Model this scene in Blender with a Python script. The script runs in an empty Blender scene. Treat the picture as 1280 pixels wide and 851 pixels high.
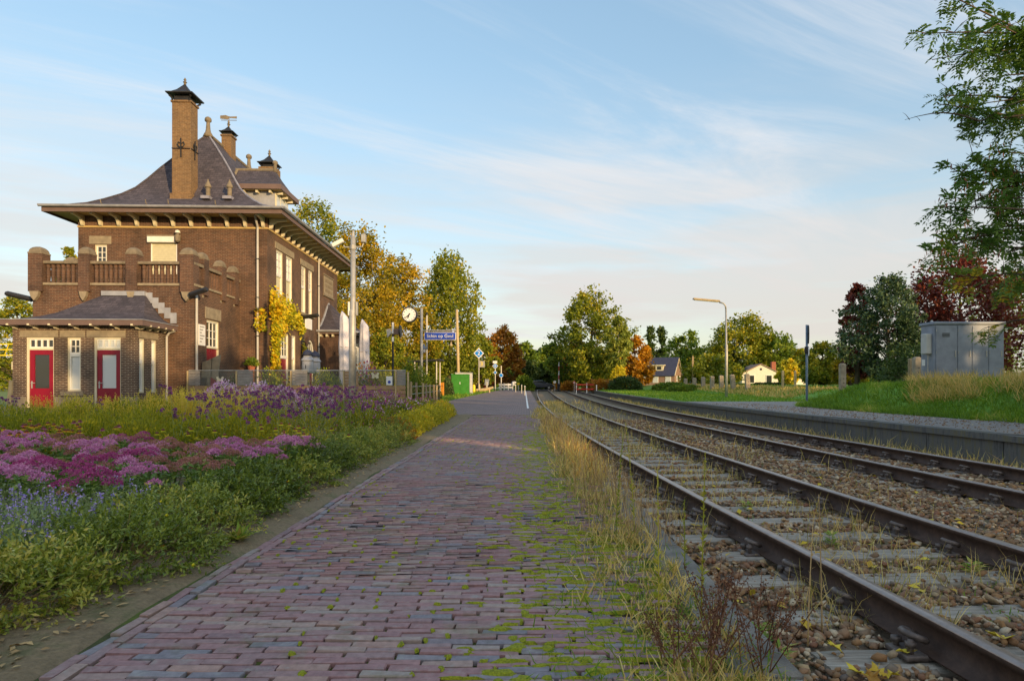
import bpy, math, random
import numpy as np
from mathutils import Vector, Matrix

# ------------------------------------------------------------------ camera, sky, sun
scene = bpy.context.scene
COL = scene.collection
R = math.radians
F, CU, CV, EYE = 800.0, 655.0, 481.0, 1.12      # focal (px of a 1280 wide picture), vanishing point, eye height
cam_d = bpy.data.cameras.new('camera')
cam = bpy.data.objects.new('camera', cam_d)
COL.objects.link(cam)
cam.location = (0, 0, EYE)
cam.rotation_euler = (R(90), 0, 0)
cam_d.sensor_width = 36.0
cam_d.lens = 36.0 * F / 1280.0
cam_d.shift_x = (640.0 - CU) / 1280.0
cam_d.shift_y = (CV - 425.5) / 1280.0
cam_d.clip_start = 0.05
cam_d.clip_end = 3000.0
scene.camera = cam

SUN_EL, SUN_AZ = 9.0, 141.0       # azimuth measured from +Y (view direction) towards +X
SKY_STRENGTH, SUN_STRENGTH, EXPOSURE = 0.15, 1.60, 1.74
sun_dir = Vector((math.sin(R(SUN_AZ)) * math.cos(R(SUN_EL)), math.cos(R(SUN_AZ)) * math.cos(R(SUN_EL)), math.sin(R(SUN_EL))))
sun_d = bpy.data.lights.new('sun', 'SUN')
sun_d.energy = SUN_STRENGTH
sun_d.angle = R(0.6)
sun_d.color = (1.0, 0.68, 0.34)
sun = bpy.data.objects.new('sun', sun_d)
COL.objects.link(sun)
sun.rotation_euler = sun_dir.to_track_quat('Z', 'Y').to_euler()
sun.location = (30, -40, 30)

world = bpy.data.worlds.new('World')
scene.world = world
world.use_nodes = True
nt = world.node_tree
nt.nodes.clear()
def wn(t, **kw):
    n = nt.nodes.new(t)
    for k, v in kw.items():
        setattr(n, k, v)
    return n
def wl(a, ao, b, bi):
    nt.links.new(a.outputs[ao], b.inputs[bi])
w_out = wn('ShaderNodeOutputWorld')
w_bg = wn('ShaderNodeBackground')
w_bg.inputs['Strength'].default_value = SKY_STRENGTH
sky = wn('ShaderNodeTexSky', sky_type='NISHITA')
sky.sun_disc = False
sky.sun_elevation = R(SUN_EL)
sky.sun_rotation = R(SUN_AZ)
sky.altitude = 50
sky.air_density = 1.0
sky.dust_density = 1.6
sky.ozone_density = 1.4
# thin cirrus: noise on a flat layer overhead (direction projected onto a plane)
tc = wn('ShaderNodeTexCoord')
sep = wn('ShaderNodeSeparateXYZ'); wl(tc, 'Generated', sep, 0)
zc = wn('ShaderNodeMath', operation='MAXIMUM'); wl(sep, 'Z', zc, 0); zc.inputs[1].default_value = 0.0
zc2 = wn('ShaderNodeMath', operation='ADD'); wl(zc, 0, zc2, 0); zc2.inputs[1].default_value = 0.10
dx = wn('ShaderNodeMath', operation='DIVIDE'); wl(sep, 'X', dx, 0); wl(zc2, 0, dx, 1)
dy = wn('ShaderNodeMath', operation='DIVIDE'); wl(sep, 'Y', dy, 0); wl(zc2, 0, dy, 1)
comb = wn('ShaderNodeCombineXYZ'); wl(dx, 0, comb, 0); wl(dy, 0, comb, 1)
mpr = wn('ShaderNodeMapping'); wl(comb, 0, mpr, 0)
mpr.inputs['Rotation'].default_value = (0, 0, R(-30))
mp = wn('ShaderNodeMapping'); wl(mpr, 0, mp, 0)
mp.inputs['Scale'].default_value = (0.55, 2.3, 1.0)
mp.inputs['Location'].default_value = (3.1, 0.6, 0)
n1 = wn('ShaderNodeTexNoise'); wl(mp, 0, n1, 'Vector')
n1.inputs['Scale'].default_value = 0.9
n1.inputs['Detail'].default_value = 9.0
n1.inputs['Roughness'].default_value = 0.64
n1.inputs['Distortion'].default_value = 0.8
n2 = wn('ShaderNodeTexNoise'); wl(comb, 0, n2, 'Vector')
n2.inputs['Scale'].default_value = 0.34
n2.inputs['Detail'].default_value = 3.0
mul = wn('ShaderNodeMath', operation='MULTIPLY'); wl(n1, 'Fac', mul, 0); wl(n2, 'Fac', mul, 1)
cr = wn('ShaderNodeMapRange'); wl(mul, 0, cr, 'Value')
cr.inputs['From Min'].default_value = 0.20
cr.inputs['From Max'].default_value = 0.37
cr.inputs['To Max'].default_value = 0.80
cr.interpolation_type = 'SMOOTHSTEP'
# low bank of stratus near the horizon, long flat streaks
mp2 = wn('ShaderNodeMapping'); wl(tc, 'Generated', mp2, 0)
mp2.inputs['Scale'].default_value = (1.0, 1.0, 9.0)
mp2.inputs['Location'].default_value = (0.3, 0.1, 0.0)
n3 = wn('ShaderNodeTexNoise'); wl(mp2, 0, n3, 'Vector')
n3.inputs['Scale'].default_value = 2.4
n3.inputs['Detail'].default_value = 6.0
n3.inputs['Roughness'].default_value = 0.5
lowb = wn('ShaderNodeMapRange'); wl(sep, 'Z', lowb, 'Value')
lowb.inputs['From Min'].default_value = 0.46
lowb.inputs['From Max'].default_value = 0.05
lowb.interpolation_type = 'SMOOTHSTEP'
n3r = wn('ShaderNodeMapRange'); wl(n3, 'Fac', n3r, 'Value')
n3r.inputs['From Min'].default_value = 0.42
n3r.inputs['From Max'].default_value = 0.56
n3r.inputs['To Max'].default_value = 0.55
n3a = wn('ShaderNodeMath', operation='ADD'); wl(n3r, 0, n3a, 0); n3a.inputs[1].default_value = 0.34
low = wn('ShaderNodeMath', operation='MULTIPLY'); wl(lowb, 0, low, 0); wl(n3a, 0, low, 1)
gam = wn('ShaderNodeGamma'); wl(sky, 0, gam, 'Color'); gam.inputs['Gamma'].default_value = 0.56
mx = wn('ShaderNodeMixRGB'); wl(cr, 0, mx, 'Fac'); hsv = wn('ShaderNodeHueSaturation'); wl(gam, 0, hsv, 'Color'); hsv.inputs['Saturation'].default_value = 1.38; wl(hsv, 0, mx, 'Color1')
mx.inputs['Color2'].default_value = (1.72, 1.74, 1.80, 1)
mx2 = wn('ShaderNodeMixRGB'); wl(low, 0, mx2, 'Fac'); wl(mx, 0, mx2, 'Color1')
mx2.inputs['Color2'].default_value = (1.55, 1.44, 1.35, 1)
wl(mx2, 0, w_bg, 'Color'); wl(w_bg, 0, w_out, 'Surface')

vs = scene.view_settings
vs.view_transform = 'Standard'
vs.look = 'None'
vs.exposure = EXPOSURE
vs.gamma = 1.0
scene.render.resolution_x, scene.render.resolution_y = 1024, 680

# ------------------------------------------------------------------ helpers
def at(u, v, Y):
    """world point seen at picture coordinate (u, v) at distance Y"""
    return Vector(((u - CU) / F * Y, Y, EYE + (CV - v) / F * Y))
def sstep(a, b, x):
    t = np.clip((np.asarray(x, float) - a) / (b - a), 0, 1)
    return t * t * (3 - 2 * t)
def zfar(Y):
    return 0.38 * sstep(22, 85, Y)
RAILPTS = [(-12, 2.95), (-4, 2.38), (2.5, 1.985), (4, 1.89), (5.7, 1.765), (7.7, 1.65), (10.2, 1.52), (16, 1.29), (29.8, 1.06), (50, 1.12), (75, 1.55), (100, 2.25), (150, 4.6)]
_rk = np.array([p[0] for p in RAILPTS], float); _rx = np.array([p[1] for p in RAILPTS], float)
_rs = np.gradient(_rx, _rk)
def railx(Y):
    Y = np.asarray(Y, float)
    i = np.clip(np.searchsorted(_rk, Y) - 1, 0, len(_rk) - 2)
    h = _rk[i + 1] - _rk[i]; t = (Y - _rk[i]) / h
    return ((2*t**3 - 3*t**2 + 1) * _rx[i] + (t**3 - 2*t**2 + t) * h * _rs[i] + (-2*t**3 + 3*t**2) * _rx[i+1] + (t**3 - t**2) * h * _rs[i+1])
def wallx(Y):
    return railx(Y) + 6.38

class MB:
    def __init__(s):
        s.v = []; s.f = []
    def add(s, vs_, fs_):
        o = len(s.v)
        s.v += [tuple(p) for p in vs_]
        s.f += [tuple(i + o for i in f) for f in fs_]
        return s
    def box(s, x0, x1, y0, y1, z0, z1, b=0.0):
        if x0 > x1: x0, x1 = x1, x0
        if y0 > y1: y0, y1 = y1, y0
        if z0 > z1: z0, z1 = z1, z0
        b = min(b, (x1-x0)*.45, (y1-y0)*.45, (z1-z0)*.45)
        if b <= 0:
            return s.add([(x0,y0,z0),(x1,y0,z0),(x1,y1,z0),(x0,y1,z0),(x0,y0,z1),(x1,y0,z1),(x1,y1,z1),(x0,y1,z1)],
                         [(0,3,2,1),(4,5,6,7),(0,1,5,4),(1,2,6,5),(2,3,7,6),(3,0,4,7)])
        # chamfered box: 24 verts
        vs_ = []; idx = {}
        for sx in (0,1):
            for sy in (0,1):
                for sz in (0,1):
                    X=(x0,x1)[sx]; Y=(y0,y1)[sy]; Z=(z0,z1)[sz]
                    dx=(b,-b)[sx]; dy=(b,-b)[sy]; dz=(b,-b)[sz]
                    idx[(sx,sy,sz,'x')]=len(vs_); vs_.append((X,Y+dy,Z+dz))
                    idx[(sx,sy,sz,'y')]=len(vs_); vs_.append((X+dx,Y,Z+dz))
                    idx[(sx,sy,sz,'z')]=len(vs_); vs_.append((X+dx,Y+dy,Z))
        fs = []
        I = lambda a,b_,c,d: idx[(a,b_,c,d)]
        for q in (0,1):
            a=[I(q,0,0,'x'),I(q,1,0,'x'),I(q,1,1,'x'),I(q,0,1,'x')]; fs.append(a if q else a[::-1])
            a=[I(0,q,0,'y'),I(1,q,0,'y'),I(1,q,1,'y'),I(0,q,1,'y')]; fs.append(a[::-1] if q else a)
            a=[I(0,0,q,'z'),I(1,0,q,'z'),I(1,1,q,'z'),I(0,1,q,'z')]; fs.append(a if q else a[::-1])
        for p in (0,1):
            for q in (0,1):
                fs.append([I(p,q,0,'x'),I(p,q,1,'x'),I(p,q,1,'y'),I(p,q,0,'y')])
                fs.append([I(p,0,q,'x'),I(p,1,q,'x'),I(p,1,q,'z'),I(p,0,q,'z')])
                fs.append([I(0,p,q,'y'),I(1,p,q,'y'),I(1,p,q,'z'),I(0,p,q,'z')])
        for sx in (0,1):
            for sy in (0,1):
                for sz in (0,1):
                    fs.append([I(sx,sy,sz,'x'),I(sx,sy,sz,'y'),I(sx,sy,sz,'z')])
        return s.add(vs_, fs)
    def tube(s, pts, rads, n=8, cap=True):
        pts = [Vector(p) for p in pts]
        if not hasattr(rads, '__len__'): rads = [rads]*len(pts)
        base = len(s.v)
        up = None
        for i, p in enumerate(pts):
            d = (pts[min(i+1, len(pts)-1)] - pts[max(i-1, 0)])
            if d.length < 1e-9: d = Vector((0,0,1))
            d.normalize()
            if up is None:
                up = Vector((1,0,0)) if abs(d.x) < .8 else Vector((0,1,0))
            a = (up - d*up.dot(d))
            if a.length < 1e-6: a = d.orthogonal()
            a.normalize(); up = a; b = d.cross(a)
            for k in range(n):
                t = 2*math.pi*k/n
                s.v.append(tuple(p + (a*math.cos(t) + b*math.sin(t))*rads[i]))
        for i in range(len(pts)-1):
            for k in range(n):
                k2 = (k+1) % n
                s.f.append((base+i*n+k, base+i*n+k2, base+(i+1)*n+k2, base+(i+1)*n+k))
        if cap:
            s.f.append(tuple(base+k for k in range(n))[::-1])
            e = base+(len(pts)-1)*n
            s.f.append(tuple(e+k for k in range(n)))
        return s
    def lathe(s, prof, c=(0,0,0), n=12):
        base = len(s.v)
        for r, z in prof:
            for k in range(n):
                t = 2*math.pi*(k+.5)/n
                s.v.append((c[0]+r*math.cos(t), c[1]+r*math.sin(t), c[2]+z))
        for i in range(len(prof)-1):
            for k in range(n):
                k2 = (k+1) % n
                s.f.append((base+i*n+k, base+i*n+k2, base+(i+1)*n+k2, base+(i+1)*n+k))
        s.f.append(tuple(base+k for k in range(n))[::-1])
        e = base+(len(prof)-1)*n
        s.f.append(tuple(e+k for k in range(n)))
        return s
    def sqlathe(s, prof, c=(0,0,0), asp=1.0):
        """square rings (half width, z)"""
        base = len(s.v)
        for r, z in prof:
            for sx, sy in ((-1,-1),(1,-1),(1,1),(-1,1)):
                s.v.append((c[0]+sx*r, c[1]+sy*r*asp, c[2]+z))
        for i in range(len(prof)-1):
            for k in range(4):
                k2=(k+1)%4
                s.f.append((base+i*4+k, base+i*4+k2, base+(i+1)*4+k2, base+(i+1)*4+k))
        s.f.append((base+3,base+2,base+1,base)); e=base+(len(prof)-1)*4
        s.f.append((e,e+1,e+2,e+3))
        return s
    def prism(s, poly, axis, a, b):
        """poly of 2d points extruded along axis ('x','y','z') from a to b"""
        def P(p, t):
            return {'x': (t,p[0],p[1]), 'y': (p[0],t,p[1]), 'z': (p[0],p[1],t)}[axis]
        n = len(poly); base = len(s.v)
        s.v += [P(p, a) for p in poly] + [P(p, b) for p in poly]
        s.f.append(tuple(base+i for i in range(n))); s.f.append(tuple(base+n+i for i in range(n))[::-1])
        for i in range(n):
            j=(i+1)%n
            s.f.append((base+i, base+n+i, base+n+j, base+j))
        return s
    def xform(s, M, start=0):
        for i in range(start, len(s.v)):
            s.v[i] = tuple(M @ Vector(s.v[i]))
        return s
    def mesh(s, name, m, smooth=False, rnd=None, fixn=True):
        me = bpy.data.meshes.new(name)
        me.from_pydata(s.v, [], s.f)
        if fixn:
            import bmesh
            bm = bmesh.new(); bm.from_mesh(me); bmesh.ops.recalc_face_normals(bm, faces=bm.faces); bm.to_mesh(me); bm.free()
        boxuv(me)
        if rnd is not None:
            a = me.attributes.new('rnd', 'FLOAT', 'POINT')
            a.data.foreach_set('value', np.full(len(me.vertices), rnd, np.float32) if np.isscalar(rnd) else np.asarray(rnd, np.float32))
        if m is not None: me.materials.append(M[m] if isinstance(m, str) else m)
        if smooth:
            me.polygons.foreach_set('use_smooth', np.ones(len(me.polygons), bool))
        return me
    def build(s, name, m, parent=None, smooth=False, rnd=None):
        return link(name, s.mesh(name, m, smooth, rnd), parent)

def boxuv(me):
    n = len(me.loops)
    if n == 0: return
    uv = me.uv_layers.new(name='metres')
    co = np.empty(len(me.vertices)*3, np.float32); me.vertices.foreach_get('co', co); co = co.reshape(-1,3)
    li = np.empty(n, np.int32); me.loops.foreach_get('vertex_index', li)
    ls = np.empty(len(me.polygons), np.int32); me.polygons.foreach_get('loop_total', ls)
    nn = np.empty(len(me.polygons)*3, np.float32); me.polygons.foreach_get('normal', nn); nn = np.abs(nn.reshape(-1,3))
    ax = np.repeat(np.argmax(nn + np.array([0,1e-4,2e-4]), axis=1), ls)
    p = co[li]
    U = np.where(ax == 0, p[:,1], p[:,0]); V = np.where(ax == 2, p[:,1], p[:,2])
    out = np.stack([U, V], 1).astype(np.float32).ravel()
    uv.data.foreach_set('uv', out)

def link(name, me, parent=None, loc=None):
    o = bpy.data.objects.new(name, me)
    COL.objects.link(o)
    if parent is not None: o.parent = parent
    if loc is not None: o.location = loc
    return o
def tag(o, label=None, cat=None, group=None, kind=None):
    if label: o['label'] = label
    if cat: o['category'] = cat
    if group: o['group'] = group
    if kind: o['kind'] = kind
    return o
def thing(name, label, cat, loc=(0,0,0), rz=0.0, group=None):
    o = bpy.data.objects.new(name, None)
    COL.objects.link(o)
    o.location = loc; o.rotation_euler = (0,0,rz); o.empty_display_size = 0.2
    return tag(o, label, cat, group)
def struct(o):
    o['kind'] = 'structure'; return o
def stuff(o, label=None, cat=None):
    o['kind'] = 'stuff'
    return tag(o, label, cat)
def copy_tree(o, parent=None):
    c = o.copy(); COL.objects.link(c); c.parent = parent
    for ch in list(o.children): copy_tree(ch, c)
    return c

def npmesh(name, V, Fq, m, rnd=None, smooth=False):
    """V (n,3); Fq (k, 3 or 4) index array"""
    V = np.asarray(V, np.float32); Fq = np.asarray(Fq, np.int32)
    me = bpy.data.meshes.new(name)
    k, w = Fq.shape
    me.vertices.add(len(V)); me.vertices.foreach_set('co', V.ravel())
    me.loops.add(k*w); me.loops.foreach_set('vertex_index', Fq.ravel())
    me.polygons.add(k)
    me.polygons.foreach_set('loop_start', np.arange(k, dtype=np.int32)*w)
    me.polygons.foreach_set('loop_total', np.full(k, w, np.int32))
    if rnd is not None:
        a = me.attributes.new('rnd', 'FLOAT', 'POINT'); a.data.foreach_set('value', np.asarray(rnd, np.float32).ravel())
    me.materials.append(M[m] if isinstance(m, str) else m)
    if smooth: me.polygons.foreach_set('use_smooth', np.ones(k, bool))
    me.update(calc_edges=True)
    return me
def unit(a):
    return a / np.maximum(np.linalg.norm(a, axis=-1, keepdims=True), 1e-9)
def leafgeo(P, D, N, L, W, rnd, fold=0.15, mid=0.45):
    """lens shaped folded leaves, 4 verts each"""
    n = len(P); D = unit(D); S = unit(np.cross(D, N)); N = np.cross(S, D)
    L = np.broadcast_to(np.asarray(L, float), (n,))[:,None]; W = np.broadcast_to(np.asarray(W, float), (n,))[:,None]
    c = P + D*L*mid
    V = np.stack([P, c + S*W*.5 + N*W*fold, P + D*L, c - S*W*.5 + N*W*fold], 1).reshape(-1,3)
    Fq = np.arange(n*4).reshape(n,4)
    # split along the midrib
    T = np.concatenate([Fq[:,[0,1,2]], Fq[:,[0,2,3]]], 0)
    return V, T, np.repeat(rnd, 4)
def bladegeo(P, D, L, W, rnd, bend, rng):
    """grass blades: 5 verts, bent"""
    n = len(P); D = unit(D)
    S = unit(np.cross(D, unit(rng.normal(size=(n,3)))))
    B = np.cross(S, D)
    L = np.broadcast_to(np.asarray(L, float), (n,))[:,None]; W = np.broadcast_to(np.asarray(W, float), (n,))[:,None]
    bend = np.broadcast_to(np.asarray(bend, float), (n,))[:,None]
    m = P + D*L*.55 + B*bend*L*.22
    t = P + D*L*(1-.25*np.abs(bend)) + B*bend*L*.75
    V = np.stack([P - S*W*.5, P + S*W*.5, m + S*W*.38, m - S*W*.38, t], 1).reshape(-1,3)
    b = np.arange(n)*5
    T = np.concatenate([np.stack([b,b+1,b+2],1), np.stack([b,b+2,b+3],1), np.stack([b+3,b+2,b+4],1)], 0)
    return V, T, np.repeat(rnd, 5)
def cat_geo(parts):
    Vs, Ts, Rs = [], [], []; o = 0
    for V, T, r in parts:
        Vs.append(V); Ts.append(T + o); Rs.append(r); o += len(V)
    return np.concatenate(Vs), np.concatenate(Ts), np.concatenate(Rs)
def thinstems(A, B, r, rnd, sag=0.0):
    """three sided straight stems from A to B"""
    n = len(A); D = unit(B - A); U = unit(np.cross(D, np.array([.3,.9,.2]))); W = np.cross(D, U)
    r = np.broadcast_to(np.asarray(r, float), (n,))[:,None]
    ring = []
    for k in range(3):
        t = 2*math.pi*k/3; o = U*math.cos(t) + W*math.sin(t)
        ring.append(o)
    V = np.stack([A + ring[0]*r, A + ring[1]*r, A + ring[2]*r, B + ring[0]*r*.5, B + ring[1]*r*.5, B + ring[2]*r*.5], 1).reshape(-1,3)
    b = np.arange(n)*6; T = []
    for k in range(3):
        k2 = (k+1) % 3
        T += [np.stack([b+k, b+k2, b+3+k2], 1), np.stack([b+k, b+3+k2, b+3+k], 1)]
    return V, np.concatenate(T), np.repeat(rnd, 6)
def stickgeo(paths, radii, n=5):
    mb = MB()
    for p, r in zip(paths, radii): mb.tube(p, r, n, cap=False)
    return mb

# ------------------------------------------------------------------ materials
M = {}
def new_mat(name):
    m = bpy.data.materials.new(name); m.use_nodes = True
    t = m.node_tree; t.nodes.clear()
    out = t.nodes.new('ShaderNodeOutputMaterial'); p = t.nodes.new('ShaderNodeBsdfPrincipled')
    t.links.new(p.outputs[0], out.inputs[0])
    M[name] = m
    return m, t, p, out
def ramp(t, fac, cols, interp='LINEAR'):
    r = t.nodes.new('ShaderNodeValToRGB'); r.color_ramp.interpolation = interp
    n = len(cols)
    while len(r.color_ramp.elements) < n: r.color_ramp.elements.new(0.5)
    for i, c in enumerate(cols):
        e = r.color_ramp.elements[i]
        if len(c) == 4: e.position = c[0]; e.color = (c[1], c[2], c[3], 1)
        else: e.position = i/max(1, n-1); e.color = (c[0], c[1], c[2], 1)
    t.links.new(fac, r.inputs[0])
    return r.outputs[0]
def noise(t, vec, scale, detail=4, rough=.55, dist=0.0):
    n = t.nodes.new('ShaderNodeTexNoise'); n.inputs['Scale'].default_value = scale
    n.inputs['Detail'].default_value = detail; n.inputs['Roughness'].default_value = rough; n.inputs['Distortion'].default_value = dist
    if vec is not None: t.links.new(vec, n.inputs['Vector'])
    return n.outputs['Fac']
def coords(t, kind='Object'):
    return t.nodes.new('ShaderNodeTexCoord').outputs[kind]
def mixc(t, fac, a, b, mode='MIX'):
    n = t.nodes.new('ShaderNodeMixRGB'); n.blend_type = mode
    for i, x in ((0, fac), (1, a), (2, b)):
        if isinstance(x, bpy.types.NodeSocket): t.links.new(x, n.inputs[i])
        elif i == 0: n.inputs[0].default_value = x
        else: n.inputs[i].default_value = (x[0], x[1], x[2], 1)
    return n.outputs[0]
def bump(t, p, h, strength=.3, dist=.01):
    b = t.nodes.new('ShaderNodeBump'); b.inputs['Strength'].default_value = strength; b.inputs['Distance'].default_value = dist
    t.links.new(h, b.inputs['Height']); t.links.new(b.outputs[0], p.inputs['Normal'])
def geo_pos(t):
    return t.nodes.new('ShaderNodeNewGeometry').outputs['Position']
def attr(t, name='rnd'):
    a = t.nodes.new('ShaderNodeAttribute'); a.attribute_name = name
    return a.outputs['Fac']
def simple(name, col, rough=.6, var=.25, scale=6.0, bumps=.15, metal=0.0, fine=60.0, spec=.4):
    """one colour with blotches, streaks and a fine relief"""
    m, t, p, o = new_mat(name)
    g = geo_pos(t)
    f = noise(t, g, scale, 5, .6)
    a = [c*(1-var) for c in col]; b = [min(1, c*(1+var)) for c in col]
    c1 = ramp(t, f, [(.3,)+tuple(a), (.7,)+tuple(b)])
    f2 = noise(t, g, fine, 3, .6)
    c2 = mixc(t, .35*min(1, var*2), c1, ramp(t, f2, [[x*.6 for x in col], [min(1, x*1.35) for x in col]]))
    t.links.new(c2, p.inputs['Base Color'])
    rr = t.nodes.new('ShaderNodeMapRange'); t.links.new(f, rr.inputs[0])
    rr.inputs[3].default_value = max(.02, rough-.12); rr.inputs[4].default_value = min(1, rough+.12)
    t.links.new(rr.outputs[0], p.inputs['Roughness'])
    p.inputs['Metallic'].default_value = metal
    p.inputs['Specular IOR Level'].default_value = spec
    if bumps: bump(t, p, f2, bumps, .006)
    return m
def leafmat(name, cols, trans=.35, rough=.5, tcol=None, spec=.3, gain=1.95):
    cols = [tuple(c[:-3]) + (min(.8, c[-3]*gain*1.10), min(.8, c[-2]*gain), min(.8, c[-1]*gain*(1 if c[-1] > c[-2] else .85))) for c in cols]
    m, t, p, o = new_mat(name)
    c = ramp(t, attr(t), cols)
    t.links.new(c, p.inputs['Base Color']); p.inputs['Roughness'].default_value = rough
    p.inputs['Specular IOR Level'].default_value = spec
    tr = t.nodes.new('ShaderNodeBsdfTranslucent')
    t.links.new(mixc(t, 1.0, c, tcol or (1.3, 1.2, .7), 'MULTIPLY'), tr.inputs[0])
    mx = t.nodes.new('ShaderNodeMixShader'); mx.inputs[0].default_value = trans
    t.links.new(p.outputs[0], mx.inputs[1]); t.links.new(tr.outputs[0], mx.inputs[2]); t.links.new(mx.outputs[0], o.inputs[0])
    return m
def brickmat(name, c1, c2, mortar, bw=.22, rh=.065, ms=.010, weather=(.5,.5,.5), wamt=.6):
    m, t, p, o = new_mat(name)
    uv = t.nodes.new('ShaderNodeUVMap'); uv.uv_map = 'metres'
    b = t.nodes.new('ShaderNodeTexBrick'); t.links.new(uv.outputs[0], b.inputs['Vector'])
    b.inputs['Scale'].default_value = 1.0; b.inputs['Brick Width'].default_value = bw; b.inputs['Row Height'].default_value = rh
    b.inputs['Mortar Size'].default_value = ms; b.inputs['Mortar Smooth'].default_value = .25; b.inputs['Bias'].default_value = 0
    for k, c in (('Color1', c1), ('Color2', c2), ('Mortar', mortar)): b.inputs[k].default_value = (c[0], c[1], c[2], 1)
    g = geo_pos(t)
    f = noise(t, g, .9, 8, .7)
    col = mixc(t, wamt, b.outputs['Color'], ramp(t, f, [(.36, weather[0]*.5, weather[1]*.5, weather[2]*.5), (.5, .8, .78, .76), (.66, 1.25, 1.15, 1.0)]), 'MULTIPLY')
    f2 = noise(t, g, 9, 5, .75)
    col = mixc(t, .7, col, ramp(t, f2, [(.25, .45, .43, .42), (.75, 1.25, 1.2, 1.15)]), 'MULTIPLY')
    t.links.new(col, p.inputs['Base Color']); p.inputs['Roughness'].default_value = .85
    inv = t.nodes.new('ShaderNodeMath'); inv.operation = 'SUBTRACT'; inv.inputs[0].default_value = 1.0
    t.links.new(b.outputs['Fac'], inv.inputs[1])
    bump(t, p, inv.outputs[0], .5, .01)
    return m
def rndmat(name, cols, rough=.8, scale=30, bumps=.4, spec=.3, fine_amt=.5, dist=.006, extra=None):
    """per piece colour from the 'rnd' attribute, with grain"""
    m, t, p, o = new_mat(name)
    c = ramp(t, attr(t), cols)
    g = geo_pos(t)
    f = noise(t, g, scale, 5, .65)
    c = mixc(t, fine_amt, c, ramp(t, f, [(.25, .4, .4, .4), (.75, 1.4, 1.4, 1.4)]), 'MULTIPLY')
    if extra: c = extra(t, g, c)
    t.links.new(c, p.inputs['Base Color']); p.inputs['Roughness'].default_value = rough
    p.inputs['Specular IOR Level'].default_value = spec
    if bumps: bump(t, p, f, bumps, dist)
    return m
# palette
brickmat('brick_wall', (.155,.075,.042), (.10,.048,.030), (.20,.155,.11))
brickmat('brick_dark', (.15,.075,.045), (.10,.05,.032), (.17,.13,.10))
brickmat('brick_chimney', (.24,.14,.060), (.17,.095,.042), (.28,.21,.12), wamt=.3)
brickmat('brick_annex', (.135,.07,.045), (.085,.045,.032), (.36,.30,.22), ms=.013)
brickmat('slate', (.105,.094,.12), (.060,.055,.074), (.032,.030,.042), bw=.24, rh=.13, ms=.008, wamt=.3)
simple('sandstone', (.27,.225,.155), .85, .3, 5)
simple('stone_cap', (.20,.165,.115), .9, .35, 6)
simple('cream_paint', (.66,.60,.42), .5, .08, 4, .05)
simple('white_paint', (.78,.77,.70), .45, .08, 4, .05)
simple('red_door', (.24,.004,.020), .3, .10, 3, .05)
simple('eave_board', (.15,.10,.085), .6, .15, 3)
simple('eave_ochre', (.50,.36,.14), .6, .12, 3)
simple('zinc', (.34,.35,.38), .5, .22, 3, .1, .25)
simple('lead', (.25,.25,.30), .55, .35, 4, .15)
simple('pipe_grey', (.42,.41,.38), .5, .15, 3, .05)
simple('black_metal', (.022,.022,.024), .45, .3, 5)
simple('blind_cream', (.58,.54,.36), .6, .08, 8, .05)
simple('galvanised', (.40,.39,.36), .5, .25, 5, .1, .3)
simple('wood_plank', (.34,.22,.12), .8, .35, 4, .3)
simple('wood_old', (.32,.24,.14), .85, .3, 5, .3)
simple('wood_pale', (.50,.38,.20), .8, .25, 5, .3)
simple('concrete', (.21,.195,.17), .95, .6, 5, .9, fine=110)
simple('concrete_post', (.36,.30,.22), .9, .3, 5, .4)
simple('asphalt', (.10,.10,.105), .9, .25, 4, .4)
simple('sign_blue', (.015,.06,.42), .35, .05, 3, 0)
simple('diamond_blue', (.01,.22,.72), .35, .05, 3, 0)
simple('sign_white', (.80,.80,.78), .4, .05, 4, 0)
simple('sign_grey', (.34,.33,.31), .5, .1, 4, 0)
simple('sign_yellow', (.80,.60,.02), .45, .08, 4, 0)
simple('cabinet_green', (.045,.22,.025), .4, .15, 3, .05)
simple('cabinet_grey', (.25,.28,.34), .5, .22, 3, .1)
simple('cabinet_pale', (.52,.52,.50), .5, .12, 3, .05)
simple('post_blue', (.17,.24,.32), .5, .2, 5)
simple('barrier_red', (.55,.03,.03), .45, .12, 4, .05)
simple('orange_board', (.55,.22,.02), .6, .2, 5)
simple('roof_blue', (.045,.05,.085), .6, .25, 3)
simple('house_brick', (.26,.17,.12), .85, .25, 5)
simple('house_white', (.74,.70,.58), .7, .08, 4)
simple('brick_red', (.35,.12,.07), .85, .25, 6)
simple('car_paint', (.02,.03,.05), .2, .1, 2, 0)
simple('rubber', (.02,.02,.02), .8, .2, 5)
simple('fabric_white', (.62,.60,.66), .8, .12, 3, .1)
simple('milk_white', (.42,.42,.44), .45, .15, 4, .05)
simple('bark', (.10,.075,.05), .9, .45, 9, .7)
simple('bark_pale', (.42,.38,.30), .85, .35, 9, .4)
simple('twig', (.14,.09,.05), .9, .3, 20)
simple('grey_board', (.27,.25,.23), .7, .2, 6)
simple('lamp_shade', (.42,.32,.18), .5, .2, 5)
m, t, p, o = new_mat('glass_dark'); p.inputs['Base Color'].default_value = (.035,.04,.04,1); p.inputs['Roughness'].default_value = .06; p.inputs['Specular IOR Level'].default_value = .6
bump(t, p, noise(t, geo_pos(t), 1.3, 2), .05, .05)
m, t, p, o = new_mat('glass_pale'); p.inputs['Base Color'].default_value = (.56,.60,.60,1); p.inputs['Roughness'].default_value = .15
m, t, p, o = new_mat('glass_clear'); p.inputs['Base Color'].default_value = (.25,.30,.28,1); p.inputs['Roughness'].default_value = .03
tr_ = t.nodes.new('ShaderNodeBsdfTransparent'); mx_ = t.nodes.new('ShaderNodeMixShader'); mx_.inputs[0].default_value = .10
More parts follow.
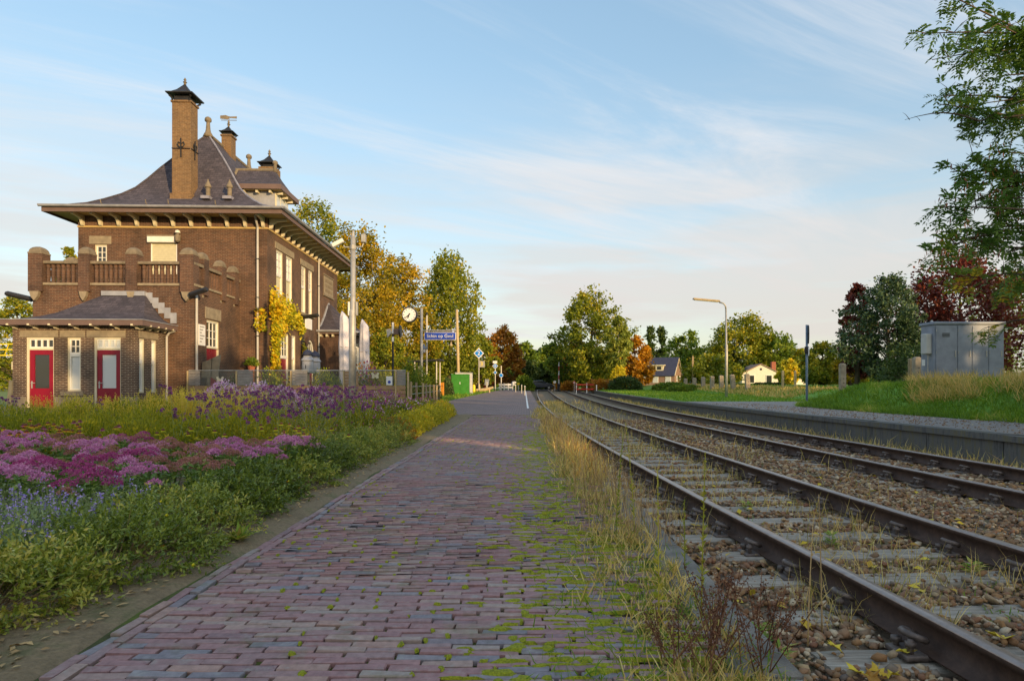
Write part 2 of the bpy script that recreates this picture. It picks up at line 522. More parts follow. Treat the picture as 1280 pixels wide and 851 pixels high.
t.links.new(tr_.outputs[0], mx_.inputs[1]); t.links.new(p.outputs[0], mx_.inputs[2]); t.links.new(mx_.outputs[0], o.inputs[0])

# path bricks: mauve, brown and blue grey clinkers with lichen
def lichen(t, g, c):
    f = noise(t, g, 9, 7, .75)
    c = mixc(t, ramp(t, f, [(.54,0,0,0), (.70,.6,.6,.6)]), c, (.36,.37,.33))
    f2 = noise(t, g, 2.3, 5, .7)
    return mixc(t, ramp(t, f2, [(.55,0,0,0), (.72,.6,.6,.6)]), c, (.13,.15,.05))
rndmat('paver', [(0,0.312,0.182,0.184),(0.2,0.373,0.212,0.2),(0.4,0.262,0.166,0.172),(0.55,0.351,0.224,0.213),(0.68,0.23,0.201,0.219),(0.8,0.24,0.246,0.277),(0.9,0.394,0.251,0.207),(1,0.351,0.298,0.266)], .72, 26, .5, .35, .55, .004, lichen)
m, t, p, o = new_mat('road_paver')
mp_ = t.nodes.new('ShaderNodeMapping'); t.links.new(geo_pos(t), mp_.inputs[0])
bk_ = t.nodes.new('ShaderNodeTexBrick'); t.links.new(mp_.outputs[0], bk_.inputs['Vector']); bk_.inputs['Scale'].default_value = 1.0
bk_.inputs['Brick Width'].default_value = .21; bk_.inputs['Row Height'].default_value = .10; bk_.inputs['Mortar Size'].default_value = .012
for k_, c_ in (('Color1', (.33,.235,.23)), ('Color2', (.245,.175,.175)), ('Mortar', (.14,.125,.09))): bk_.inputs[k_].default_value = c_ + (1,)
t.links.new(mixc(t, .5, bk_.outputs['Color'], ramp(t, noise(t, geo_pos(t), 1.1, 6, .7), [(.3,.6,.58,.56),(.7,1.15,1.12,1.1)]), 'MULTIPLY'), p.inputs['Base Color']); p.inputs['Roughness'].default_value = .85
rndmat('pebble', [(0,0.224,0.114,0.052),(0.15,0.386,0.22,0.097),(0.3,0.164,0.1,0.063),(0.45,0.298,0.206,0.126),(0.6,0.253,0.114,0.063),(0.72,0.506,0.361,0.194),(0.82,0.164,0.133,0.114),(0.92,0.654,0.534,0.364),(1,0.342,0.228,0.114)], .8, 40, .3, .3, .35)
rndmat('litter', [(0,.60,.42,.02),(.4,.70,.55,.05),(.65,.45,.25,.03),(.85,.30,.14,.04),(1,.35,.42,.06)], .6, 30, .1, .3, .2)
def wood_grain():
    m, t, p, o = new_mat('sleeper_wood')
    g = coords(t, 'Object')
    mp_ = t.nodes.new('ShaderNodeMapping'); t.links.new(g, mp_.inputs[0]); mp_.inputs['Scale'].default_value = (1.2, 22, 12)
    f = noise(t, mp_.outputs[0], 2.2, 8, .7, .6)
    c = ramp(t, f, [(.25,.095,.078,.06),(.42,.30,.265,.215),(.6,.49,.45,.385),(.8,.64,.60,.52)])
    f2 = noise(t, geo_pos(t), 3, 4)
    c = mixc(t, .6, c, ramp(t, f2, [(.3,.5,.46,.42),(.7,1.1,1.08,1.05)]), 'MULTIPLY')
    t.links.new(c, p.inputs['Base Color']); p.inputs['Roughness'].default_value = .85
    bump(t, p, f, .8, .012)
wood_grain()
def rail_rust():
    m, t, p, o = new_mat('rail_rust')
    f = noise(t, geo_pos(t), 14, 6, .7)
    c = ramp(t, f, [(.3,.040,.022,.016),(.6,.085,.048,.033),(.8,.13,.075,.05)])
    t.links.new(c, p.inputs['Base Color']); p.inputs['Roughness'].default_value = .7; p.inputs['Metallic'].default_value = .2
    bump(t, p, noise(t, geo_pos(t), 70, 3), .3, .003)
    m, t, p, o = new_mat('rail_head')
    f = noise(t, geo_pos(t), 10, 5, .7)
    t.links.new(ramp(t, f, [(.3,.26,.19,.155),(.7,.40,.32,.28)]), p.inputs['Base Color'])
    p.inputs['Metallic'].default_value = .6; p.inputs['Roughness'].default_value = .34
rail_rust()
def soil(name, cols, scale=3.0):
    m, t, p, o = new_mat(name)
    g = geo_pos(t); f = noise(t, g, scale, 8, .7); f2 = noise(t, g, scale*14, 4, .7)
    c = mixc(t, .5, ramp(t, f, cols), ramp(t, f2, [(.25,.35,.35,.35),(.75,1.5,1.5,1.5)]), 'MULTIPLY')
    t.links.new(c, p.inputs['Base Color']); p.inputs['Roughness'].default_value = .95
    bump(t, p, f2, .6, .02)
soil('soil', [(.3, 0.165, 0.123, 0.068), (0.5, 0.255, 0.188, 0.105), (0.65, 0.15, 0.143, 0.06), (0.8, 0.3, 0.232, 0.135)])
soil('grass_soil', [(.3, 0.108, 0.166, 0.035), (0.5, 0.166, 0.234, 0.043), (0.7, 0.234, 0.234, 0.078)], 1.2)
soil('lawn', [(.3, 0.113, 0.246, 0.023), (0.5, 0.17, 0.359, 0.038), (0.7, 0.265, 0.378, 0.066)], 1.5)
soil('ballast_bed', [(.3, 0.131, 0.094, 0.066), (0.5, 0.216, 0.16, 0.104), (0.6, 0.16, 0.15, 0.066), (0.8, 0.3, 0.235, 0.16)], 4)
soil('gravel_path', [(.3, 0.24, 0.216, 0.198), (0.5, 0.312, 0.282, 0.258), (0.8, 0.36, 0.324, 0.288)], 9)
soil('joint_moss', [(.3,.045,.045,.015),(.5,.08,.10,.015),(.62,.11,.15,.012),(.8,.06,.05,.03)], 3)
def moss():
    m, t, p, o = new_mat('moss')
    f = noise(t, geo_pos(t), 90, 4, .7)
    t.links.new(ramp(t, f, [(.3,.14,.17,.008),(.7,.44,.45,.022)]), p.inputs['Base Color']); p.inputs['Roughness'].default_value = .95
    bump(t, p, f, 1.0, .01)
moss()
def wallconc():
    m, t, p, o = new_mat('wall_concrete')
    g = geo_pos(t)
    mp_ = t.nodes.new('ShaderNodeMapping'); t.links.new(g, mp_.inputs[0]); mp_.inputs['Scale'].default_value = (4, 4, .7)
    f = noise(t, mp_.outputs[0], 2.0, 7, .7)
    c = ramp(t, f, [(.3,.055,.055,.055),(.5,.13,.13,.125),(.62,.14,.125,.07),(.8,.25,.245,.23)])
    t.links.new(c, p.inputs['Base Color']); p.inputs['Roughness'].default_value = .9
    bump(t, p, noise(t, g, 40, 4), .5, .01)
wallconc()

simple('fastening', (.15,.12,.105), .55, .5, 25, .3, .4)
rng = np.random.RandomState(7)
def vnoise(x, y, s=1.0, seed=0):
    return (np.sin(x*1.7*s + 1.3 + seed) * np.cos(y*1.3*s - .7 + seed*2) + .6*np.sin(x*3.9*s - y*2.7*s + seed) + .35*np.cos(x*7.1*s + y*6.3*s + seed*3)) / 1.95

# ------------------------------------------------------------------ ground sheets
def sheet(name, xs, ys, zf, m, smooth=True):
    X, Y = np.meshgrid(np.asarray(xs, float), np.asarray(ys, float), indexing='ij')
    Z = zf(X, Y)
    if isinstance(Z, tuple): X, Z = Z
    nx, ny = X.shape
    V = np.stack([X, Y, Z], -1).reshape(-1, 3)
    i, j = np.meshgrid(np.arange(nx-1), np.arange(ny-1), indexing='ij')
    a = (i*ny + j).ravel()
    return struct(link(name, npmesh(name, V, np.stack([a, a+ny, a+ny+1, a+1], 1), m, smooth=smooth)))
def span(a, b, s): return list(np.arange(a, b - 1e-6, s))
def roadx(Y): return np.interp(Y, [24,36,60,100,220], [-5.9,-5.0,-4.2,-2.6,-1.5])
sheet('ground', [-900,-300,-100,0,100,300,900], [-300,-60,0,60,150,300,1500], lambda X, Y: 0*X - .45, 'grass_soil')

def bedz(X, Y):
    rise = .26*sstep(-5.0, -13.0, X)*np.where(Y < 24.21, sstep(24.2, 22.0, Y)*sstep(-7.5, -5.5, X) + sstep(-5.5, -7.5, X), sstep(-5.6, -7.8, X)) + zfar(Y)
    return .012 - .040*sstep(-2.0, -1.865, X) + rise + .03*vnoise(X, Y, 1.0)*sstep(-1.98, -2.6, X) + .012*vnoise(X, Y, 5.0)*sstep(-1.98, -2.2, X)
sheet('flower_bed_ground', [-300,-150,-80,-50,-35,-26,-20,-17,-14.5] + span(-13,-4,.6) + span(-4,-1.9,.12) + [-1.862],
      [-40,-20,-8] + span(-4,24.2,.25) + [24.2], bedz, 'soil')
sheet('verge', [-300,-150,-80,-50,-35,-26,-20,-16,-12,-9,-7.8,-7,-6.4,-6.0,-5.7], [24.2,26,28,31,35,40,46,55,65,80,100,140,200,300], lambda X, Y: (np.where(X > -9.01, -9 + (X + 9)/3.3*(roadx(Y) + 9), X), bedz(X, Y) - .006), 'grass_soil')

def embz(D, Y):
    """right hand platform: D = distance from the wall edge"""
    X = wallx(Y) + D
    gw = 2.7 + 4.5*sstep(23.5, 31, Y)                       # gravel strip, widening into a path
    md = np.clip(D - gw + .25*vnoise(Y, Y*0, .5), 0, None)
    mound = (.86 - .36*sstep(19, 33, Y)) * sstep(0, 2.6, md) + .12*sstep(2, 12, md)
    z = .285 + mound + zfar(Y)*.6 + .05*vnoise(X, Y, .8)*sstep(0, 1, md) + .02*vnoise(X, Y, 3.1)*sstep(0, .5, md)
    return z
def embsheet(D, Y): return (wallx(Y) + D, embz(D, Y))
EY = [-40,-20,-10] + span(-4, 45, .5) + span(45, 80, 2.5) + [80, 90, 110, 140, 150]
sheet('embankment', [.30,.6,1.0] + span(1.4, 14, .35) + [14,16,19,24,32,45,70,120,250,600], EY, embsheet, 'lawn')
def gravz(D, Y):
    g = embz(D, Y)
    return (wallx(Y) + D, .285 + zfar(Y)*.6 + .018 + .006*vnoise(D, Y, 3))
EYG = span(-4, 31, .25) + [31]
def gravel_sheet():
    D0 = np.linspace(.28, 1, 16)
    Y = np.asarray(EYG)
    T, YY = np.meshgrid(np.linspace(0, 1, 16), Y, indexing='ij')
    gw = 2.95 + 4.4*sstep(24, 30.5, YY) + .14*vnoise(YY, YY*0, 1.3) + .06*vnoise(YY, YY*0, 6)
    D = .28 + T*(gw - .28)
    X = wallx(YY) + D; Z = np.maximum(.285 + zfar(YY)*.6 + .02, embz(D, YY) + .012)
    V = np.stack([X, YY, Z], -1).reshape(-1, 3); ny = len(Y)
    i, j = np.meshgrid(np.arange(15), np.arange(ny-1), indexing='ij'); a = (i*ny + j).ravel()
    return struct(link('gravel_path', npmesh('gravel_path', V, np.stack([a, a+ny, a+ny+1, a+1], 1), 'gravel_path', smooth=True)))
gravel_sheet()

# ------------------------------------------------------------------ far paved road
def roadsheet(X, Y): return (roadx(Y) + (X + 5.9)/6.68*(.78 - roadx(Y)), zfar(Y) + .005)
sheet('paved_road', [-5.9,-4,-2,-1,.3,.78], [24.0,25,26,28,31,35,40,46,55,65,80,100,140,220], roadsheet, 'road_paver')
sheet('road_line', [.14,.23], [30,31,35,40,46,55,65,80,100], lambda X, Y: zfar(Y) + .010, 'sign_white')
rngr = np.random.RandomState(3)
# ------------------------------------------------------------------ brick path
path = struct(sheet('brick_path', [-1.93] + span(-1.85, .8, .15) + [.83], span(-3, 24.0, .2) + [24.0], lambda X, Y: -.019 + .012*vnoise(X, Y, 1.0), 'joint_moss'))
def pathz(x, y): return .012*vnoise(x, y, 1.0)
BL, BW, BH, JT = .205, .051, .05, .005
def paver_mesh(seed, l, w):
    r = random.Random(seed); b = .003
    mb = MB().box(-l/2, l/2, -w/2, w/2, -BH, 0, b)
    mb.v = [(x + r.uniform(-.003,.003), y + r.uniform(-.003,.003), z + r.uniform(-.0035,.0025)) for x, y, z in mb.v]
    return mb
NV = 36
pav_meshes = [paver_mesh(i, BL, BW).mesh('brick', 'paver', rnd=random.Random(100+i).random()) for i in range(NV)]
tmpl = []
for i in range(NV):
    mb = paver_mesh(i, BL, BW)
    f3 = []
    for f in mb.f:
        for k in range(1, len(f)-1): f3.append((f[0], f[k], f[k+1]))
    tmpl.append((np.array(mb.v), np.array(f3), random.Random(100+i).random()))
stmpl = []
for i in range(NV):
    mb = MB().box(-BL/2, BL/2, -BW/2, BW/2, -BH, 0); q_ = [f for f in mb.f if f != (0,3,2,1)]
    stmpl.append((np.array(mb.v), np.array([(f[0],f[1],f[2]) for f in q_] + [(f[0],f[2],f[3]) for f in q_]), random.Random(100+i).random()))
spots = []; ends = []
row = 0; y = 1.75
while y < 23.95:
    sh = (0 if row % 2 else .5)*(BL + JT) + rng.uniform(-.02, .02)
    x = -1.735 - sh
    if sh > .05:
        wl_ = (BL + JT) - sh - .004
        if wl_ > .04: spots.append((-1.735 + wl_/2, y + .012*math.sin(-1.7*2.1 + y*.9), rng.uniform(-.02,.02), rng.randint(NV), rng.uniform(-.004,.004), wl_/BL))
    while x < .84:
        cx, wobble = x + BL/2, .012*math.sin(x*2.1 + y*.9) + .006*math.sin(x*5.3)
        if x > -1.745 and cx < .80:
            drop = 0
            if cx > .45 and rng.rand() < .20 + .9*(cx-.45): drop = 1
            if not drop:
                ends.append((x - .008, y + wobble)); spots.append((cx + rng.uniform(-.006,.006), y + wobble + rng.uniform(-.004,.004), rng.uniform(-.028,.028), rng.randint(NV), rng.uniform(-.004,.004)))
        x += BL + JT + rng.uniform(.001, .013)
    y += BW + JT; row += 1
kerbs = []
for k, xx in enumerate((-1.776, -1.838)):
    y = 1.6 + k*.09
    while y < 24:
        off = -.16*float(sstep(8, 23, y))
        kerbs.append((xx + off*.0 + rng.uniform(-.006,.006), y, math.pi/2 + rng.uniform(-.04,.04), rng.randint(NV), rng.uniform(-.008,.006) - (.004 if k else .0)))
        y += BL + .012
def lay(list_, name, near):
    # largest in view first: nearest to the camera
    inview = [s for s in list_ if s[1] > 2.3 and abs(s[0] - 0.0) < .8*s[1] + .2]
    rest = [s for s in list_ if not (s[1] > 2.3 and abs(s[0]) < .8*s[1] + .2)]
    inview.sort(key=lambda s: s[1])
    for s in inview[:near]:
        o = link(name, pav_meshes[s[3]], path, (s[0], s[1], pathz(s[0], s[1]) + s[4])); o.rotation_euler = (rng.uniform(-.012,.012), rng.uniform(-.01,.01), s[2]); o.scale = (s[5] if len(s) > 5 else 1, 1, 1)
    Vs, Ts, Rs = [], [], []; off = 0
    for s in inview[near:] + rest:
        V, T, rv = (tmpl if s[1] < 7.5 else stmpl)[s[3]]
        c, si = math.cos(s[2]), math.sin(s[2]); sx = s[5] if len(s) > 5 else 1.0
        W = np.stack([V[:,0]*sx*c - V[:,1]*si + s[0], V[:,0]*sx*si + V[:,1]*c + s[1], V[:,2] + pathz(s[0], s[1]) + s[4]], 1)
        Vs.append(W); Ts.append(T + off); Rs.append(np.full(len(V), rv)); off += len(V)
    o = link(name + 's_beyond', npmesh(name, np.concatenate(Vs), np.concatenate(Ts), 'paver', np.concatenate(Rs)), path)
    o['kind'] = 'stuff'
lay(spots, 'brick', 300)
lay(kerbs, 'kerb_brick', 160)

# moss cushions in the joints, more to the right
def lumps(name, P, S, H, m, parent=None, n=7, seed=1):
    r = np.random.RandomState(seed); N = len(P)
    ang = np.linspace(0, 2*np.pi, n, endpoint=False)
    rot = r.rand(N)*6.28
    rr = S[:,None,:]*(1 + .35*r.normal(size=(N,n,1)).clip(-1.5,1.5))
    ca = np.stack([np.cos(ang)[None,:].repeat(N,0), np.sin(ang)[None,:].repeat(N,0)], -1)
    outer = np.concatenate([P[:,None,:2] + ca*rr, np.broadcast_to(P[:,None,2:] - .004, (N,n,1))], -1)
    inner = np.concatenate([P[:,None,:2] + ca*rr*.62, P[:,None,2:] + (H*(.8+.4*r.rand(N)))[:,None,None]*np.ones((N,n,1))], -1)
    top = np.concatenate([P[:,:2], P[:,2:] + H[:,None]*1.15], -1)[:,None,:]
    V = np.concatenate([outer, inner, top], 1).reshape(-1, 3)
    b = (np.arange(N)*(2*n+1))[:,None]; k = np.arange(n)[None,:]; k2 = (k+1) % n
    T = np.concatenate([np.stack([b+k, b+k2, b+n+k2], -1).reshape(-1,3), np.stack([b+k, b+n+k2, b+n+k], -1).reshape(-1,3), np.stack([b+n+k, b+n+k2, b+2*n+0*k], -1).reshape(-1,3)])
    o = link(name, npmesh(name, V, T, m, smooth=True), parent); return o
mp_, ms_ = [], []
for (x, y) in ends:
    pr = .48 + .47*float(sstep(-.5, .35, x))
    if rng.rand() < .8*pr*(.55 + .45*math.sin(x*3 + y*1.1)):
        mp_.append((x + rng.uniform(-.004,.004), y, pathz(x, y) + .000)); s_ = rng.rand()
        ms_.append((.008 + .012*s_ + (.04*rng.rand() if x > .1 and rng.rand() < .3 else 0), .015 + .013*rng.rand()))
for i in range(1500):      # runs along the bed joints on the damp right hand side
    x = .30 + rng.normal()*.28; y = 1.9 + 14*rng.rand()**1.6
    if x > .82 or x < -.6: continue
    y = 1.75 + (round((y - 1.75)/(BW+JT)) + .5)*(BW+JT) + .012*math.sin(x*2.1+y*.9)
    mp_.append((x, y, pathz(x, y) - .001)); ms_.append((.02 + .05*rng.rand(), .006 + .008*rng.rand() + (.02 if rng.rand() < .2 else 0)))
o = lumps('moss_cushions', np.array(mp_), np.array(ms_), np.full(len(mp_), .005) + .005*rng.rand(len(mp_)), 'moss', seed=4)
stuff(o, 'yellow green moss filling the joints of the brick path', 'moss')

# ------------------------------------------------------------------ platform edge
edge = thing('platform_edge', 'low weathered concrete edge between the brick path and the ballast', 'kerb', (0,0,0))
y = -2.5; k = 0
while y < 34:
    x1 = 1.10 - .10*float(sstep(10, 30, y)); r = random.Random(k)
    z0 = float(zfar(y))
    mb = MB().box(x1-.27, x1, y+.008, y+.992, -.42+z0, -.006 + r.uniform(-.012,.008)+z0, .018)
    mb.v = [(a + r.uniform(-.006,.006), b, c + r.uniform(-.006,.004)) for a, b, c in mb.v]
    mb.build('kerb_stone', 'concrete', edge); y += 1.0; k += 1

# ------------------------------------------------------------------ ballast
BZ = -.188
def ballz(X, Y):
    return BZ + zfar(Y) + .018*vnoise(X, Y, 1.6) + .012*vnoise(X, Y, 6)
def ballsheet():
    Y = np.array([-12,-6] + span(-3, 30, .3) + span(30, 90, 2) + [90,110,150])
    T, YY = np.meshgrid(np.linspace(0, 1, 50), Y, indexing='ij')
    x0 = .95 - .10*sstep(10, 30, YY); X = x0 + T*(wallx(YY) + .05 - x0)
    V = np.stack([X, YY, ballz(X, YY) - .012], -1).reshape(-1,3); ny = len(Y)
    i, j = np.meshgrid(np.arange(49), np.arange(ny-1), indexing='ij'); a = (i*ny + j).ravel()
    return struct(link('ballast_bed', npmesh('ballast_bed', V, np.stack([a, a+ny, a+ny+1, a+1], 1), 'ballast_bed', smooth=True)))
ballsheet()
ICO_V = None
def ico():
    g = (1+5**.5)/2
    v = np.array([(-1,g,0),(1,g,0),(-1,-g,0),(1,-g,0),(0,-1,g),(0,1,g),(0,-1,-g),(0,1,-g),(g,0,-1),(g,0,1),(-g,0,-1),(-g,0,1)], float)
    f = np.array([(0,11,5),(0,5,1),(0,1,7),(0,7,10),(0,10,11),(1,5,9),(5,11,4),(11,10,2),(10,7,6),(7,1,8),(3,9,4),(3,4,2),(3,2,6),(3,6,8),(3,8,9),(4,9,5),(2,4,11),(6,2,10),(8,6,7),(9,8,1)])
    return unit(v), f
def stones(P, S, seed, flat=.62):
    r = np.random.RandomState(seed); iv, jf = ico(); N = len(P)
    sc = S[:,None,None]*np.stack([1+.35*r.rand(N), .75+.3*r.rand(N), flat+.2*r.rand(N)], -1)[:,None,:]
    V = iv[None]*(1 + .30*r.normal(size=(N,12,1)).clip(-1.3,1.3))*sc
    a = r.rand(N)*6.28; tl = r.normal(size=N)*.3
    c, s = np.cos(a)[:,None], np.sin(a)[:,None]
    x = V[...,0]*c - V[...,1]*s; y = V[...,0]*s + V[...,1]*c; z = V[...,2] + x*tl[:,None]
    V = np.stack([x, y, z], -1) + P[:,None,:]
    T = (jf[None] + (np.arange(N)*12)[:,None,None]).reshape(-1,3)
    return V.reshape(-1,3), T, np.repeat(r.rand(N), 12)
def scatter_ballast():
    parts = []
    for seed, (y0, y1, dens, s0, s1) in enumerate([(2.2,5,1050,.009,.031),(5,8,560,.012,.033),(8,14,220,.018,.04),(14,24,70,.028,.05)]):
        r = np.random.RandomState(20+seed)
        n = int(dens*(y1-y0)*7.0); Y = y0 + (y1-y0)*r.rand(n)
        x0 = 1.06 - .10*sstep(10, 30, Y); X = x0 + (wallx(Y) - .05 - x0)*r.rand(n)
        keep = X < .80*Y + .3
        X, Y = X[keep], Y[keep]; n = len(X)
        S = s0 + (s1-s0)*r.rand(n)**2.2
        Z = ballz(X, Y) + S*.12 + .012*r.rand(n)
        # keep sleeper tops mostly clear on the near track
        yy = (Y - 3.07) / .6; fr = np.abs(yy - np.round(yy))*.6
        on = (fr < .115) & (X > railx(Y)-.55) & (X < railx(Y)+2.05)
        drop = on & (r.rand(n) > .12); Z = np.where(on, Z + .028, Z)
        d1 = np.minimum.reduce([np.abs(X - railx(Y) - o_) for o_ in (0, 1.5, 3.45, 4.95)])
        drop |= d1 < .085
        X, Y, Z, S = X[~drop], Y[~drop], Z[~drop], S[~drop]
        parts.append(stones(np.stack([X, Y, Z], 1), S, 50+seed))
    V, T, rr = cat_geo(parts)
    # brown zones
    o = link('ballast_stones', npmesh('ballast_stones', V, T, 'pebble', rr))
    stuff(o, 'rounded brown and grey ballast stones lying between the rails', 'ballast')
scatter_ballast()

# ------------------------------------------------------------------ tracks
RZ = .02
prof = [(-.07,-.168),(.07,-.168),(.07,-.158),(.012,-.142),(.010,-.045),(.035,-.034),(.036,-.010),(.028,0),(-.028,0),(-.036,-.010),(-.035,-.034),(-.010,-.045),(-.012,-.142),(-.07,-.158)]
def rail(offset, parent, y0=-4, y1=120):
    Y = np.concatenate([np.arange(y0, 30, .6), np.arange(30, y1, 2.5), [y1]])
    P = np.array(prof); k = len(P); V = []
    for yy in Y:
        d = float(railx(yy+.1) - railx(yy-.1))/.2; n = math.hypot(1, d)
        cx = float(railx(yy)) + offset/n*1.0; cz = RZ + float(zfar(yy))
        for a, b in P: V.append((cx + a/n, yy - a*d/n, cz + b))
    Fq = []
    for i in range(len(Y)-1):
        for j in range(k):
            Fq.append((i*k+j, i*k+(j+1)%k, (i+1)*k+(j+1)%k, (i+1)*k+j))
    me = npmesh('rail', V, Fq, 'rail_rust'); me.materials.append(M['rail_head'])
    idx = np.array([1 if (f % k) in (6,7,8) else 0 for f in range(len(Fq))], np.int32)
    me.polygons.foreach_set('material_index', idx)
    o = link('rail', me, parent); return o
def sleeper_mesh(seed):
    r = random.Random(seed); mb = MB()
    # subdivided top so that it can be split and worn
    n = 14; L2, W2 = 1.3 + r.uniform(-.05,.03), .118 + r.uniform(-.01,.008)
    xs = [-L2 + 2*L2*i/n for i in range(n+1)]
    rows_ = []
    for i, x in enumerate(xs):
        e = r.uniform(-.007,.007)
        rows_.append([(x,-W2+e,-.12),(x,-W2+e,-.012+r.uniform(-.008,.002)),(x,-W2*.6+e,r.uniform(-.004,.002)),(x,-.02+r.uniform(-.02,.02),r.uniform(-.012,0)),(x,W2*.6,r.uniform(-.004,.002)),(x,W2+e,-.010+r.uniform(-.008,.002)),(x,W2+e,-.12)])
    mb.v = [p for rr_ in rows_ for p in rr_]
    for i in range(n):
        for j in range(6): mb.f.append((i*7+j, i*7+j+1, (i+1)*7+j+1, (i+1)*7+j))
    mb.f.append(tuple(range(7))); mb.f.append(tuple(n*7+j for j in range(7)))
    return mb.mesh('sleeper', 'sleeper_wood')
slm = [sleeper_mesh(s) for s in range(8)]
def clip_mesh():
    mb = MB()
    mb.box(-.175,.175,-.085,.085,-.02,.008,.006)
    for s in (-1,1):
        for yy, hh in ((-.052,.075),(.055,.05)):
            mb.tube([(s*.135,yy,0),(s*.135,yy,hh)], .015, 6); mb.tube([(s*.135,yy,hh*.55),(s*.135,yy,hh*.55+.022)], .027, 6)
        pts = [(s*(.085 + .045*math.cos(a)), .0 + .062*math.sin(a), .045 + .045*abs(math.cos(a*.5))) for a in np.linspace(-2.6, 2.6, 9)]
        mb.tube(pts, .017, 6)
    return mb.mesh('rail_fastening', 'fastening', True)
clipm = clip_mesh()
for tr, (off, label) in enumerate([(0.0, 'near railway track with weathered grey wooden sleepers beside the brick path'), (3.45, 'far railway track with rusty rails running below the concrete platform wall')]):
    tk = thing('railway_track', label, 'railway track', (0,0,0))
    rail(off, tk); rail(off+1.5, tk)
    n = 46 if tr == 0 else 26
    for i in range(n):
        yy = (3.07 - .6*2 + .6*i) if tr == 0 else 5.0 + .62*i
        sx = float(railx(yy)) + off + .75
        ang = -math.atan(float(railx(yy+.2)-railx(yy-.2))/.4)
        o = link('sleeper', slm[(i*5+tr) % 8], tk, (sx + rng.uniform(-.03,.03), yy, (-.150 if tr == 0 else -.168) + float(zfar(yy)) + rng.uniform(-.022,.003)))
        o.rotation_euler = (0, 0, ang + rng.uniform(-.02,.02))
        if i < (22 if tr == 0 else 16):
            for q in (0, 1.5):
                c = link('rail_fastening', clipm, tk, (float(railx(yy)) + off + q, yy, -.150 + float(zfar(yy)))); c.rotation_euler = (0,0,ang)

# ------------------------------------------------------------------ platform wall on the far side
pw = thing('platform_wall', 'stained grey concrete platform wall with coping beyond the far track', 'wall', (0,0,0))
y = 3.0; k = 0
while y < 88:
    L = 1.9 if y < 40 else 4.0
    r = random.Random(k+900)
    xa, xb = float(wallx(y+.01)), float(wallx(y+L-.01)); za, zb = float(zfar(y))*.6, float(zfar(y+L))*.6
    mb = MB().prism([(xa+.06, y+.012), (xb+.06, y+L-.012), (xb+.30, y+L-.012), (xa+.30, y+.012)], 'z', -.45, .19 + za)
    mb.build('wall_panel', 'wall_concrete', pw)
    h = r.uniform(-.008,.008)
    mb = MB().prism([(xa+r.uniform(-.008,.008), y+.008), (xb+r.uniform(-.008,.008), y+L-.008), (xb+.34, y+L-.008), (xa+.34, y+.008)], 'z', .192+za, .30 + za + h)
    mb.build('coping_stone', 'wall_concrete', pw)
    y += L; k += 1
# ------------------------------------------------------------------ station building
BROT = math.atan(.03625)
bld = thing('station_building', 'two storey brown brick railway station with flared slate roof and tall chimney', 'building', (-11.8, 29.4, 0), BROT)
bld.scale = (.985, 1.0, .98)
def B(name, mb, m, parent=None, smooth=False):
    return mb.build(name, m, parent or bld, smooth)
def wall_x(mb, y, x0, x1, z0, z1, holes, depth=.16, sgn=1):
    """wall in the plane y = const facing -y, with rectangular holes (x0,x1,z0,z1); reveals go back"""
    xs = sorted(set([x0, x1] + [h[0] for h in holes] + [h[1] for h in holes])); zs = sorted(set([z0, z1] + [h[2] for h in holes] + [h[3] for h in holes]))
    for i in range(len(xs)-1):
        for j in range(len(zs)-1):
            cx, cz = (xs[i]+xs[i+1])/2, (zs[j]+zs[j+1])/2
            if any(h[0] < cx < h[1] and h[2] < cz < h[3] for h in holes): continue
            mb.add([(xs[i],y,zs[j]),(xs[i+1],y,zs[j]),(xs[i+1],y,zs[j+1]),(xs[i],y,zs[j+1])], [(0,1,2,3)])
    for a, b, c, d in holes:
        e = y + depth
        mb.add([(a,y,c),(a,e,c),(a,e,d),(a,y,d)], [(0,1,2,3)]); mb.add([(b,y,c),(b,y,d),(b,e,d),(b,e,c)], [(0,1,2,3)])
        mb.add([(a,y,d),(a,e,d),(b,e,d),(b,y,d)], [(0,1,2,3)]); mb.add([(a,y,c),(b,y,c),(b,e,c),(a,e,c)], [(0,1,2,3)])
def wall_y(mb, x, y0, y1, z0, z1, holes, depth=.16):
    """wall in the plane x = const facing +x; holes (y0,y1,z0,z1)"""
    t = MB(); wall_x(t, -x, y0, y1, z0, z1, holes, depth)
    mb.add([(-p[1], p[0], p[2]) for p in t.v], t.f)
def Tx(mb, y):      # front facing piece: (a, d, z) with d = distance in front of the plane
    return mb
class Face:
    """local frame on a wall: a = along wall, d = out of the wall"""
    def __init__(s, axis, c): s.axis, s.c = axis, c
    def box(s, mb, a0, a1, d0, d1, z0, z1, b=0.0):
        if s.axis == 'x': return mb.box(a0, a1, s.c - d1, s.c - d0, z0, z1, b)
        return mb.box(s.c + d0, s.c + d1, a0, a1, z0, z1, b)
    def P(s, a, d, z): return (a, s.c - d, z) if s.axis == 'x' else (s.c + d, a, z)
FM, FR = Face('x', 0.0), Face('y', 0.0)                # main front, main right side
FT, FTR = Face('x', -4.4), Face('y', -1.26)            # terrace block front, right side
FA, FAR = Face('x', -6.4), Face('y', -2.33)            # annex front, right side
ROOM = []
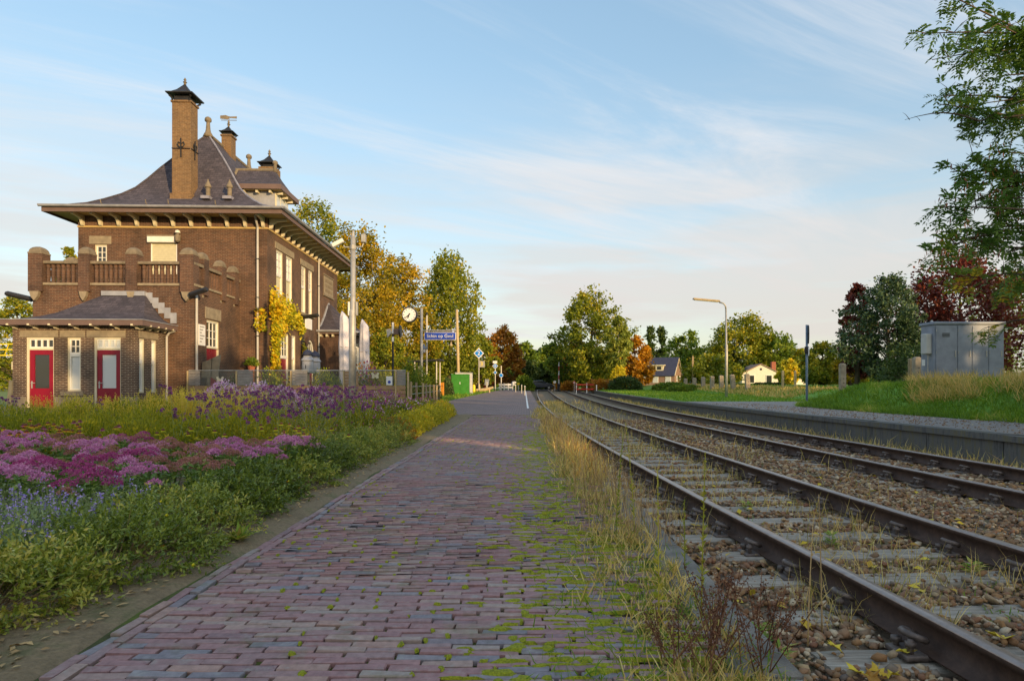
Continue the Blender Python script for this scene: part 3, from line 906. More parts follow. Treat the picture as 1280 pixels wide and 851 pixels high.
def window(face, a0, a1, z0, z1, nx=2, nz=3, pane='glass_dark', frame='white_paint', depth=.12, sill=None, split=None, low_pane=None, outer='cream_paint', parent=None, name='window'):
    """window set back in its opening; split = height of the meeting rail, upper light gets the bars"""
    mb = MB(); w = .055
    face.box(mb, a0, a0+w, -depth, -depth+.07, z0, z1); face.box(mb, a1-w, a1, -depth, -depth+.07, z0, z1)
    face.box(mb, a0+w, a1-w, -depth, -depth+.07, z1-w, z1); face.box(mb, a0+w, a1-w, -depth, -depth+.07, z0, z0+w)
    win = B(name, mb, outer, parent)
    A0, A1, Z0, Z1 = a0+w, a1-w, z0+w, z1-w
    lights = [(Z0, Z1, nx, nz, pane)] if split is None else [(split+.03, Z1, nx, nz, pane), (Z0, split-.03, 1, 1, low_pane or pane)]
    fr = MB(); 
    for zz0, zz1, kx, kz, pn in lights:
        s = .045
        face.box(fr, A0, A0+s, -depth-.02, -depth+.045, zz0, zz1); face.box(fr, A1-s, A1, -depth-.02, -depth+.045, zz0, zz1)
        face.box(fr, A0+s, A1-s, -depth-.02, -depth+.045, zz1-s, zz1); face.box(fr, A0+s, A1-s, -depth-.02, -depth+.045, zz0, zz0+s)
        for i in range(1, kx):
            c = A0+s + (A1-A0-2*s)*i/kx; face.box(fr, c-.013, c+.013, -depth-.005, -depth+.030, zz0+s, zz1-s)
        for j in range(1, kz):
            c = zz0+s + (zz1-zz0-2*s)*j/kz; face.box(fr, A0+s, A1-s, -depth-.003, -depth+.028, c-.013, c+.013)
        for i in range(kx):
            for j in range(kz):
                p = MB(); ca, cb = A0+s + (A1-A0-2*s)*i/kx, A0+s + (A1-A0-2*s)*(i+1)/kx
                da, db = zz0+s + (zz1-zz0-2*s)*j/kz, zz0+s + (zz1-zz0-2*s)*(j+1)/kz
                face.box(p, ca+.001, cb-.001, -depth-.012, -depth-.006, da+.001, db-.001); B('pane', p, pn, win)
    if split is not None: face.box(fr, A0, A1, -depth-.02, -depth+.052, split-.03, split+.03)
    B('glazing_bars', fr, frame, win)
    if sill:
        mb = MB(); face.box(mb, a0-sill, a1+sill, -depth, .07, z0-.12, z0-.003, .01); B('sill', mb, 'sandstone', win)
    bk = MB(); face.box(bk, a0+.01, a1-.01, -depth-.06, -depth-.05, z0+.01, z1-.01); B('backing', bk, 'black_metal', win)
    return win
GZ = .30
# main block walls with openings
h_small, h_shut = (-7.86,-7.30,6.72,7.66), (-5.32,-4.12,6.3,7.73)
right_up = [(1.2,2.14,5.15,7.76),(2.6,3.57,5.15,7.76),(5.05,5.84,5.15,7.70),(6.34,7.05,5.15,7.70)]
h_low1, h_low2 = (1.7,3.0,1.0,3.75), (3.45,4.1,1.0,3.75)
mb = MB()
wall_x(mb, 0, -8.6, 0, GZ-.5, 8.98, [h_small, h_shut])
wall_y(mb, 0, 0, 12.6, GZ-.5, 8.98, right_up + [h_low1, h_low2])
mb.add([(-8.6,0,GZ-.5),(-8.6,12.6,GZ-.5),(-8.6,12.6,8.98),(-8.6,0,8.98)], [(0,1,2,3)]); mb.add([(-8.6,12.6,GZ-.5),(0,12.6,GZ-.5),(0,12.6,8.98),(-8.6,12.6,8.98)], [(0,1,2,3)])
B('wall', mb, 'brick_wall')
window(FM, *h_small, 2, 3, 'glass_dark')
mb = MB()                                            # roller shutter
n = 16
for i in range(n):
    z = h_shut[2] + (h_shut[3]-h_shut[2])*i/n; mb.box(h_shut[0]+.04, h_shut[1]-.04, .05, .09, z, z+(h_shut[3]-h_shut[2])/n-.008)
sh = B('roller_shutter', mb, 'blind_cream')
mb = MB().box(h_shut[0]-.10, h_shut[1]-.04, -.16, .0, h_shut[3]+.02, h_shut[3]+.30, .02); B('shutter_box', mb, 'white_paint', sh)
for q_ in (h_shut[0], h_shut[1]-.05): B('shutter_guide', MB().box(q_, q_+.05, .02, .12, h_shut[2], h_shut[3]), 'white_paint', sh)
for a0, a1, z0, z1 in ((-8.1,-7.1,7.68,8.05),(-5.5,-3.95,8.06,8.12)):
    mb = MB().box(a0, a1, -.02, .1, z0, z1, .01); B('lintel', mb, 'sandstone')
mb = MB(); mb.tube([(-4.0,-.02,7.85),(-4.0,-.18,7.85)], .03, 8); mb.lathe([(.05,0),(.13,.06),(.13,.3),(.05,.4)], (-4.0,-.2,7.75), 10); B('wall_lamp', mb, 'stone_cap')
mb = MB(); mb.lathe([(.05,0),(.12,.02),(.10,.12),(.02,.16)], (-4.0,-.2,8.16), 10); B('lamp_cap', mb, 'white_paint')
for q, h in enumerate(right_up):
    window(FR, *h, 2, 3, 'glass_pale' if q < 2 else 'glass_dark', split=h[2]+1.42, low_pane='blind_cream', depth=.10, outer='cream_paint')
mb = MB(); FR.box(mb, 1.0, 3.8, -.1, .03, 7.78, 8.12, .01); B('lintel', mb, 'sandstone')
mb = MB(); FR.box(mb, 4.85, 7.25, -.1, .03, 7.72, 8.06, .01); B('lintel', mb, 'sandstone')
mb = MB(); FR.box(mb, 4.9, 7.25, -.05, .10, 4.98, 5.13, .02); B('sill', mb, 'stone_cap')
mb = MB(); FR.box(mb, 1.0, 3.8, -.05, .10, 4.98, 5.13, .02); B('sill', mb, 'stone_cap')
window(FR, *h_low1, 3, 3, 'glass_dark', split=2.55, low_pane='red_door', depth=.10)
window(FR, *h_low2, 1, 2, 'glass_pale', split=2.55, low_pane='blind_cream', depth=.10)
# arched doorway
def arch(mb, r0, r1, yc, zc, x0, x1, n=14, leg=1.5):
    pts_o = [(yc-r1, zc-leg)] + [(yc - r1*math.cos(math.pi*i/n), zc + r1*math.sin(math.pi*i/n)) for i in range(n+1)] + [(yc+r1, zc-leg)]
    pts_i = [(yc-r0, zc-leg)] + [(yc - r0*math.cos(math.pi*i/n), zc + r0*math.sin(math.pi*i/n)) for i in range(n+1)] + [(yc+r0, zc-leg)]
    k = len(pts_o); b = len(mb.v)
    for x in (x0, x1):
        mb.v += [(x, p[0], p[1]) for p in pts_o] + [(x, p[0], p[1]) for p in pts_i]
    for i in range(k-1):
        for q in (0, 2*k):
            mb.f.append((b+q+i, b+q+i+1, b+q+k+i+1, b+q+k+i))
        mb.f.append((b+i, b+i+1, b+2*k+i+1, b+2*k+i)); mb.f.append((b+k+i, b+k+i+1, b+3*k+i+1, b+3*k+i))
ad = MB(); arch(ad, .70, .92, 6.3, 3.0, -.02, .14, leg=2.3); door_a = B('arched_doorway', ad, 'brick_dark')
ad = MB(); arch(ad, .60, .695, 6.3, 3.0, -.02, .07, leg=2.3); B('door_frame', ad, 'white_paint', door_a)
pn = MB().prism([(6.3 - .60*math.cos(math.pi*i/12), 3.0 + .60*math.sin(math.pi*i/12)) for i in range(13)] + [(6.9,1.9),(5.7,1.9)], 'x', -.01, .02); B('pane', pn, 'glass_dark', door_a)
pn = MB().prism([(5.7,1.88),(6.9,1.88),(6.9,.6),(5.7,.6)], 'x', -.01, .03); B('door_leaf', pn, 'red_door', door_a)
for i in range(3):
    pn = MB().box(.02,.045, 6.3-.32+.3*i, 6.3-.28+.3*i, 1.9, 3.45); B('glazing_bar', pn, 'white_paint', door_a)
pn = MB().box(.02,.043, 5.72, 6.88, 2.5, 2.54); B('glazing_bar', pn, 'white_paint', door_a)
mb = MB(); FR.box(mb, 5.65, 6.85, .005, .05, 4.30, 4.92, .01); B('enamel_plate', mb, 'sign_white')
pl = MB(); FR.box(pl, 9.35, 11.45, .0, .04, 6.78, 7.92, .01); plq = B('stone_plaque', pl, 'sandstone')
pl = MB(); FR.box(pl, 9.25, 11.55, .0, .07, 7.93, 8.02); FR.box(pl, 9.25, 11.55, .0, .08, 6.66, 6.77); B('plaque_moulding', pl, 'stone_cap', plq)
for i in range(3):
    pl = MB()
    a = 9.6
    while a < 11.2:
        w = .08 + .12*((i*7+int(a*10)) % 3)/2; FR.box(pl, a, a+w, .04, .058, 6.95+.3*i, 7.13+.3*i); a += w + .05
    B('carved_line', pl, 'stone_cap', plq)
# eaves: soffit, fascia, gutter, brackets
EV = dict(x0=-9.5, x1=1.0, y0=-1.0, y1=13.6)
mb = MB().box(EV['x0'], EV['x1'], EV['y0'], EV['y1'], 8.99, 9.05); B('soffit', mb, 'eave_ochre')
mb = MB()
for (a, b, c, d) in ((EV['x0']-.03, EV['x1']+.03, EV['y0']-.03, EV['y0']+.03), (EV['x0']-.03, EV['x1']+.03, EV['y1']-.03, EV['y1']+.03), (EV['x0']-.03, EV['x0']+.03, EV['y0']+.03, EV['y1']-.03), (EV['x1']-.03, EV['x1']+.03, EV['y0']+.03, EV['y1']-.03)):
    mb.box(a, b, c, d, 8.90, 9.14)
B('fascia', mb, 'eave_board')
gp = [(0,0),(.03,-.07),(.09,-.10),(.15,-.07),(.17,0),(.15,.012),(.13,-.05),(.09,-.07),(.05,-.05),(.02,.012)]
mb = MB().prism([(EV['y0']-.03-a, 9.19+b) for a, b in gp], 'x', EV['x0']-.1, EV['x1']+.2); B('gutter', mb, 'zinc')
mb = MB().prism([(EV['x1']+.03+a, 9.19+b) for a, b in gp], 'y', EV['y0']-.2, EV['y1']+.1); B('gutter', mb, 'zinc')
def bracket(d, L=.82):
    mb = MB(); mb.prism([(-.02,8.52),(-.10,8.50),(-.16,8.56),(-.20,8.70),(-.34,8.82),(-L,8.87),(-L,8.97),(-.02,8.97)], 'x', -.06, .06)
    return mb.mesh('eave_bracket', 'cream_paint')
brm = bracket(1)
for i in range(11):
    o = link('eave_bracket', brm, bld, (-8.35 + .82*i, 0, 0))
for i in range(16):
    o = link('eave_bracket', brm, bld, (0, .25 + .8*i, 0)); o.rotation_euler = (0,0,R(90))
mb = MB().box(-8.62,.03,-.04,0.0,8.44,8.52); B('string_course', mb, 'eave_ochre')
mb = MB().box(-.005,.045,0,12.62,8.44,8.52); B('string_course', mb, 'eave_ochre')
# flared hipped roof
PROF = [(0,0),(.12,.035),(.24,.085),(.34,.15),(.44,.225),(.525,.31),(.60,.42),(.68,.55),(.76,.67),(.88,.84),(1,1)]
RX, RY0, RY1, RTOP = -4.3, 3.5, 8.8, 14.2
def roofrings():
    rings = []
    for t, h in PROF:
        z = 9.16 + (RTOP-9.16)*h
        x0, x1 = EV['x0']+(RX-EV['x0'])*t, EV['x1']+(RX-EV['x1'])*t
        y0, y1 = EV['y0']+(RY0-EV['y0'])*t, EV['y1']+(RY1-EV['y1'])*t
        rings.append([(x0,y0,z),(x1,y0,z),(x1,y1,z),(x0,y1,z)])
    return rings
rings = roofrings(); mb = MB()
for r_ in rings: mb.v += r_
for i in range(len(rings)-1):
    for k in range(4): mb.f.append((i*4+k, i*4+(k+1)%4, (i+1)*4+(k+1)%4, (i+1)*4+k))
mb.f.append((3,2,1,0))
roof = B('roof', mb, 'slate')
for k in range(4):
    mb = MB().tube([(p[k][0], p[k][1], p[k][2]+.01) for p in rings], .05, 6); B('hip_tile', mb, 'lead' if k == 1 else 'slate', roof)
mb = MB().tube([(RX,RY0-.1,RTOP+.02),(RX,RY1+.1,RTOP+.02)], .10, 8); B('ridge_tile', mb, 'stone_cap', roof)
for yy in (RY0, RY1):
    mb = MB().lathe([(.26,-.15),(.20,.0),(.14,.1),(.11,.25),(.09,.55),(.09,.62),(.16,.66),(.17,.76),(.14,.84),(.05,.9)], (RX, yy, RTOP+.02), 10); B('finial', mb, 'stone_cap', roof, True)
def roofz_front(y):
    t = (y - EV['y0'])/(RY0 - EV['y0']); return 9.16 + (RTOP-9.16)*float(np.interp(t, [p[0] for p in PROF], [p[1] for p in PROF]))
for xx in (-3.03, -2.02):
    yy = .72; z = roofz_front(yy) - .05
    mb = MB().tube([(xx,yy,z-.1),(xx,yy-.02,z+.55)], .10, 10); mb.lathe([(.10,0),(.15,.03),(.15,.10),(.03,.36),(.02,.42)], (xx,yy-.02,z+.52), 10); B('vent_pipe', mb, 'stone_cap', roof)
    mb = MB().box(xx-.2,xx+.2,yy-.35,yy+.3,z-.06,z+.08); B('vent_flashing', mb, 'lead', roof)
for xx in (-7.2,-5.2,-4.2,-2.1):
    mb = MB().tube([(xx,-.45,9.35),(xx,-.62,9.42),(xx,-.66,9.58)], .022, 6); B('roof_hook', mb, 'stone_cap', roof)
def hood(cx, cy, z, w, parent, vane=False):
    mb = MB()
    for sx in (-1,1):
        for sy in (-1,1):
            mb.tube([(cx+sx*w*.62,cy+sy*w*.62,z-.02),(cx+sx*w*.66,cy+sy*w*.66,z+.12*w+.02),(cx+sx*w*.80,cy+sy*w*.80,z+.30*w)], .035*w/.5, 6)
    mb.sqlathe([(w*.55,-.02),(w*.55,w*.34)], (cx,cy,z))
    mb.sqlathe([(w*.98,w*.42),(w*1.0,w*.50),(w*.72,w*.62),(w*.42,w*.90),(w*.16,w*1.28),(w*.07,w*1.42)], (cx,cy,z))
    h = B('chimney_hood', mb, 'black_metal', parent)
    mb = MB().lathe([(.03,0),(.06,.05),(.05,.1),(.10,.14),(.03,.2),(.07,.25),(.01,.36)], (cx,cy,z+w*1.40), 8); B('hood_knob', mb, 'stone_cap', parent)
def chimney(x0, x1, y0, y1, z0, z1, w, crown=True):
    mb = MB().box(x0, x1, y0, y1, z0, z1)
    c = B('chimney', mb, 'brick_chimney')
    mb = MB().box(x0-.05, x1+.05, y0-.05, y1+.05, z1, z1+.09); B('chimney_crown', mb, 'brick_chimney', c)
    mb = MB().box(x0-.07, x1+.07, y0-.07, y1+.1, z0, z0+.42); B('chimney_flashing', mb, 'brick_chimney', c) if crown else None
    hood((x0+x1)/2, (y0+y1)/2, z1+.09, w, c)
    return c
c1 = chimney(-4.71, -3.84, .70, 1.40, 9.85, 14.63, .63)
for (ax, ay, rz) in ((-4.275, .67, 0), (-3.81, 1.05, 1)):
    mb = MB()
    def Q(a, b, z): return (ax+a, ay-b, z) if rz == 0 else (ax+b, ay+a, z)
    mb.tube([Q(0,.0,12.0),Q(0,.02,12.9)], .03, 6)
    for s in (-1,1):
        mb.tube([Q(0,.02,12.45),Q(s*.1,.02,12.5),Q(s*.17,.02,12.62),Q(s*.12,.02,12.72),Q(s*.06,.02,12.66)], .026, 6)
    mb.tube([Q(-.43 if rz==0 else -.36,.01,12.42),Q(.43 if rz==0 else .36,.01,12.42)], .02, 6)
    B('wall_anchor', mb, 'black_metal', c1)
c2 = chimney(-4.36, -3.84, 5.2, 5.8, 12.0, 14.80, .38, False)
mb = MB().tube([(-4.10,5.55,15.53),(-4.10,5.55,16.03)], .02, 6); mb.tube([(-4.53,5.55,15.81),(-3.68,5.55,15.81)], .018, 5)
mb.prism([(-4.58,15.89),(-4.18,15.85),(-4.08,15.93),(-3.68,15.91),(-3.68,16.03),(-4.08,16.01),(-4.28,16.09),(-4.58,16.06)], 'y', 5.54, 5.56); B('weather_vane', mb, 'stone_cap', c2)
# dormer on the right hand slope
dm = MB(); 
dm.box(-2.2, -.40, 2.15, 4.0, 9.9, 10.86); dorm = B('dormer', dm, 'zinc')
mb = MB().box(-.40,-.36,2.17,3.98,10.0,10.84); B('dormer_front', mb, 'cream_paint', dorm)
for i in range(3):
    mb = MB().box(-.36,-.345,2.27+.56*i,2.73+.56*i,10.12,10.72); B('dormer_window', mb, 'glass_pale', dorm)
mb = MB().box(-2.3,.02,1.75,4.4,10.88,10.94); B('dormer_soffit', mb, 'eave_ochre', dorm)
mb = MB()
mb.box(-2.4,.06,1.70,1.76,10.86,11.10); mb.box(-2.4,.06,4.40,4.46,10.86,11.10); mb.box(.0,.06,1.76,4.40,10.86,11.10); B('dormer_fascia', mb, 'eave_board', dorm)
for i in range(3):
    mb = MB().box(-.34,-.05,2.2+.75*i,2.30+.75*i,10.72,10.87); B('dormer_bracket', mb, 'cream_paint', dorm)
for i in range(3):
    mb = MB().box(-1.9+.65*i,-1.8+.65*i,1.85,2.14,10.72,10.87); B('dormer_bracket', mb, 'cream_paint', dorm)
mb = MB(); rr_ = []
for t, h in ((0,0),(.35,.22),(.7,.6),(1,1)):
    z = 11.1 + 1.1*h
    rr_.append([(-2.6, 1.72+1.33*t, z), (.05-.75*t, 1.72+1.33*t, z), (.05-.75*t, 4.44-1.33*t, z), (-2.6, 4.44-1.33*t, z)])
for q in rr_: mb.v += q
for i in range(3):
    for k in range(4): mb.f.append((i*4+k, i*4+(k+1)%4, (i+1)*4+(k+1)%4, (i+1)*4+k))
mb.f.append((0,1,2,3)); B('dormer_roof', mb, 'slate', dorm)
mb = MB().tube([(-2.7,3.08,12.24),(-.68,3.08,12.24)], .08, 8); B('dormer_ridge', mb, 'stone_cap', dorm)
mb = MB().tube([(-2.62,1.72,11.12),(-2.62,2.2,11.36),(-2.62,2.65,11.78),(-2.62,3.05,12.24)], .07, 6); B('dormer_flashing', mb, 'stone_cap', dorm)
mb = MB().lathe([(.12,-.1),(.09,.2),(.08,.3),(.14,.36),(.13,.46),(.04,.52)], (-.72,3.08,12.22), 8); B('finial', mb, 'stone_cap', dorm, True)
mb = MB().box(-2.15,-1.25,4.6,5.4,11.6,12.95); c3 = B('chimney', mb, 'brick_chimney'); hood(-1.7, 5.0, 12.95, .50, c3)
# downpipes
for (x, y, z0, z1) in ((-.40,-.10,GZ,8.7),(.10,8.0,GZ,8.7)):
    mb = MB().tube([(x,y,z0),(x,y,z1-.35),(x,y-.0,z1-.2),(x+(.05 if x > 0 else 0),y-(.35 if x < 0 else 0)+0,z1+.3)], .052, 8)
    dp = B('downpipe', mb, 'pipe_grey')
    for zz in (1.5,3.4,5.2,7.0):
        mb = MB().box(x-.07,x+.07,y-.06,y+.07,zz,zz+.04); B('pipe_bracket', mb, 'black_metal', dp)

# ---- terrace block with brick balustrade
TX0, TX1, TY, TZ = -7.46, -1.26, -4.4, 5.08
h_td = (-3.3,-2.15,.75,3.86)
mb = MB(); wall_x(mb, TY, TX0, TX1, GZ-.5, TZ, []); wall_y(mb, TX1, TY, 0, GZ-.5, TZ, [h_td])
mb.add([(TX0,TY,GZ-.5),(TX0,0,GZ-.5),(TX0,0,TZ),(TX0,TY,TZ)], [(0,1,2,3)]); mb.add([(TX0,TY,TZ-.1),(TX1,TY,TZ-.1),(TX1,0,TZ-.1),(TX0,0,TZ-.1)], [(0,1,2,3)])
B('terrace_wall', mb, 'brick_wall')
window(FTR, h_td[0], h_td[1], 2.68, h_td[3], 3, 3, 'glass_dark', depth=.10)
dl = MB(); FTR.box(dl, h_td[0], h_td[1], -.14, -.08, h_td[2], 2.66); drt = B('door', dl, 'red_door')
dl = MB(); FTR.box(dl, h_td[1]-.08, h_td[1], -.08, -.02, h_td[2], 2.66); B('door_frame', dl, 'cream_paint', drt)
mb = MB(); FTR.box(mb, -3.45, -2.0, -.1, .03, 3.90, 4.38, .01); B('lintel', mb, 'sandstone')
nb = MB(); FTR.box(nb, -4.05, -3.5, .01, .04, 2.75, 3.60); nbo = B('notice_board', nb, 'sign_white')
for i in range(6):
    nb = MB(); FTR.box(nb, -3.98, -3.58-.12*(i % 3), .041, .045, 3.48-.12*i, 3.53-.12*i); B('text_line', nb, 'sign_grey', nbo)
mb = MB().tube([(TX1+.06,TY+.12,GZ),(TX1+.06,TY+.12,4.85)], .05, 8); B('downpipe', mb, 'pipe_grey')
bal = thing_part = None
mb = MB().box(TX0-.06,TX1+.06,TY-.06,TY+.30,TZ,TZ+.09); mb.box(TX1-.30,TX1+.06,TY+.30,-.02,TZ,TZ+.09); mb.box(TX0-.06,TX0+.3,TY+.3,-.02,TZ,TZ+.09); bal = B('balustrade', mb, 'sandstone')
ZB, ZT = TZ+.09, 5.92
mb = MB().box(TX0-.05,TX1+.05,TY-.05,TY+.30,ZT,ZT+.12,.02); mb.box(TX1-.30,TX1+.05,TY+.30,-.02,ZT,ZT+.12); mb.box(TX0-.05,TX0+.30,TY+.30,-.02,ZT,ZT+.12); B('handrail', mb, 'stone_cap', bal)
def pier(cx, cy, w=.25, d=.25):
    mb = MB().box(cx-w, cx+w, cy-d, cy+d, ZB-.35, 6.30); B('pier', mb, 'brick_dark', bal)
    mb = MB()
    n_ = 6
    for i in range(n_):
        a = i/n_*math.pi/2; b = (i+1)/n_*math.pi/2
    prof_ = [(w*1.04,0),(w*1.04,.06)] + [(w*.90*math.cos(i/5*math.pi/2)+.01, .07+.24*math.sin(i/5*math.pi/2)) for i in range(6)]
    mb.sqlathe(prof_, (cx,cy,6.30), d/w); B('pier_cap', mb, 'stone_cap', bal, False)
    mb = MB().prism([(cx-w*.7,ZB-.35),(cx+w*.7,ZB-.35),(cx+w*.5,ZB-.55),(cx,ZB-.72),(cx-w*.5,ZB-.55)], 'y', cy-d-.05, cy-d+.1); B('corbel', mb, 'sandstone', bal)
px = [-7.30,-5.44,-3.62,-1.48]
for x in px: pier(x, TY+.12, .26 if x > -2 or x < -7 else .21)
for y in (-3.45,-1.8,-.45): pier(TX1-.12, y, .2, .2)
for y in (-2.3,): pier(TX0+.12, y, .2, .2)
bm_ = MB().lathe([(.085,0),(.085,.07),(.07,.09),(.08,.3),(.085,.45),(.07,.60),(.085,.63),(.085,.735)], (0,0,ZB), 6).mesh('baluster', 'brick_dark')
for a, b in zip(px[:-1], px[1:]):
    n = 7; 
    for i in range(n):
        o = link('baluster', bm_, bal, (a+.26 + (b-a-.52)*(i+.5)/n, TY+.12, 0))
for a, b in ((TY+.35,-3.65),(-3.25,-2.0),(-1.6,-.65)):
    n = max(2, int((b-a)/.21))
    for i in range(n): link('baluster', bm_, bal, (TX1-.12, a+(b-a)*(i+.5)/n, 0))
def tube_lamp(pts, parent=None):
    mb = MB().tube(pts[:2], .035, 6); wl_ = B('platform_lamp', mb, 'black_metal', parent)
    a, b = Vector(pts[1]), Vector(pts[2]); d = (b-a).normalized(); s = d.orthogonal().normalized()
    mb = MB().tube([a, a+d*.06, b-d*.06, b], [.06,.105,.105,.07], 8); B('lamp_body', mb, 'black_metal', wl_)
tube_lamp([(TX0,TY+.5,4.45),(TX0-.25,TY+.4,4.55),(TX0-1.2,TY+.2,4.78)])
tube_lamp([(TX1-.1,TY,4.65),(TX1-.05,TY-.25,4.68),(TX1+.75,TY-.5,4.88)])
tube_lamp([(0,4.2,4.75),(.25,4.2,4.75),(1.25,3.9,4.85)])

# ---- annex with two red doors
AX0, AX1, AY, AZ = -6.73, -2.33, -6.4, 3.32
fx = lambda u: (u-172)*.02875 - 2.33
fz = lambda v: EYE + (CV-v)*.02875
d1, wn_, d2 = (fx(36),fx(69.5),.32,fz(420)), (fx(85.5),fx(102.7),fz(488),fz(420)), (fx(119),fx(152),.32,fz(420))
hr = [(-6.25,-5.9,.85,fz(420)-.02),(-5.45,-5.1,.85,fz(420)-.02)]
mb = MB(); wall_x(mb, AY, AX0, AX1, GZ-.5, AZ, [d1, wn_, d2], .14); wall_y(mb, AX1, AY, TY, GZ-.5, AZ, hr, .14)
mb.add([(AX0,AY,GZ-.5),(AX0,TY,GZ-.5),(AX0,TY,AZ),(AX0,AY,AZ)], [(0,1,2,3)])
B('annex_wall', mb, 'brick_annex')
for k, (h, pane) in enumerate(((d1,'glass_dark'),(d2,'glass_pale'))):
    a0, a1, z0, z1 = h; zs = fz(436)
    mb = MB(); FA.box(mb, a0, a0+.075, -.12, -.02, z0, z1); FA.box(mb, a1-.03, a1, -.12, -.02, z0, z1); FA.box(mb, a0+.075, a1-.03, -.12, -.02, z1-.05, z1); FA.box(mb, a0+.075, a1-.03, -.12, -.03, zs, zs+.07)
    fr_ = B('door', mb, 'cream_paint'); fr_['label'] = 'red door with dark window' if k == 0 else 'red door with frosted pale window'
    L0, L1 = a0+.08, a1-.035
    mb = MB(); g0, g1, gz0, gz1 = L0+.17, L1-.16, fz(484.5), fz(442)
    FA.box(mb, L0, g0, -.11, -.055, z0, zs-.003); FA.box(mb, g1, L1, -.11, -.055, z0, zs-.003); FA.box(mb, g0, g1, -.11, -.055, z0, gz0); FA.box(mb, g0, g1, -.11, -.055, gz1, zs-.003)
    B('door_leaf', mb, 'red_door', fr_)
    mb = MB(); FA.box(mb, g0+.002, g1-.002, -.095, -.085, gz0+.002, gz1-.002); B('pane', mb, pane, fr_)
    mb = MB(); FA.box(mb, L0+.05, L0+.10, -.055, -.045, 1.02, 1.28); FA.box(mb, L0+.06, L0+.20, -.03, -.005, 1.20, 1.225); FA.box(mb, L0+.06, L0+.085, -.046, -.029, 1.20, 1.225); B('handle', mb, 'galvanised', fr_)
    mb = MB(); n = 4; T0, T1 = a0+.078, a1-.032
    FA.box(mb, T0, T1, -.11, -.05, zs+.072, zs+.12); FA.box(mb, T0, T1, -.11, -.05, z1-.10, z1-.052)
    for i in range(n+1):
        c = T0 + (T1-T0)*i/n; FA.box(mb, max(T0, c-.03), min(T1, c+.03), -.11, -.05, zs+.12, z1-.10)
    B('fanlight_frame', mb, 'white_paint', fr_)
    for i in range(n):
        mb = MB(); FA.box(mb, T0+(T1-T0)*i/n+.031, T0+(T1-T0)*(i+1)/n-.031, -.10, -.09, zs+.121, z1-.101); B('fanlight_pane', mb, pane, fr_)
    mb = MB(); FA.box(mb, a0, a1, -.2, -.19, z0, z1); B('backing', mb, 'black_metal', fr_)
window(FA, *wn_, 2, 2, 'glass_dark', split=fz(441.5), low_pane='glass_pale', depth=.12)
for h in hr: window(FAR, *h, 1, 1, 'glass_pale', split=h[2]+1.15, depth=.10)
for a, b in ((fx(28),fx(75)),(fx(77),fx(108)),(fx(110),fx(158))):
    mb = MB(); FA.box(mb, a, b, -.1, .025, fz(419.8), fz(411), .008); B('lintel', mb, 'sandstone')
mb = MB(); FAR.box(mb, -6.3, -5.0, -.1, .025, fz(419.8), fz(411), .008); B('lintel', mb, 'sandstone')
mb = MB(); FA.box(mb, fx(79), fx(107), -.1, .08, fz(494), fz(488.2), .01); B('sill', mb, 'sandstone')
for a, b in ((AX0-.03, d1[0]), (d1[1], d2[0]), (d2[1], AX1+.03)):
    mb = MB(); FA.box(mb, a, b, -.05, .03, -.2, .70, .01); B('plinth', mb, 'sandstone')
# annex roof: bell shaped lean-to hip
o_ = .42
mb = MB(); rr_ = []
for t, h in ((0,0),(.2,.075),(.4,.19),(.55,.33),(.7,.55),(.85,.78),(1,1)):
    z = 3.46 + 1.28*h
    rr_.append([(AX0-o_+(2.30+o_)*t*.92, AY-o_+(2.0+o_)*t, z), (AX1+o_-(.80+o_)*t, AY-o_+(2.0+o_)*t, z), (AX1+o_-(.80+o_)*t, TY+.02, z), (AX0-o_+(2.30+o_)*t*.92, TY+.02, z)])
for q in rr_: mb.v += q
for i in range(len(rr_)-1):
    for k in (0,1,3): mb.f.append((i*4+k, i*4+(k+1)%4, (i+1)*4+(k+1)%4, (i+1)*4+k))
mb.f.append((0,1,2,3)); aro = B('annex_roof', mb, 'slate')
a_, b_ = rr_[-1][0], rr_[-1][1]
mb = MB().box(a_[0]-.1,b_[0]+.05,TY-.16,TY-.01,4.66,4.84); B('flashing', mb, 'zinc', aro)
for i in range(5):
    x = b_[0] + .05 + .235*i; zt = 4.80 - .20*i
    mb = MB().box(x, x+.232, TY-.05-.002*i, TY-.005, zt-.42, zt); B('step_flashing', mb, 'zinc', aro)
mb = MB().box(AX0-o_-.03,AX1+o_+.03,AY-o_-.03,AY-o_+.02,3.28,3.47); mb.box(AX1+o_-.02,AX1+o_+.03,AY-o_+.02,TY,3.28,3.47); mb.box(AX0-o_-.03,AX0-o_+.02,AY-o_+.02,TY,3.28,3.47); B('annex_fascia', mb, 'eave_board', aro)
mb = MB().box(AX0-o_-.06,AX1+o_+.06,AY-o_-.06,AY-o_+.10,3.472,3.50); mb.box(AX1+o_-.02,AX1+o_+.06,AY-o_+.10,TY,3.472,3.50); B('gutter', mb, 'zinc', aro)
mb = MB().box(AX0-o_+.02,AX1+o_-.02,AY-o_+.02,TY,3.33,3.37); B('annex_soffit', mb, 'eave_board', aro)
abm = MB().prism([(0,3.16),(-.14,3.18),(-.20,3.24),(-.46,3.27),(-.46,3.33),(0,3.33)], 'x', -.04, .04).mesh('eave_bracket', 'cream_paint')
for i in range(7):
    link('eave_bracket', abm, bld, (AX0+.15+.72*i, AY, 0)).rotation_euler = (0,0,0)
for i in range(4):
    link('eave_bracket', abm, bld, (AX1, AY+.1+.52*i, 0)).rotation_euler = (0,0,R(90))
mb = MB().tube([(AX1+.10,TY-.15,GZ),(AX1+.10,TY-.15,3.05),(AX1+.2,TY-.15,3.2),(AX1+.42,TY-.15,3.28)], .045, 8); B('downpipe', mb, 'pipe_grey')

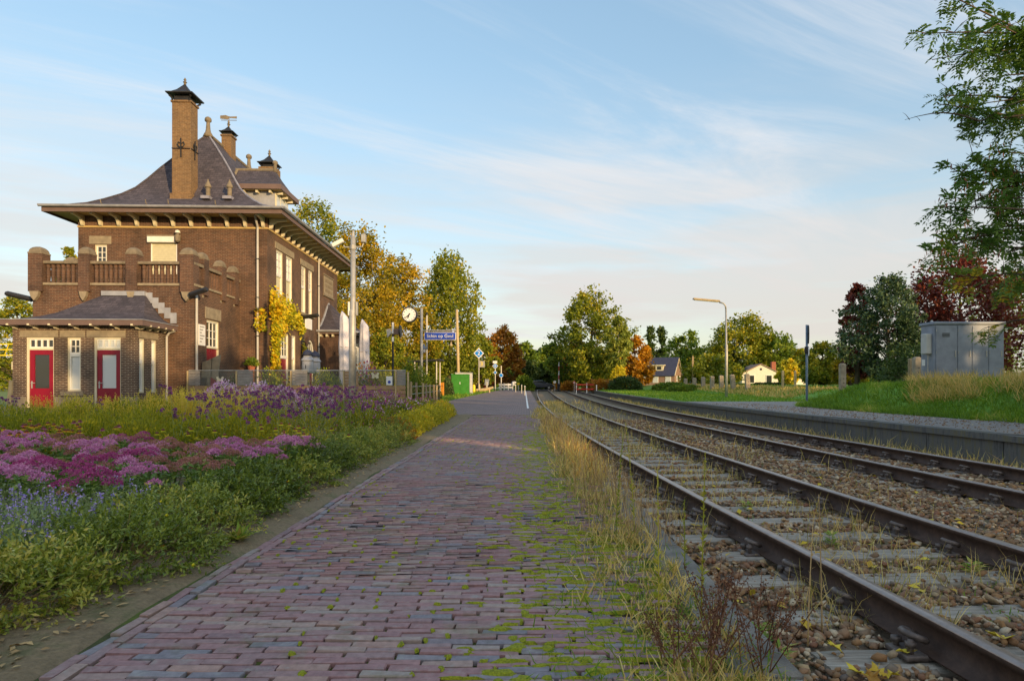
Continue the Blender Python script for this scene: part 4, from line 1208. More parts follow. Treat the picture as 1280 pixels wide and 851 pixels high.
# ---- round bay on the platform side
BP = [(0,8.25),(1.15,8.25),(1.75,8.75),(2.05,9.5),(2.05,11.3),(1.75,12.05),(1.15,12.55),(0,12.55)]
mb = MB()
for (a, b), (c, d) in zip(BP[:-1], BP[1:]): mb.add([(a,b,GZ-.5),(c,d,GZ-.5),(c,d,4.2),(a,b,4.2)], [(0,1,2,3)])
bay = B('bay', mb, 'brick_dark')
ring = lambda s, z: [(a*s + (0 if s <= 1 else 0), 10.4 + (b-10.4)*s, z) for a, b in BP]
mb = MB()
rs = [(1.16,4.35),(1.02,4.55),(.8,4.8),(.55,5.2),(.3,5.75),(.10,6.2)]
for s, z in rs: mb.v += ring(s, z)
k = len(BP)
for i in range(len(rs)-1):
    for j in range(k-1): mb.f.append((i*k+j, i*k+j+1, (i+1)*k+j+1, (i+1)*k+j))
bro = B('bay_roof', mb, 'slate', bay)
mb = MB().tube(ring(1.17, 4.36), .07, 6); B('bay_gutter', mb, 'zinc', bay)
mb = MB(); 
for z in (4.18, 4.34): mb.v += ring(1.13, z)
for j in range(k-1): mb.f.append((j, j+1, k+j+1, k+j))
mb.v += ring(1.0, 4.18)
for j in range(k-1): mb.f.append((j, j+1, 2*k+j+1, 2*k+j))
B('bay_fascia', mb, 'eave_board', bay)
mb = MB().tube([(.03,8.15,4.4),(.03,8.6,4.75),(.03,9.3,5.3),(.03,10.0,6.0),(.03,10.4,6.28),(.03,10.8,6.0),(.03,11.5,5.3),(.03,12.6,4.4)], .07, 6); B('bay_flashing', mb, 'zinc', bay)
for x in (.2,.55,.9):
    mb = MB().box(x-.05,x+.05,8.0,8.25,4.02,4.17); B('bay_bracket', mb, 'cream_paint', bay)
def bay_window(p, q, z0, z1, nx, nz):
    a, b = Vector((p[0],p[1],0)), Vector((q[0],q[1],0)); d = (b-a).normalized(); nrm = Vector((d.y,-d.x,0))
    L = (b-a).length; mb = MB(); ww = .06
    for (s0,s1,t0,t1) in ((.08,.14,z0,z1),(L-.14,L-.08,z0,z1),(.14,L-.14,z0,z0+ww),(.14,L-.14,z1-ww,z1)): mb.box(s0,s1,-.03,.05,t0,t1)
    for i in range(1, nx): c = .14+(L-.28)*i/nx; mb.box(c-.015,c+.015,-.01,.03,z0+ww,z1-ww)
    for i in range(1, nz): c = z0+(z1-z0)*i/nz; mb.box(.14,L-.14,-.01,.028,c-.015,c+.015)
    Mx = Matrix.Translation(a) @ Matrix(((d.x,nrm.x,0,0),(d.y,nrm.y,0,0),(0,0,1,0),(0,0,0,1)))
    mb.xform(Mx); w = B('bay_window', mb, 'white_paint', bay)
    mb = MB().box(.1,L-.1,-.02,.012,z0+.02,z1-.02); mb.xform(Mx); B('bay_pane', mb, 'glass_dark', bay)
    mb = MB().box(.02,L-.02,-.02,.06,z1+.02,z1+.2); mb.xform(Mx); B('bay_lintel', mb, 'sandstone', bay)
bay_window(BP[1], BP[2], 1.0, 3.5, 2, 5); bay_window(BP[2], BP[3], 1.0, 3.5, 2, 5); bay_window(BP[3], BP[4], 1.0, 3.5, 4, 5)
# ------------------------------------------------------------------ street furniture and small things
def gz(X, Y):
    if X > 4: return float(embz(np.float64(X - wallx(Y)), np.float64(Y)))
    if X < -5.6 or (Y < 24.2 and X < -1.96): return float(bedz(np.float64(X), np.float64(Y)))
    return float(zfar(Y))
def textmesh(s, size, m, extrude=.004, bold=.0):
    cu = bpy.data.curves.new('lettering', 'FONT'); cu.body = s; cu.size = size; cu.align_x = 'CENTER'; cu.align_y = 'CENTER'; cu.extrude = extrude; cu.offset = bold; cu.resolution_u = 3
    o = bpy.data.objects.new('lettering', cu); COL.objects.link(o)
    me = bpy.data.meshes.new_from_object(o.evaluated_get(bpy.context.evaluated_depsgraph_get()))
    bpy.data.objects.remove(o); bpy.data.curves.remove(cu)
    me.materials.clear(); me.materials.append(M[m]); return me
def put_text(s, size, m, parent, loc, rz=0.0, bold=.0):
    o = link('lettering', textmesh(s, size, m, bold=bold), parent, loc); o.rotation_euler = (R(90), 0, rz); return o

# terrace fence: board posts, plank base, glass panels
FY = 24.9
fence = thing('terrace_fence', 'wooden terrace fence with glass panels in front of the station building', 'fence', (0, FY, 0))
fu = lambda u: (u - CU)/F*FY
FZ0, FZ1 = .42, 1.69
for k, (u0, u1) in enumerate(((236,250),(297,316),(365,384),(431,448),(496,507))):
    nb_ = 5
    for i in range(nb_):
        z0 = 1.10 + (FZ1-.03-1.10)*i/nb_
        mb = MB().box(fu(u0), fu(u1), -.03, .03, z0+.004, z0+(FZ1-.03-1.10)/nb_-.004, .005); mb.build('board', 'grey_board' if k != 3 else 'wood_plank', fence)
    mb = MB().box(fu(u0)-.06, fu(u0)-.005, -.06, .06, FZ0-.3, FZ1-.02, .006); mb.build('post', 'wood_pale', fence)
for i in range(4):
    z0 = FZ0 + .17*i
    for a, b in ((236,316),(316.4,431),(431.4,507)):
        mb = MB().box(fu(a), fu(b), -.035 + .004*(i % 2), .03, z0, z0+.155, .008); mb.build('plank', 'wood_plank', fence)
for a, b in ((251,296.5),(316.5,364.5),(384.5,430.5),(448.5,495.5)):
    mb = MB().box(fu(a), fu(b), -.008, .008, 1.105, FZ1-.03); mb.build('glass_panel', 'glass_clear', fence)
mb = MB().box(fu(236), fu(507), -.03, .03, FZ1-.025, FZ1+.012, .008); mb.build('top_rail', 'galvanised', fence)
mb = MB().box(fu(507)+.06, fu(507)+.13, -.04, .04, .0, 1.62, .01); mb.build('post', 'wood_pale', fence)
pst = thing('notice_plate', 'small white notice plate with a round mark on the terrace fence', 'sign', (fu(487), FY-.05, 1.28))
mb = MB().box(-.12,.12,-.012,.012,-.17,.17,.005); mb.build('plate', 'sign_white', pst)
mb = MB().tube([(0,-.012,-.05),(0,-.018,-.05)], .06, 14); mb.build('round_mark', 'sign_blue', pst)
for (u, v, s, lab) in ((469,470,.16,'larger cream butterfly ornament beside the white notice plate'), (275,475,.15,'small white butterfly ornament in front of the red side door')):
    bf = thing('butterfly_ornament', lab, 'ornament', tuple(at(u, v, FY-.12)))
    for sx in (-1,1):
        mb = MB().prism([(0,0),(sx*s*.55,s*.9),(sx*s*1.0,s*.75),(sx*s*.75,s*.1),(sx*s*.85,-s*.45),(sx*s*.35,-s*.6)], 'y', -.006, .006); mb.build('wing', 'cream_paint', bf)
    mb = MB().tube([(0,-.01,-s*.6),(0,-.015,0),(0,-.01,s*.6)], [.008,.016,.008], 6); mb.build('body', 'cream_paint', bf)
# picket fence running back along the road
pk = thing('picket_fence', 'low fence of pale wooden stakes along the road past the clock', 'fence', (0,0,0))
stk = [(513,25.5),(521,27),(528,28.5),(533,30),(537.5,31.5),(542,33),(545.5,34.5),(549,36)]
for i, (u, Y) in enumerate(stk):
    x = (u-CU)/F*Y; h = 1.25 - .03*i; r = random.Random(i)
    z = gz(x, Y)
    mb = MB().tube([(x,Y,z-.2),(x+r.uniform(-.03,.03),Y,z+h)], [.06,.05], 6); mb.build('stake', 'wood_pale' if i % 2 == 0 else 'wood_old', pk)
for zz in (.35,.75,1.05):
    mb = MB().tube([((u-CU)/F*Y, Y, gz((u-CU)/F*Y, Y)+zz) for u, Y in stk], .012, 5); mb.build('wire', 'galvanised', pk)

# bird box sculpture, name plates, milk churn lanterns
sc = thing('garden_sculpture', 'cream slab sculpture on a short post before the red side door', 'sculpture', tuple(at(263, 478, 25.6)))
mb = MB().prism([(-.34,.20),(.02,.20),(.06,.95),(-.30,.80)], 'y', -.05, .05); mb.build('panel', 'sandstone', sc)
mb = MB().prism([(.05,.20),(.28,.06),(.42,1.12),(.10,.98)], 'y', -.03, .03); mb.build('panel', 'sandstone', sc)
mb = MB().tube([(-.1,0,-.5),(-.1,0,.2)], .1, 8); mb.build('post', 'stone_cap', sc)
for q, (u, Y, lab) in enumerate(((384.5,27.0,'front white churn shaped lantern with dark dome by the arched door'), (393.5,28.4,'rear white churn shaped lantern with dark dome by the downpipe'))):
    p0 = at(u, 462, Y)
    ch = thing('churn_lantern', lab, 'lantern', (p0.x, p0.y, .3), 0, 'churn lanterns on the terrace')
    w = .235
    mb = MB().lathe([(w*.95,1.33),(w,1.36),(w,1.80),(w*.96,1.84)], (0,0,0), 18); mb.build('body', 'milk_white', ch, True)
    mb = MB().lathe([(w*1.15,1.84),(w*1.15,1.88),(w*.8,1.98),(w*.74,2.06)], (0,0,0), 18); mb.build('shoulder', 'milk_white', ch)
    mb = MB().lathe([(w*.92,2.06),(w*.94,2.10),(w*.75,2.22),(w*.4,2.29),(.03,2.31),(.02,2.36)], (0,0,0), 18); mb.build('dome', 'roof_blue', ch, True)
    mb = MB().box(-.012,.012,-w-.012,-w+.02,1.5,1.66); mb.build('slot', 'black_metal', ch)
    mb = MB().tube([(0,0,-.2),(0,0,1.33)], .09, 8); mb.build('post', 'wood_old', ch)
# closed parasols
def parasol(u, Y, vt, wpx, lab):
    p0 = at(u, 470, Y); zt = EYE + (CV-vt)/F*Y; w = wpx/F*Y/2; g = .35
    pr = thing('closed_parasol', lab, 'parasol', (p0.x, Y, g), 0, 'closed parasols on the terrace')
    H = zt - g
    mb = MB(); n = 20; prof_ = []
    zs = np.linspace(.75, H, 16)
    for i, z in enumerate(zs):
        t = i/15; rr = w*(.72 + .28*math.sin(math.pi*min(1, t*.75+.2)))
        if t > .93: rr *= 1 - .35*(t-.93)/.07
        for k in range(n):
            a = 2*math.pi*k/n; q = rr*(1 + .20*math.cos(a*6 + z*.8) + .05*math.sin(a*11+z*4))
            tilt = .28*w/.2*math.cos(a)*max(0, t-.9)*4
            mb.v.append((q*math.cos(a), q*math.sin(a), z - tilt))
    for i in range(15):
        for k in range(n): mb.f.append((i*n+k, i*n+(k+1)%n, (i+1)*n+(k+1)%n, (i+1)*n+k))
    mb.f.append(tuple(range(n))[::-1]); mb.f.append(tuple(15*n+k for k in range(n)))
    mb.build('canopy', 'fabric_white', pr, True)
    for zz3 in (H*.34, H*.62): MB().tube([(w*1.02*math.cos(t_), w*1.02*math.sin(t_), zz3 + .02*math.sin(3*t_)) for t_ in np.linspace(0, 2*math.pi, 17)], .018, 5, False).build('tie_strap', 'fabric_white', pr)
    mb = MB().tube([(0,0,-.1),(0,0,.8)], .035, 8); mb.build('pole', 'galvanised', pr)
    mb = MB().box(-.35,.35,-.35,.35,-.08,0,.01); mb.build('base', 'concrete', pr)
parasol(430.5, 30.5, 392, 12.5, 'closed white parasol nearest the bay window')
parasol(455.5, 33.0, 402, 12, 'closed white parasol right of the camera mast')
# camera mast
mx0 = at(440.5, 500, 22)
mast = thing('camera_mast', 'tall pale metal mast with two security cameras in front of the station', 'mast', (mx0.x, 22, .25))
mb = MB().tube([(0,0,-.3),(0,0,3.4),(.02,0,3.45),(.025,0,5.95)], [.125,.12,.088,.085], 12); mb.build('pole', 'galvanised', mast, True)
mb = MB().lathe([(.085,0),(.06,.04),(.03,.2),(.01,.24)], (.025,0,5.95), 10); mb.build('spike', 'galvanised', mast)
mb = MB().tube([(.02,0,5.52),(.02,0,5.66)], .11, 12); mb.tube([(-.08,0,5.6),(-.26,0,5.6),(-.30,0,5.66)], .025, 8); mb.tube([(.1,0,5.6),(.34,0,5.62),(.38,0,5.75)], .025, 8); mb.build('bracket', 'galvanised', mast)
mb = MB().box(-.30,.12,-.07,.07,-.06,.08,.015); mb.xform(Matrix.Translation((-.42,0,5.78)) @ Matrix.Rotation(R(-28),4,'Y')); mb.build('camera', 'white_paint', mast)
mb = MB().box(-.06,.08,-.12,.10,-.10,.18,.015); mb.xform(Matrix.Translation((.38,0,5.85))); mb.build('camera', 'galvanised', mast)
for sx in (-1,1):
    mb = MB().box(sx*.13-.03+.02,sx*.13+.03+.02,-.07,.07,3.25,3.72,.01); mb.build('box', 'white_paint' if sx < 0 else 'galvanised', mast)
# crossing signal seen from behind
p0 = at(491, 480, 32)
sg = thing('crossing_signal', 'crossing signal with dark round shield edge-on by yellow trees', 'signal', (p0.x, 32, .3))
zz = lambda v, Y=32: EYE + (CV-v)/F*Y - .3
mb = MB().tube([(0,0,-.3),(0,0,zz(427))], .05, 8); mb.build('pole_lower', 'black_metal', sg); mb = MB().tube([(0,0,zz(427)),(0,0,zz(421))], .055, 8); mb.tube([(0,0,zz(417)),(0,0,zz(403))], .055, 8); mb.build('pole_white_band', 'sign_white', sg)
mb = MB().tube([(0,0,zz(421)),(0,0,zz(417))], .056, 8); mb.build('pole_band', 'black_metal', sg)
mb = MB().tube([(.33,.1,zz(414)),(.39,.1,zz(414))], .30, 20); mb.build('shield', 'black_metal', sg); mb = MB().box(.06,.32,-.1,.2,zz(418),zz(411),.01); mb.build('lamp_box', 'eave_board', sg)
mb = MB().prism([(-.30,zz(412)),(-.14,zz(411)),(-.05,zz(416)),(-.26,zz(422))], 'y', -.1, .1); mb.build('horn', 'galvanised', sg)
mb = MB().tube([(-.1,0,zz(417)),(.2,.1,zz(415))], .03, 6); mb.build('bracket', 'galvanised', sg)
# station clock and name board
PY = 34.0
p0 = at(527, 480, PY)
zp = lambda v: EYE + (CV-v)/F*PY
clk = thing('station_clock', 'round white station clock on a grey steel pole beside the name board', 'clock', (p0.x, PY, .1))
mb = MB().tube([(0,0,-.3),(0,0,zp(385)-.1)], .07, 10); mb.build('pole', 'galvanised', clk, True)
cc = at(512, 393.5, PY); cx, cz = cc.x - p0.x, cc.z - .1; cr_ = 9.6/F*PY
mb = MB().tube([(cx,-.12,cz),(cx,.12,cz)], cr_, 32); mb.build('case', 'black_metal', clk)
mb = MB().tube([(cx,-.125,cz),(cx,-.13,cz)], cr_*.86, 32); dial = mb.build('dial', 'sign_white', clk)
for i in range(12):
    a = i*math.pi/6; r0, r1 = cr_*.66, cr_*.80
    mb = MB().box(-.016,.016,-.140,-.132,r0,r1); mb.xform(Matrix.Translation((cx,0,cz)) @ Matrix.Rotation(a,4,'Y')); mb.build('hour_mark', 'black_metal', dial)
for a, l, w in ((199,.50,.026),(229,.74,.020)):
    mb = MB().box(-w,w,-.150-(l*.01),-.142-(l*.01),-cr_*.18,cr_*l); mb.xform(Matrix.Translation((cx,0,cz)) @ Matrix.Rotation(R(a),4,'Y')); mb.build('hand', 'black_metal', clk)
for dz in (-.16,0,.16):
    mb = MB().tube([(cx+cr_*.95,0,cz+dz*.7),(-.04,0,cz+dz)], .018, 6); mb.build('bracket', 'galvanised', clk)
nb = thing('name_board', 'blue station name board with white lettering hanging from a pole arm', 'sign', (p0.x, PY, .1))
a, b = at(530.5,414,PY), at(570,425,PY)
mb = MB().tube([(.05,.0,zp(413)-.1),(b.x-p0.x+.02,.0,zp(413)-.1)], .035, 6); mb.build('arm', 'galvanised', nb)
x0, x1, z0, z1 = a.x-p0.x, b.x-p0.x, b.z-.1, a.z-.1-.05
mb = MB().box(x0,x1,-.05,.05,z0,z1,.01); mb.build('frame', 'fabric_white', nb); mb = MB().box(x0+.03,x1-.03,-.056,-.045,z0+.03,z1-.03); mb.build('panel', 'sign_blue', nb)
put_text('Schin op Geul', .25, 'sign_white', nb, ((x0+x1)/2, -.062, (z0+z1)/2), 0, .0)
p1 = at(533.5, 480, 36)
lp = thing('lantern_post', 'slim grey post with small lantern just behind the clock pole', 'lamp post', (p1.x, 36, .1))
mb = MB().tube([(0,0,-.2),(0,0,EYE+(CV-394)/F*36-.1)], .045, 8); mb.build('pole', 'galvanised', lp); mb = MB().lathe([(.02,0),(.06,.03),(.05,.12),(.02,.16)], (0,0,EYE+(CV-394)/F*36-.1), 8); mb.build('cap', 'black_metal', lp)
mb = MB().lathe([(.06,0),(.10,.04),(.10,.2),(.16,.24),(.10,.34),(.03,.5)], (-.15,-.1,EYE+(CV-441)/F*36-.1), 10); mb.build('lantern', 'cabinet_grey', lp)
# wooden pole, hanging lamp, bike shelter
wp0, wp1 = at(573.5, 470, 62), at(571, 387, 62)
wpole = thing('wooden_pole', 'tall pale wooden utility pole right of the name board', 'pole', (wp0.x, 62, gz(-4.5, 62)))
mb = MB().tube([(0,0,-.3),(wp1.x-wp0.x,0,wp1.z-gz(-4.5,62))], [.16,.13], 10); mb.build('shaft', 'wood_pale', wpole, True)
for zz2 in (5.2, 6.5): mb = MB().lathe([(.03,0),(.06,.03),(.05,.12)], (-.22,0,zz2), 8); mb.build('insulator', 'sign_white', wpole)
hl = at(563.8, 431, 46); hlo = thing('hanging_lamp', 'small pale bell lamp hanging below the name board', 'lamp', tuple(hl))
mb = MB().lathe([(.10,-.08),(.11,0),(.05,.10),(.02,.22)], (0,0,0), 10); mb.build('shade', 'lamp_shade', hlo); mb = MB().tube([(0,0,.2),(0,0,.32),(.42,.05,.40)], .015, 5); mb.build('hook', 'black_metal', hlo)
s0 = at(513, 453, 40); sh_ = thing('cycle_shelter', 'thin flat roofed cycle shelter behind the stake fence', 'shelter', (s0.x, 40, gz(-6, 40)))
zb = gz(-6, 40)
mb = MB().box(0, 2.1, -.6, 1.2, s0.z-zb, s0.z-zb+.10,.01); mb.xform(Matrix.Rotation(R(-3.0),4,'Y')); mb.build('roof', 'black_metal', sh_)
for (x, y) in ((.35,-.5),(1.7,-.5),(.35,1.1),(1.7,1.1)): mb = MB().tube([(x,y,-.2),(x,y,s0.z-zb+.05)], .045, 8); mb.build('post', 'galvanised', sh_)
def bicycle(X, Y, rz, lab):
    b = thing('bicycle', lab, 'bicycle', (X, Y, gz(X, Y)), rz, 'bicycles at the stake fence')
    for wx in (-.52,.52):
        pts = [(wx+.34*math.cos(a), 0, .35+.34*math.sin(a)) for a in np.linspace(0, 2*math.pi, 21)]
        w = MB().tube(pts, .022, 6, False).build('wheel', 'rubber', b)
        sp = MB()
        for k in range(8): a = k*math.pi/4; sp.tube([(wx,0,.35),(wx+.33*math.cos(a),0,.35+.33*math.sin(a))], .004, 3)
        sp.build('spokes', 'galvanised', w)
    f_ = MB()
    for p, q in (((-.52,.35),(-.05,.32)),((-.05,.32),(-.22,.85)),((-.52,.35),(-.20,.78)),((-.05,.32),(.36,.78)),((-.20,.78),(.36,.82)),((.52,.35),(.34,.95))): f_.tube([(p[0],0,p[1]),(q[0],0,q[1])], .018, 6)
    f_.build('frame', 'black_metal', b)
    MB().tube([(.25,-.26,.98),(.36,-.2,1.02),(.34,0,1.0),(.36,.2,1.02),(.25,.26,.98)], .014, 6).build('handlebar', 'black_metal', b)
    MB().prism([(-.38,.86),(-.12,.88),(-.10,.92),(-.38,.93)], 'y', -.07, .07).build('saddle', 'black_metal', b)
bicycle(-5.05, 37.3, R(80), 'dark bicycle leaning at the end of the stake fence')
bicycle(-5.35, 38.2, R(74), 'dark bicycle half hidden behind the first bicycle')
# orange board, cabinets, hydrant bag
def cabinet(name, lab, u0, u1, vt, vb, Y, d, m, doors=2, rz=0):
    a, b = at(u0, vb, Y), at(u1, vt, Y); z0 = gz(a.x, Y); 
    c = thing(name, lab, 'cabinet', ((a.x+b.x)/2, Y, z0), rz); w = (b.x-a.x)/2; h = b.z - z0
    MB().box(-w,w,0,d,-.2,h-.06,.015).build('body', m, c); MB().box(-w-.03,w+.03,-.03,d+.03,h-.06,h,.015).build('lid', m, c)
    for i in range(doors):
        x0 = -w+.04+(2*w-.08)*i/doors; x1 = -w+.04+(2*w-.08)*(i+1)/doors
        dd = MB().box(x0+.012,x1-.012,-.022,-.002,.12,h-.12,.006).build('door', m, c)
        for k in range(3): MB().box(x0+.1,x1-.1,-.028,-.022,h-.30-.06*k,h-.27-.06*k).build('vent_slat', m, dd)
    MB().box(-.03,.03,-.05,-.022,h*.52,h*.62).build('lock', 'sign_white', c)
    return c
cabinet('utility_cabinet', 'bright green utility cabinet at the roadside', 564, 586, 467.5, 492, 56, .9, 'cabinet_green')
cabinet('utility_cabinet', 'pale grey cabinet right behind the green one', 569, 590, 465.5, 489, 60, .8, 'cabinet_pale')
a = at(548.5, 494, 50); ob = thing('orange_board', 'orange wooden board beside the dark clipped hedge', 'board', (a.x, 50, gz(a.x, 50)))
for i in range(3): MB().box(.14*i,.14*i+.13,-.02,.03,-.2,1.1+.02*i,.008).build('plank', 'orange_board', ob)
a = at(592.2, 488, 64); yb = thing('marker_post', 'squat yellow marker post at the foot of the blue sign', 'post', (a.x, 64, gz(a.x, 64)))
MB().lathe([(.16,-.1),(.17,.2),(.17,.75),(.12,.86),(.03,.9)], (0,0,0), 10).build('body', 'sign_yellow', yb, True)
a = at(606, 488, 68); lg = thing('log_seat', 'pale rough log seat on the verge right of the blue sign', 'seat', (a.x, 68, gz(a.x, 68)))
MB().tube([(-.9,0,.25),(0,0,.3),(.9,.1,.55)], [.16,.18,.12], 8).build('trunk', 'wood_pale', lg); MB().tube([(-.5,0,-.1),(-.6,0,.9)], .09, 7).build('leg', 'wood_pale', lg); MB().tube([(.5,0,-.1),(.45,0,.4)], .09, 7).build('leg', 'wood_pale', lg)
# diamond signs
def diamond(u, v, half, Y, lab, num, vb, plate=None, name='rail_sign', small=None):
    p = at(u, v, Y); z0 = gz(p.x, Y); s = thing(name, lab, 'sign', (p.x, Y, z0)); h = half/F*Y; zc = p.z - z0
    MB().tube([(0,.05,-.3),(0,.05,zc+h*1.1)], .05*Y/64, 8).build('post', 'galvanised', s)
    MB().tube([(0,.05,-.3),(0,.05,.28)], .058*Y/64, 8).build('post_foot', 'black_metal', s)
    MB().prism([(-h,zc),(0,zc-h),(h,zc),(0,zc+h)], 'y', -.03, .0).build('frame', 'sign_white', s)
    MB().prism([(-h*.8,zc),(0,zc-h*.8),(h*.8,zc),(0,zc+h*.8)], 'y', -.04, -.031).build('panel', 'diamond_blue', s)
    if num: put_text(num, h*1.12, 'sign_white', s, (0, -.046, zc), 0, .004)
    if small:
        v2, h2 = small; z2 = at(u, v2, Y).z - z0; h2 = h2/F*Y
        MB().prism([(-h2,z2),(0,z2-h2),(h2,z2),(0,z2+h2)], 'y', -.03, .0).build('lower_frame', 'sign_white', s); MB().prism([(-h2*.75,z2),(0,z2-h2*.75),(h2*.75,z2),(0,z2+h2*.75)], 'y', -.04, -.031).build('lower_panel', 'diamond_blue', s)
    if plate:
        u0, u1, v0, v1 = plate; q0, q1 = at(u0, v1, Y), at(u1, v0, Y)
        MB().box(q0.x-p.x, q1.x-p.x, -.04, .0, q0.z-z0, q1.z-z0, .01).build('plate', 'sign_grey' if num == '2' else 'sign_white', s)
        if num == '2': put_text('3', (q1.z-q0.z)*.95, 'sign_yellow', s, ((q0.x+q1.x)/2-p.x, -.045, (q0.z+q1.z)/2-z0), 0, .0)
    return s
diamond(598.5, 441.5, 6.6, 66, 'large blue diamond sign with white number 2 above a grey plate', '2', 488, (598,606,451,459))
diamond(619, 457.3, 3.7, 78, 'two stacked small blue diamond signs under a white plate', '6', 482, (616,621.5,451,454), small=(465.5, 2.6))
p = at(626.4, 469, 80); rs_ = thing('round_sign', 'small round blue sign on a grey post near the far barrier', 'sign', (p.x, 80, gz(p.x, 80)))
MB().tube([(0,.06,-.3),(0,.06,at(626,457,80).z-gz(p.x,80))], .08, 8).build('post', 'galvanised', rs_); MB().tube([(0,-.02,p.z-gz(p.x,80)),(0,.02,p.z-gz(p.x,80))], .22, 18).build('disc', 'diamond_blue', rs_)
MB().tube([(0,-.01,p.z-gz(p.x,80)),(0,.015,p.z-gz(p.x,80))], .26, 18).build('rim', 'sign_white', rs_)
p = at(608.5, 482, 74); ib = thing('information_panel', 'small grey tilted information panel on a post in the verge', 'panel', (p.x, 74, gz(p.x, 74)))
MB().tube([(0,0,-.2),(0,0,1.1)], .09, 8).build('post', 'galvanised', ib); MB().prism([(-.25,.75),(.22,.72),(.28,1.42),(-.2,1.45)], 'y', -.06, .0).build('board', 'cabinet_grey', ib)
p = at(633, 483.5, 92); rb = thing('road_barrier', 'white slatted road barrier at the far end of the road', 'barrier', (p.x, 92, gz(p.x, 92)))
for i in range(2): MB().box(-1.1,.9,-.03,.03,.25+.4*i,.5+.4*i,.01).build('rail', 'sign_white', rb)
for i in range(4): MB().box(-1.0+.6*i,-.85+.6*i,-.06,-.035,-.1,.95,.01).build('slat', 'sign_white', rb)
MB().lathe([(.3,.6),(.36,.9),(.3,1.2),(.05,1.25)], (1.1,0,0), 12).build('end_drum', 'sign_white', rb)
p = at(648, 486, 78); mk = thing('bollard', 'thin bollard with bright yellow top beside the far road edge', 'bollard', (p.x, 78, gz(p.x, 78)))
MB().tube([(0,0,-.2),(0,0,.75)], .06, 8).build('shaft', 'galvanised', mk); MB().box(-.14,.14,-.06,.06,.75,1.0,.02).build('head', 'sign_yellow', mk)
for k, (u, Y) in enumerate(((644.5,72),(652,64),(656,56))):
    p = at(u, 486, Y); mk = thing('bollard', ['thin grey bollard furthest along the road edge', 'thin grey bollard in the middle along the road edge', 'thin grey bollard nearest along the road edge'][k], 'bollard', (p.x, Y, gz(.5, Y)), 0, 'bollards along the road edge')
    MB().tube([(0,0,-.2),(0,0,.75)], .045, 8).build('shaft', 'galvanised', mk); MB().lathe([(.05,.75),(.06,.78),(.03,.84)], (0,0,0), 8).build('cap', 'sign_white', mk)
# level crossing: road slab, car, half barrier, gate
xr = struct(MB().box(-30, 60, 96, 101, .2, .405).build('crossing_road', 'asphalt'))
def car(X, Y, rz):
    c = thing('car', 'dark blue car driving over the far level crossing', 'car', (X, Y, .41), rz)
    prof_ = [(-2.1,.35),(-2.15,.62),(-2.05,.85),(-1.55,.92),(-.95,1.38),(.35,1.42),(1.05,.98),(1.85,.86),(2.12,.62),(2.1,.35)]
    mb = MB(); k = len(prof_)
    for wy, s in ((-.86,1.0),(-.74,1.0),(.74,1.0),(.86,1.0)):
        for x, z in prof_: mb.v.append((x*(1 if abs(wy) < .8 else .985), wy*(1 - .16*max(0, (z-.9)/.5)), z if abs(wy) < .8 else min(z, z*.985)))
    for r_ in range(3):
        for i in range(k): mb.f.append((r_*k+i, r_*k+(i+1)%k, (r_+1)*k+(i+1)%k, (r_+1)*k+i))
    mb.f.append(tuple(range(k))); mb.f.append(tuple(3*k+i for i in range(k))[::-1])
    mb.build('body', 'car_paint', c)
    for wy in (-.80,.80):
        MB().prism([(-1.4,.95),(-.9,1.31),(.3,1.34),(.9,.98)], 'y', wy-.015, wy+.015).build('side_window', 'glass_dark', c)
        for wx in (-1.32,1.35):
            w = MB().tube([(wx,wy*1.08-.08,.32),(wx,wy*1.08+.08,.32)], .32, 18).build('wheel', 'rubber', c); MB().tube([(wx,wy*1.08-.085,.32),(wx,wy*1.08+.085,.32)], .19, 12).build('rim', 'galvanised', w)
    MB().prism([(.42,1.385),(1.03,1.0),(1.06,1.02),(.45,1.41)], 'y', -.66, .66).build('windscreen', 'glass_dark', c)
    MB().prism([(-1.52,.95),(-.99,1.35),(-1.02,1.38),(-1.56,.97)], 'y', -.66, .66).build('rear_window', 'glass_dark', c)
    for wy in (-.6,.6): MB().box(2.0,2.13,wy-.14,wy+.14,.62,.74,.02).build('headlight', 'sign_white', c); MB().box(-2.14,-2.05,wy-.14,wy+.14,.66,.80,.02).build('tail_light', 'barrier_red', c)
car(at(675,484,98).x, 98.4, R(0))
p = at(698.5, 484, 92); bp = thing('barrier_mast', 'raised red and white crossing barrier left of the orange bush', 'barrier', (p.x, 92, float(zfar(92))))
MB().box(-.22,.22,-.2,.2,-.2,1.1,.03).build('housing', 'black_metal', bp); MB().tube([(0,0,.4),(0,0,2.4)], .09, 8).build('post', 'sign_grey', bp)
for i in range(5): MB().box(-.06-.015*0,.06,-.30,-.24,.9+.62*i,.9+.62*(i+1)-.005).build('boom_section', 'barrier_red' if i % 2 else 'sign_white', bp)
gt = thing('track_gate', 'red and white rail gate in front of the dark hedge', 'gate', (at(720.5,486,70).x, 70, .42))
for x in (0,1.13,2.2): MB().box(x-.045,x+.045,-.045,.045,-.3,.88 if x < 2 else .7,.01).build('post', 'sign_white', gt)
for z in (.18,.68): MB().box(-.02,1.9,-.08,-.05,z,z+.11,.01).build('rail', 'barrier_red', gt)
p = at(717.8,486,75); ts = thing('warning_sign', 'small red and white triangular sign behind the red gate', 'sign', (p.x, 75, .45))
MB().tube([(0,0,-.2),(0,0,1.1)], .04, 8).build('post', 'galvanised', ts); MB().prism([(-.2,.85),(.2,.85),(0,1.22)], 'y', -.02, .02).build('plate', 'barrier_red', ts); MB().prism([(-.11,.90),(.11,.90),(0,1.10)], 'y', -.03, -.021).build('panel', 'sign_white', ts)
p = at(693.5,484,88); wsn = thing('square_sign', 'small white square sign on a post left of the raised barrier', 'sign', (p.x, 88, .38))
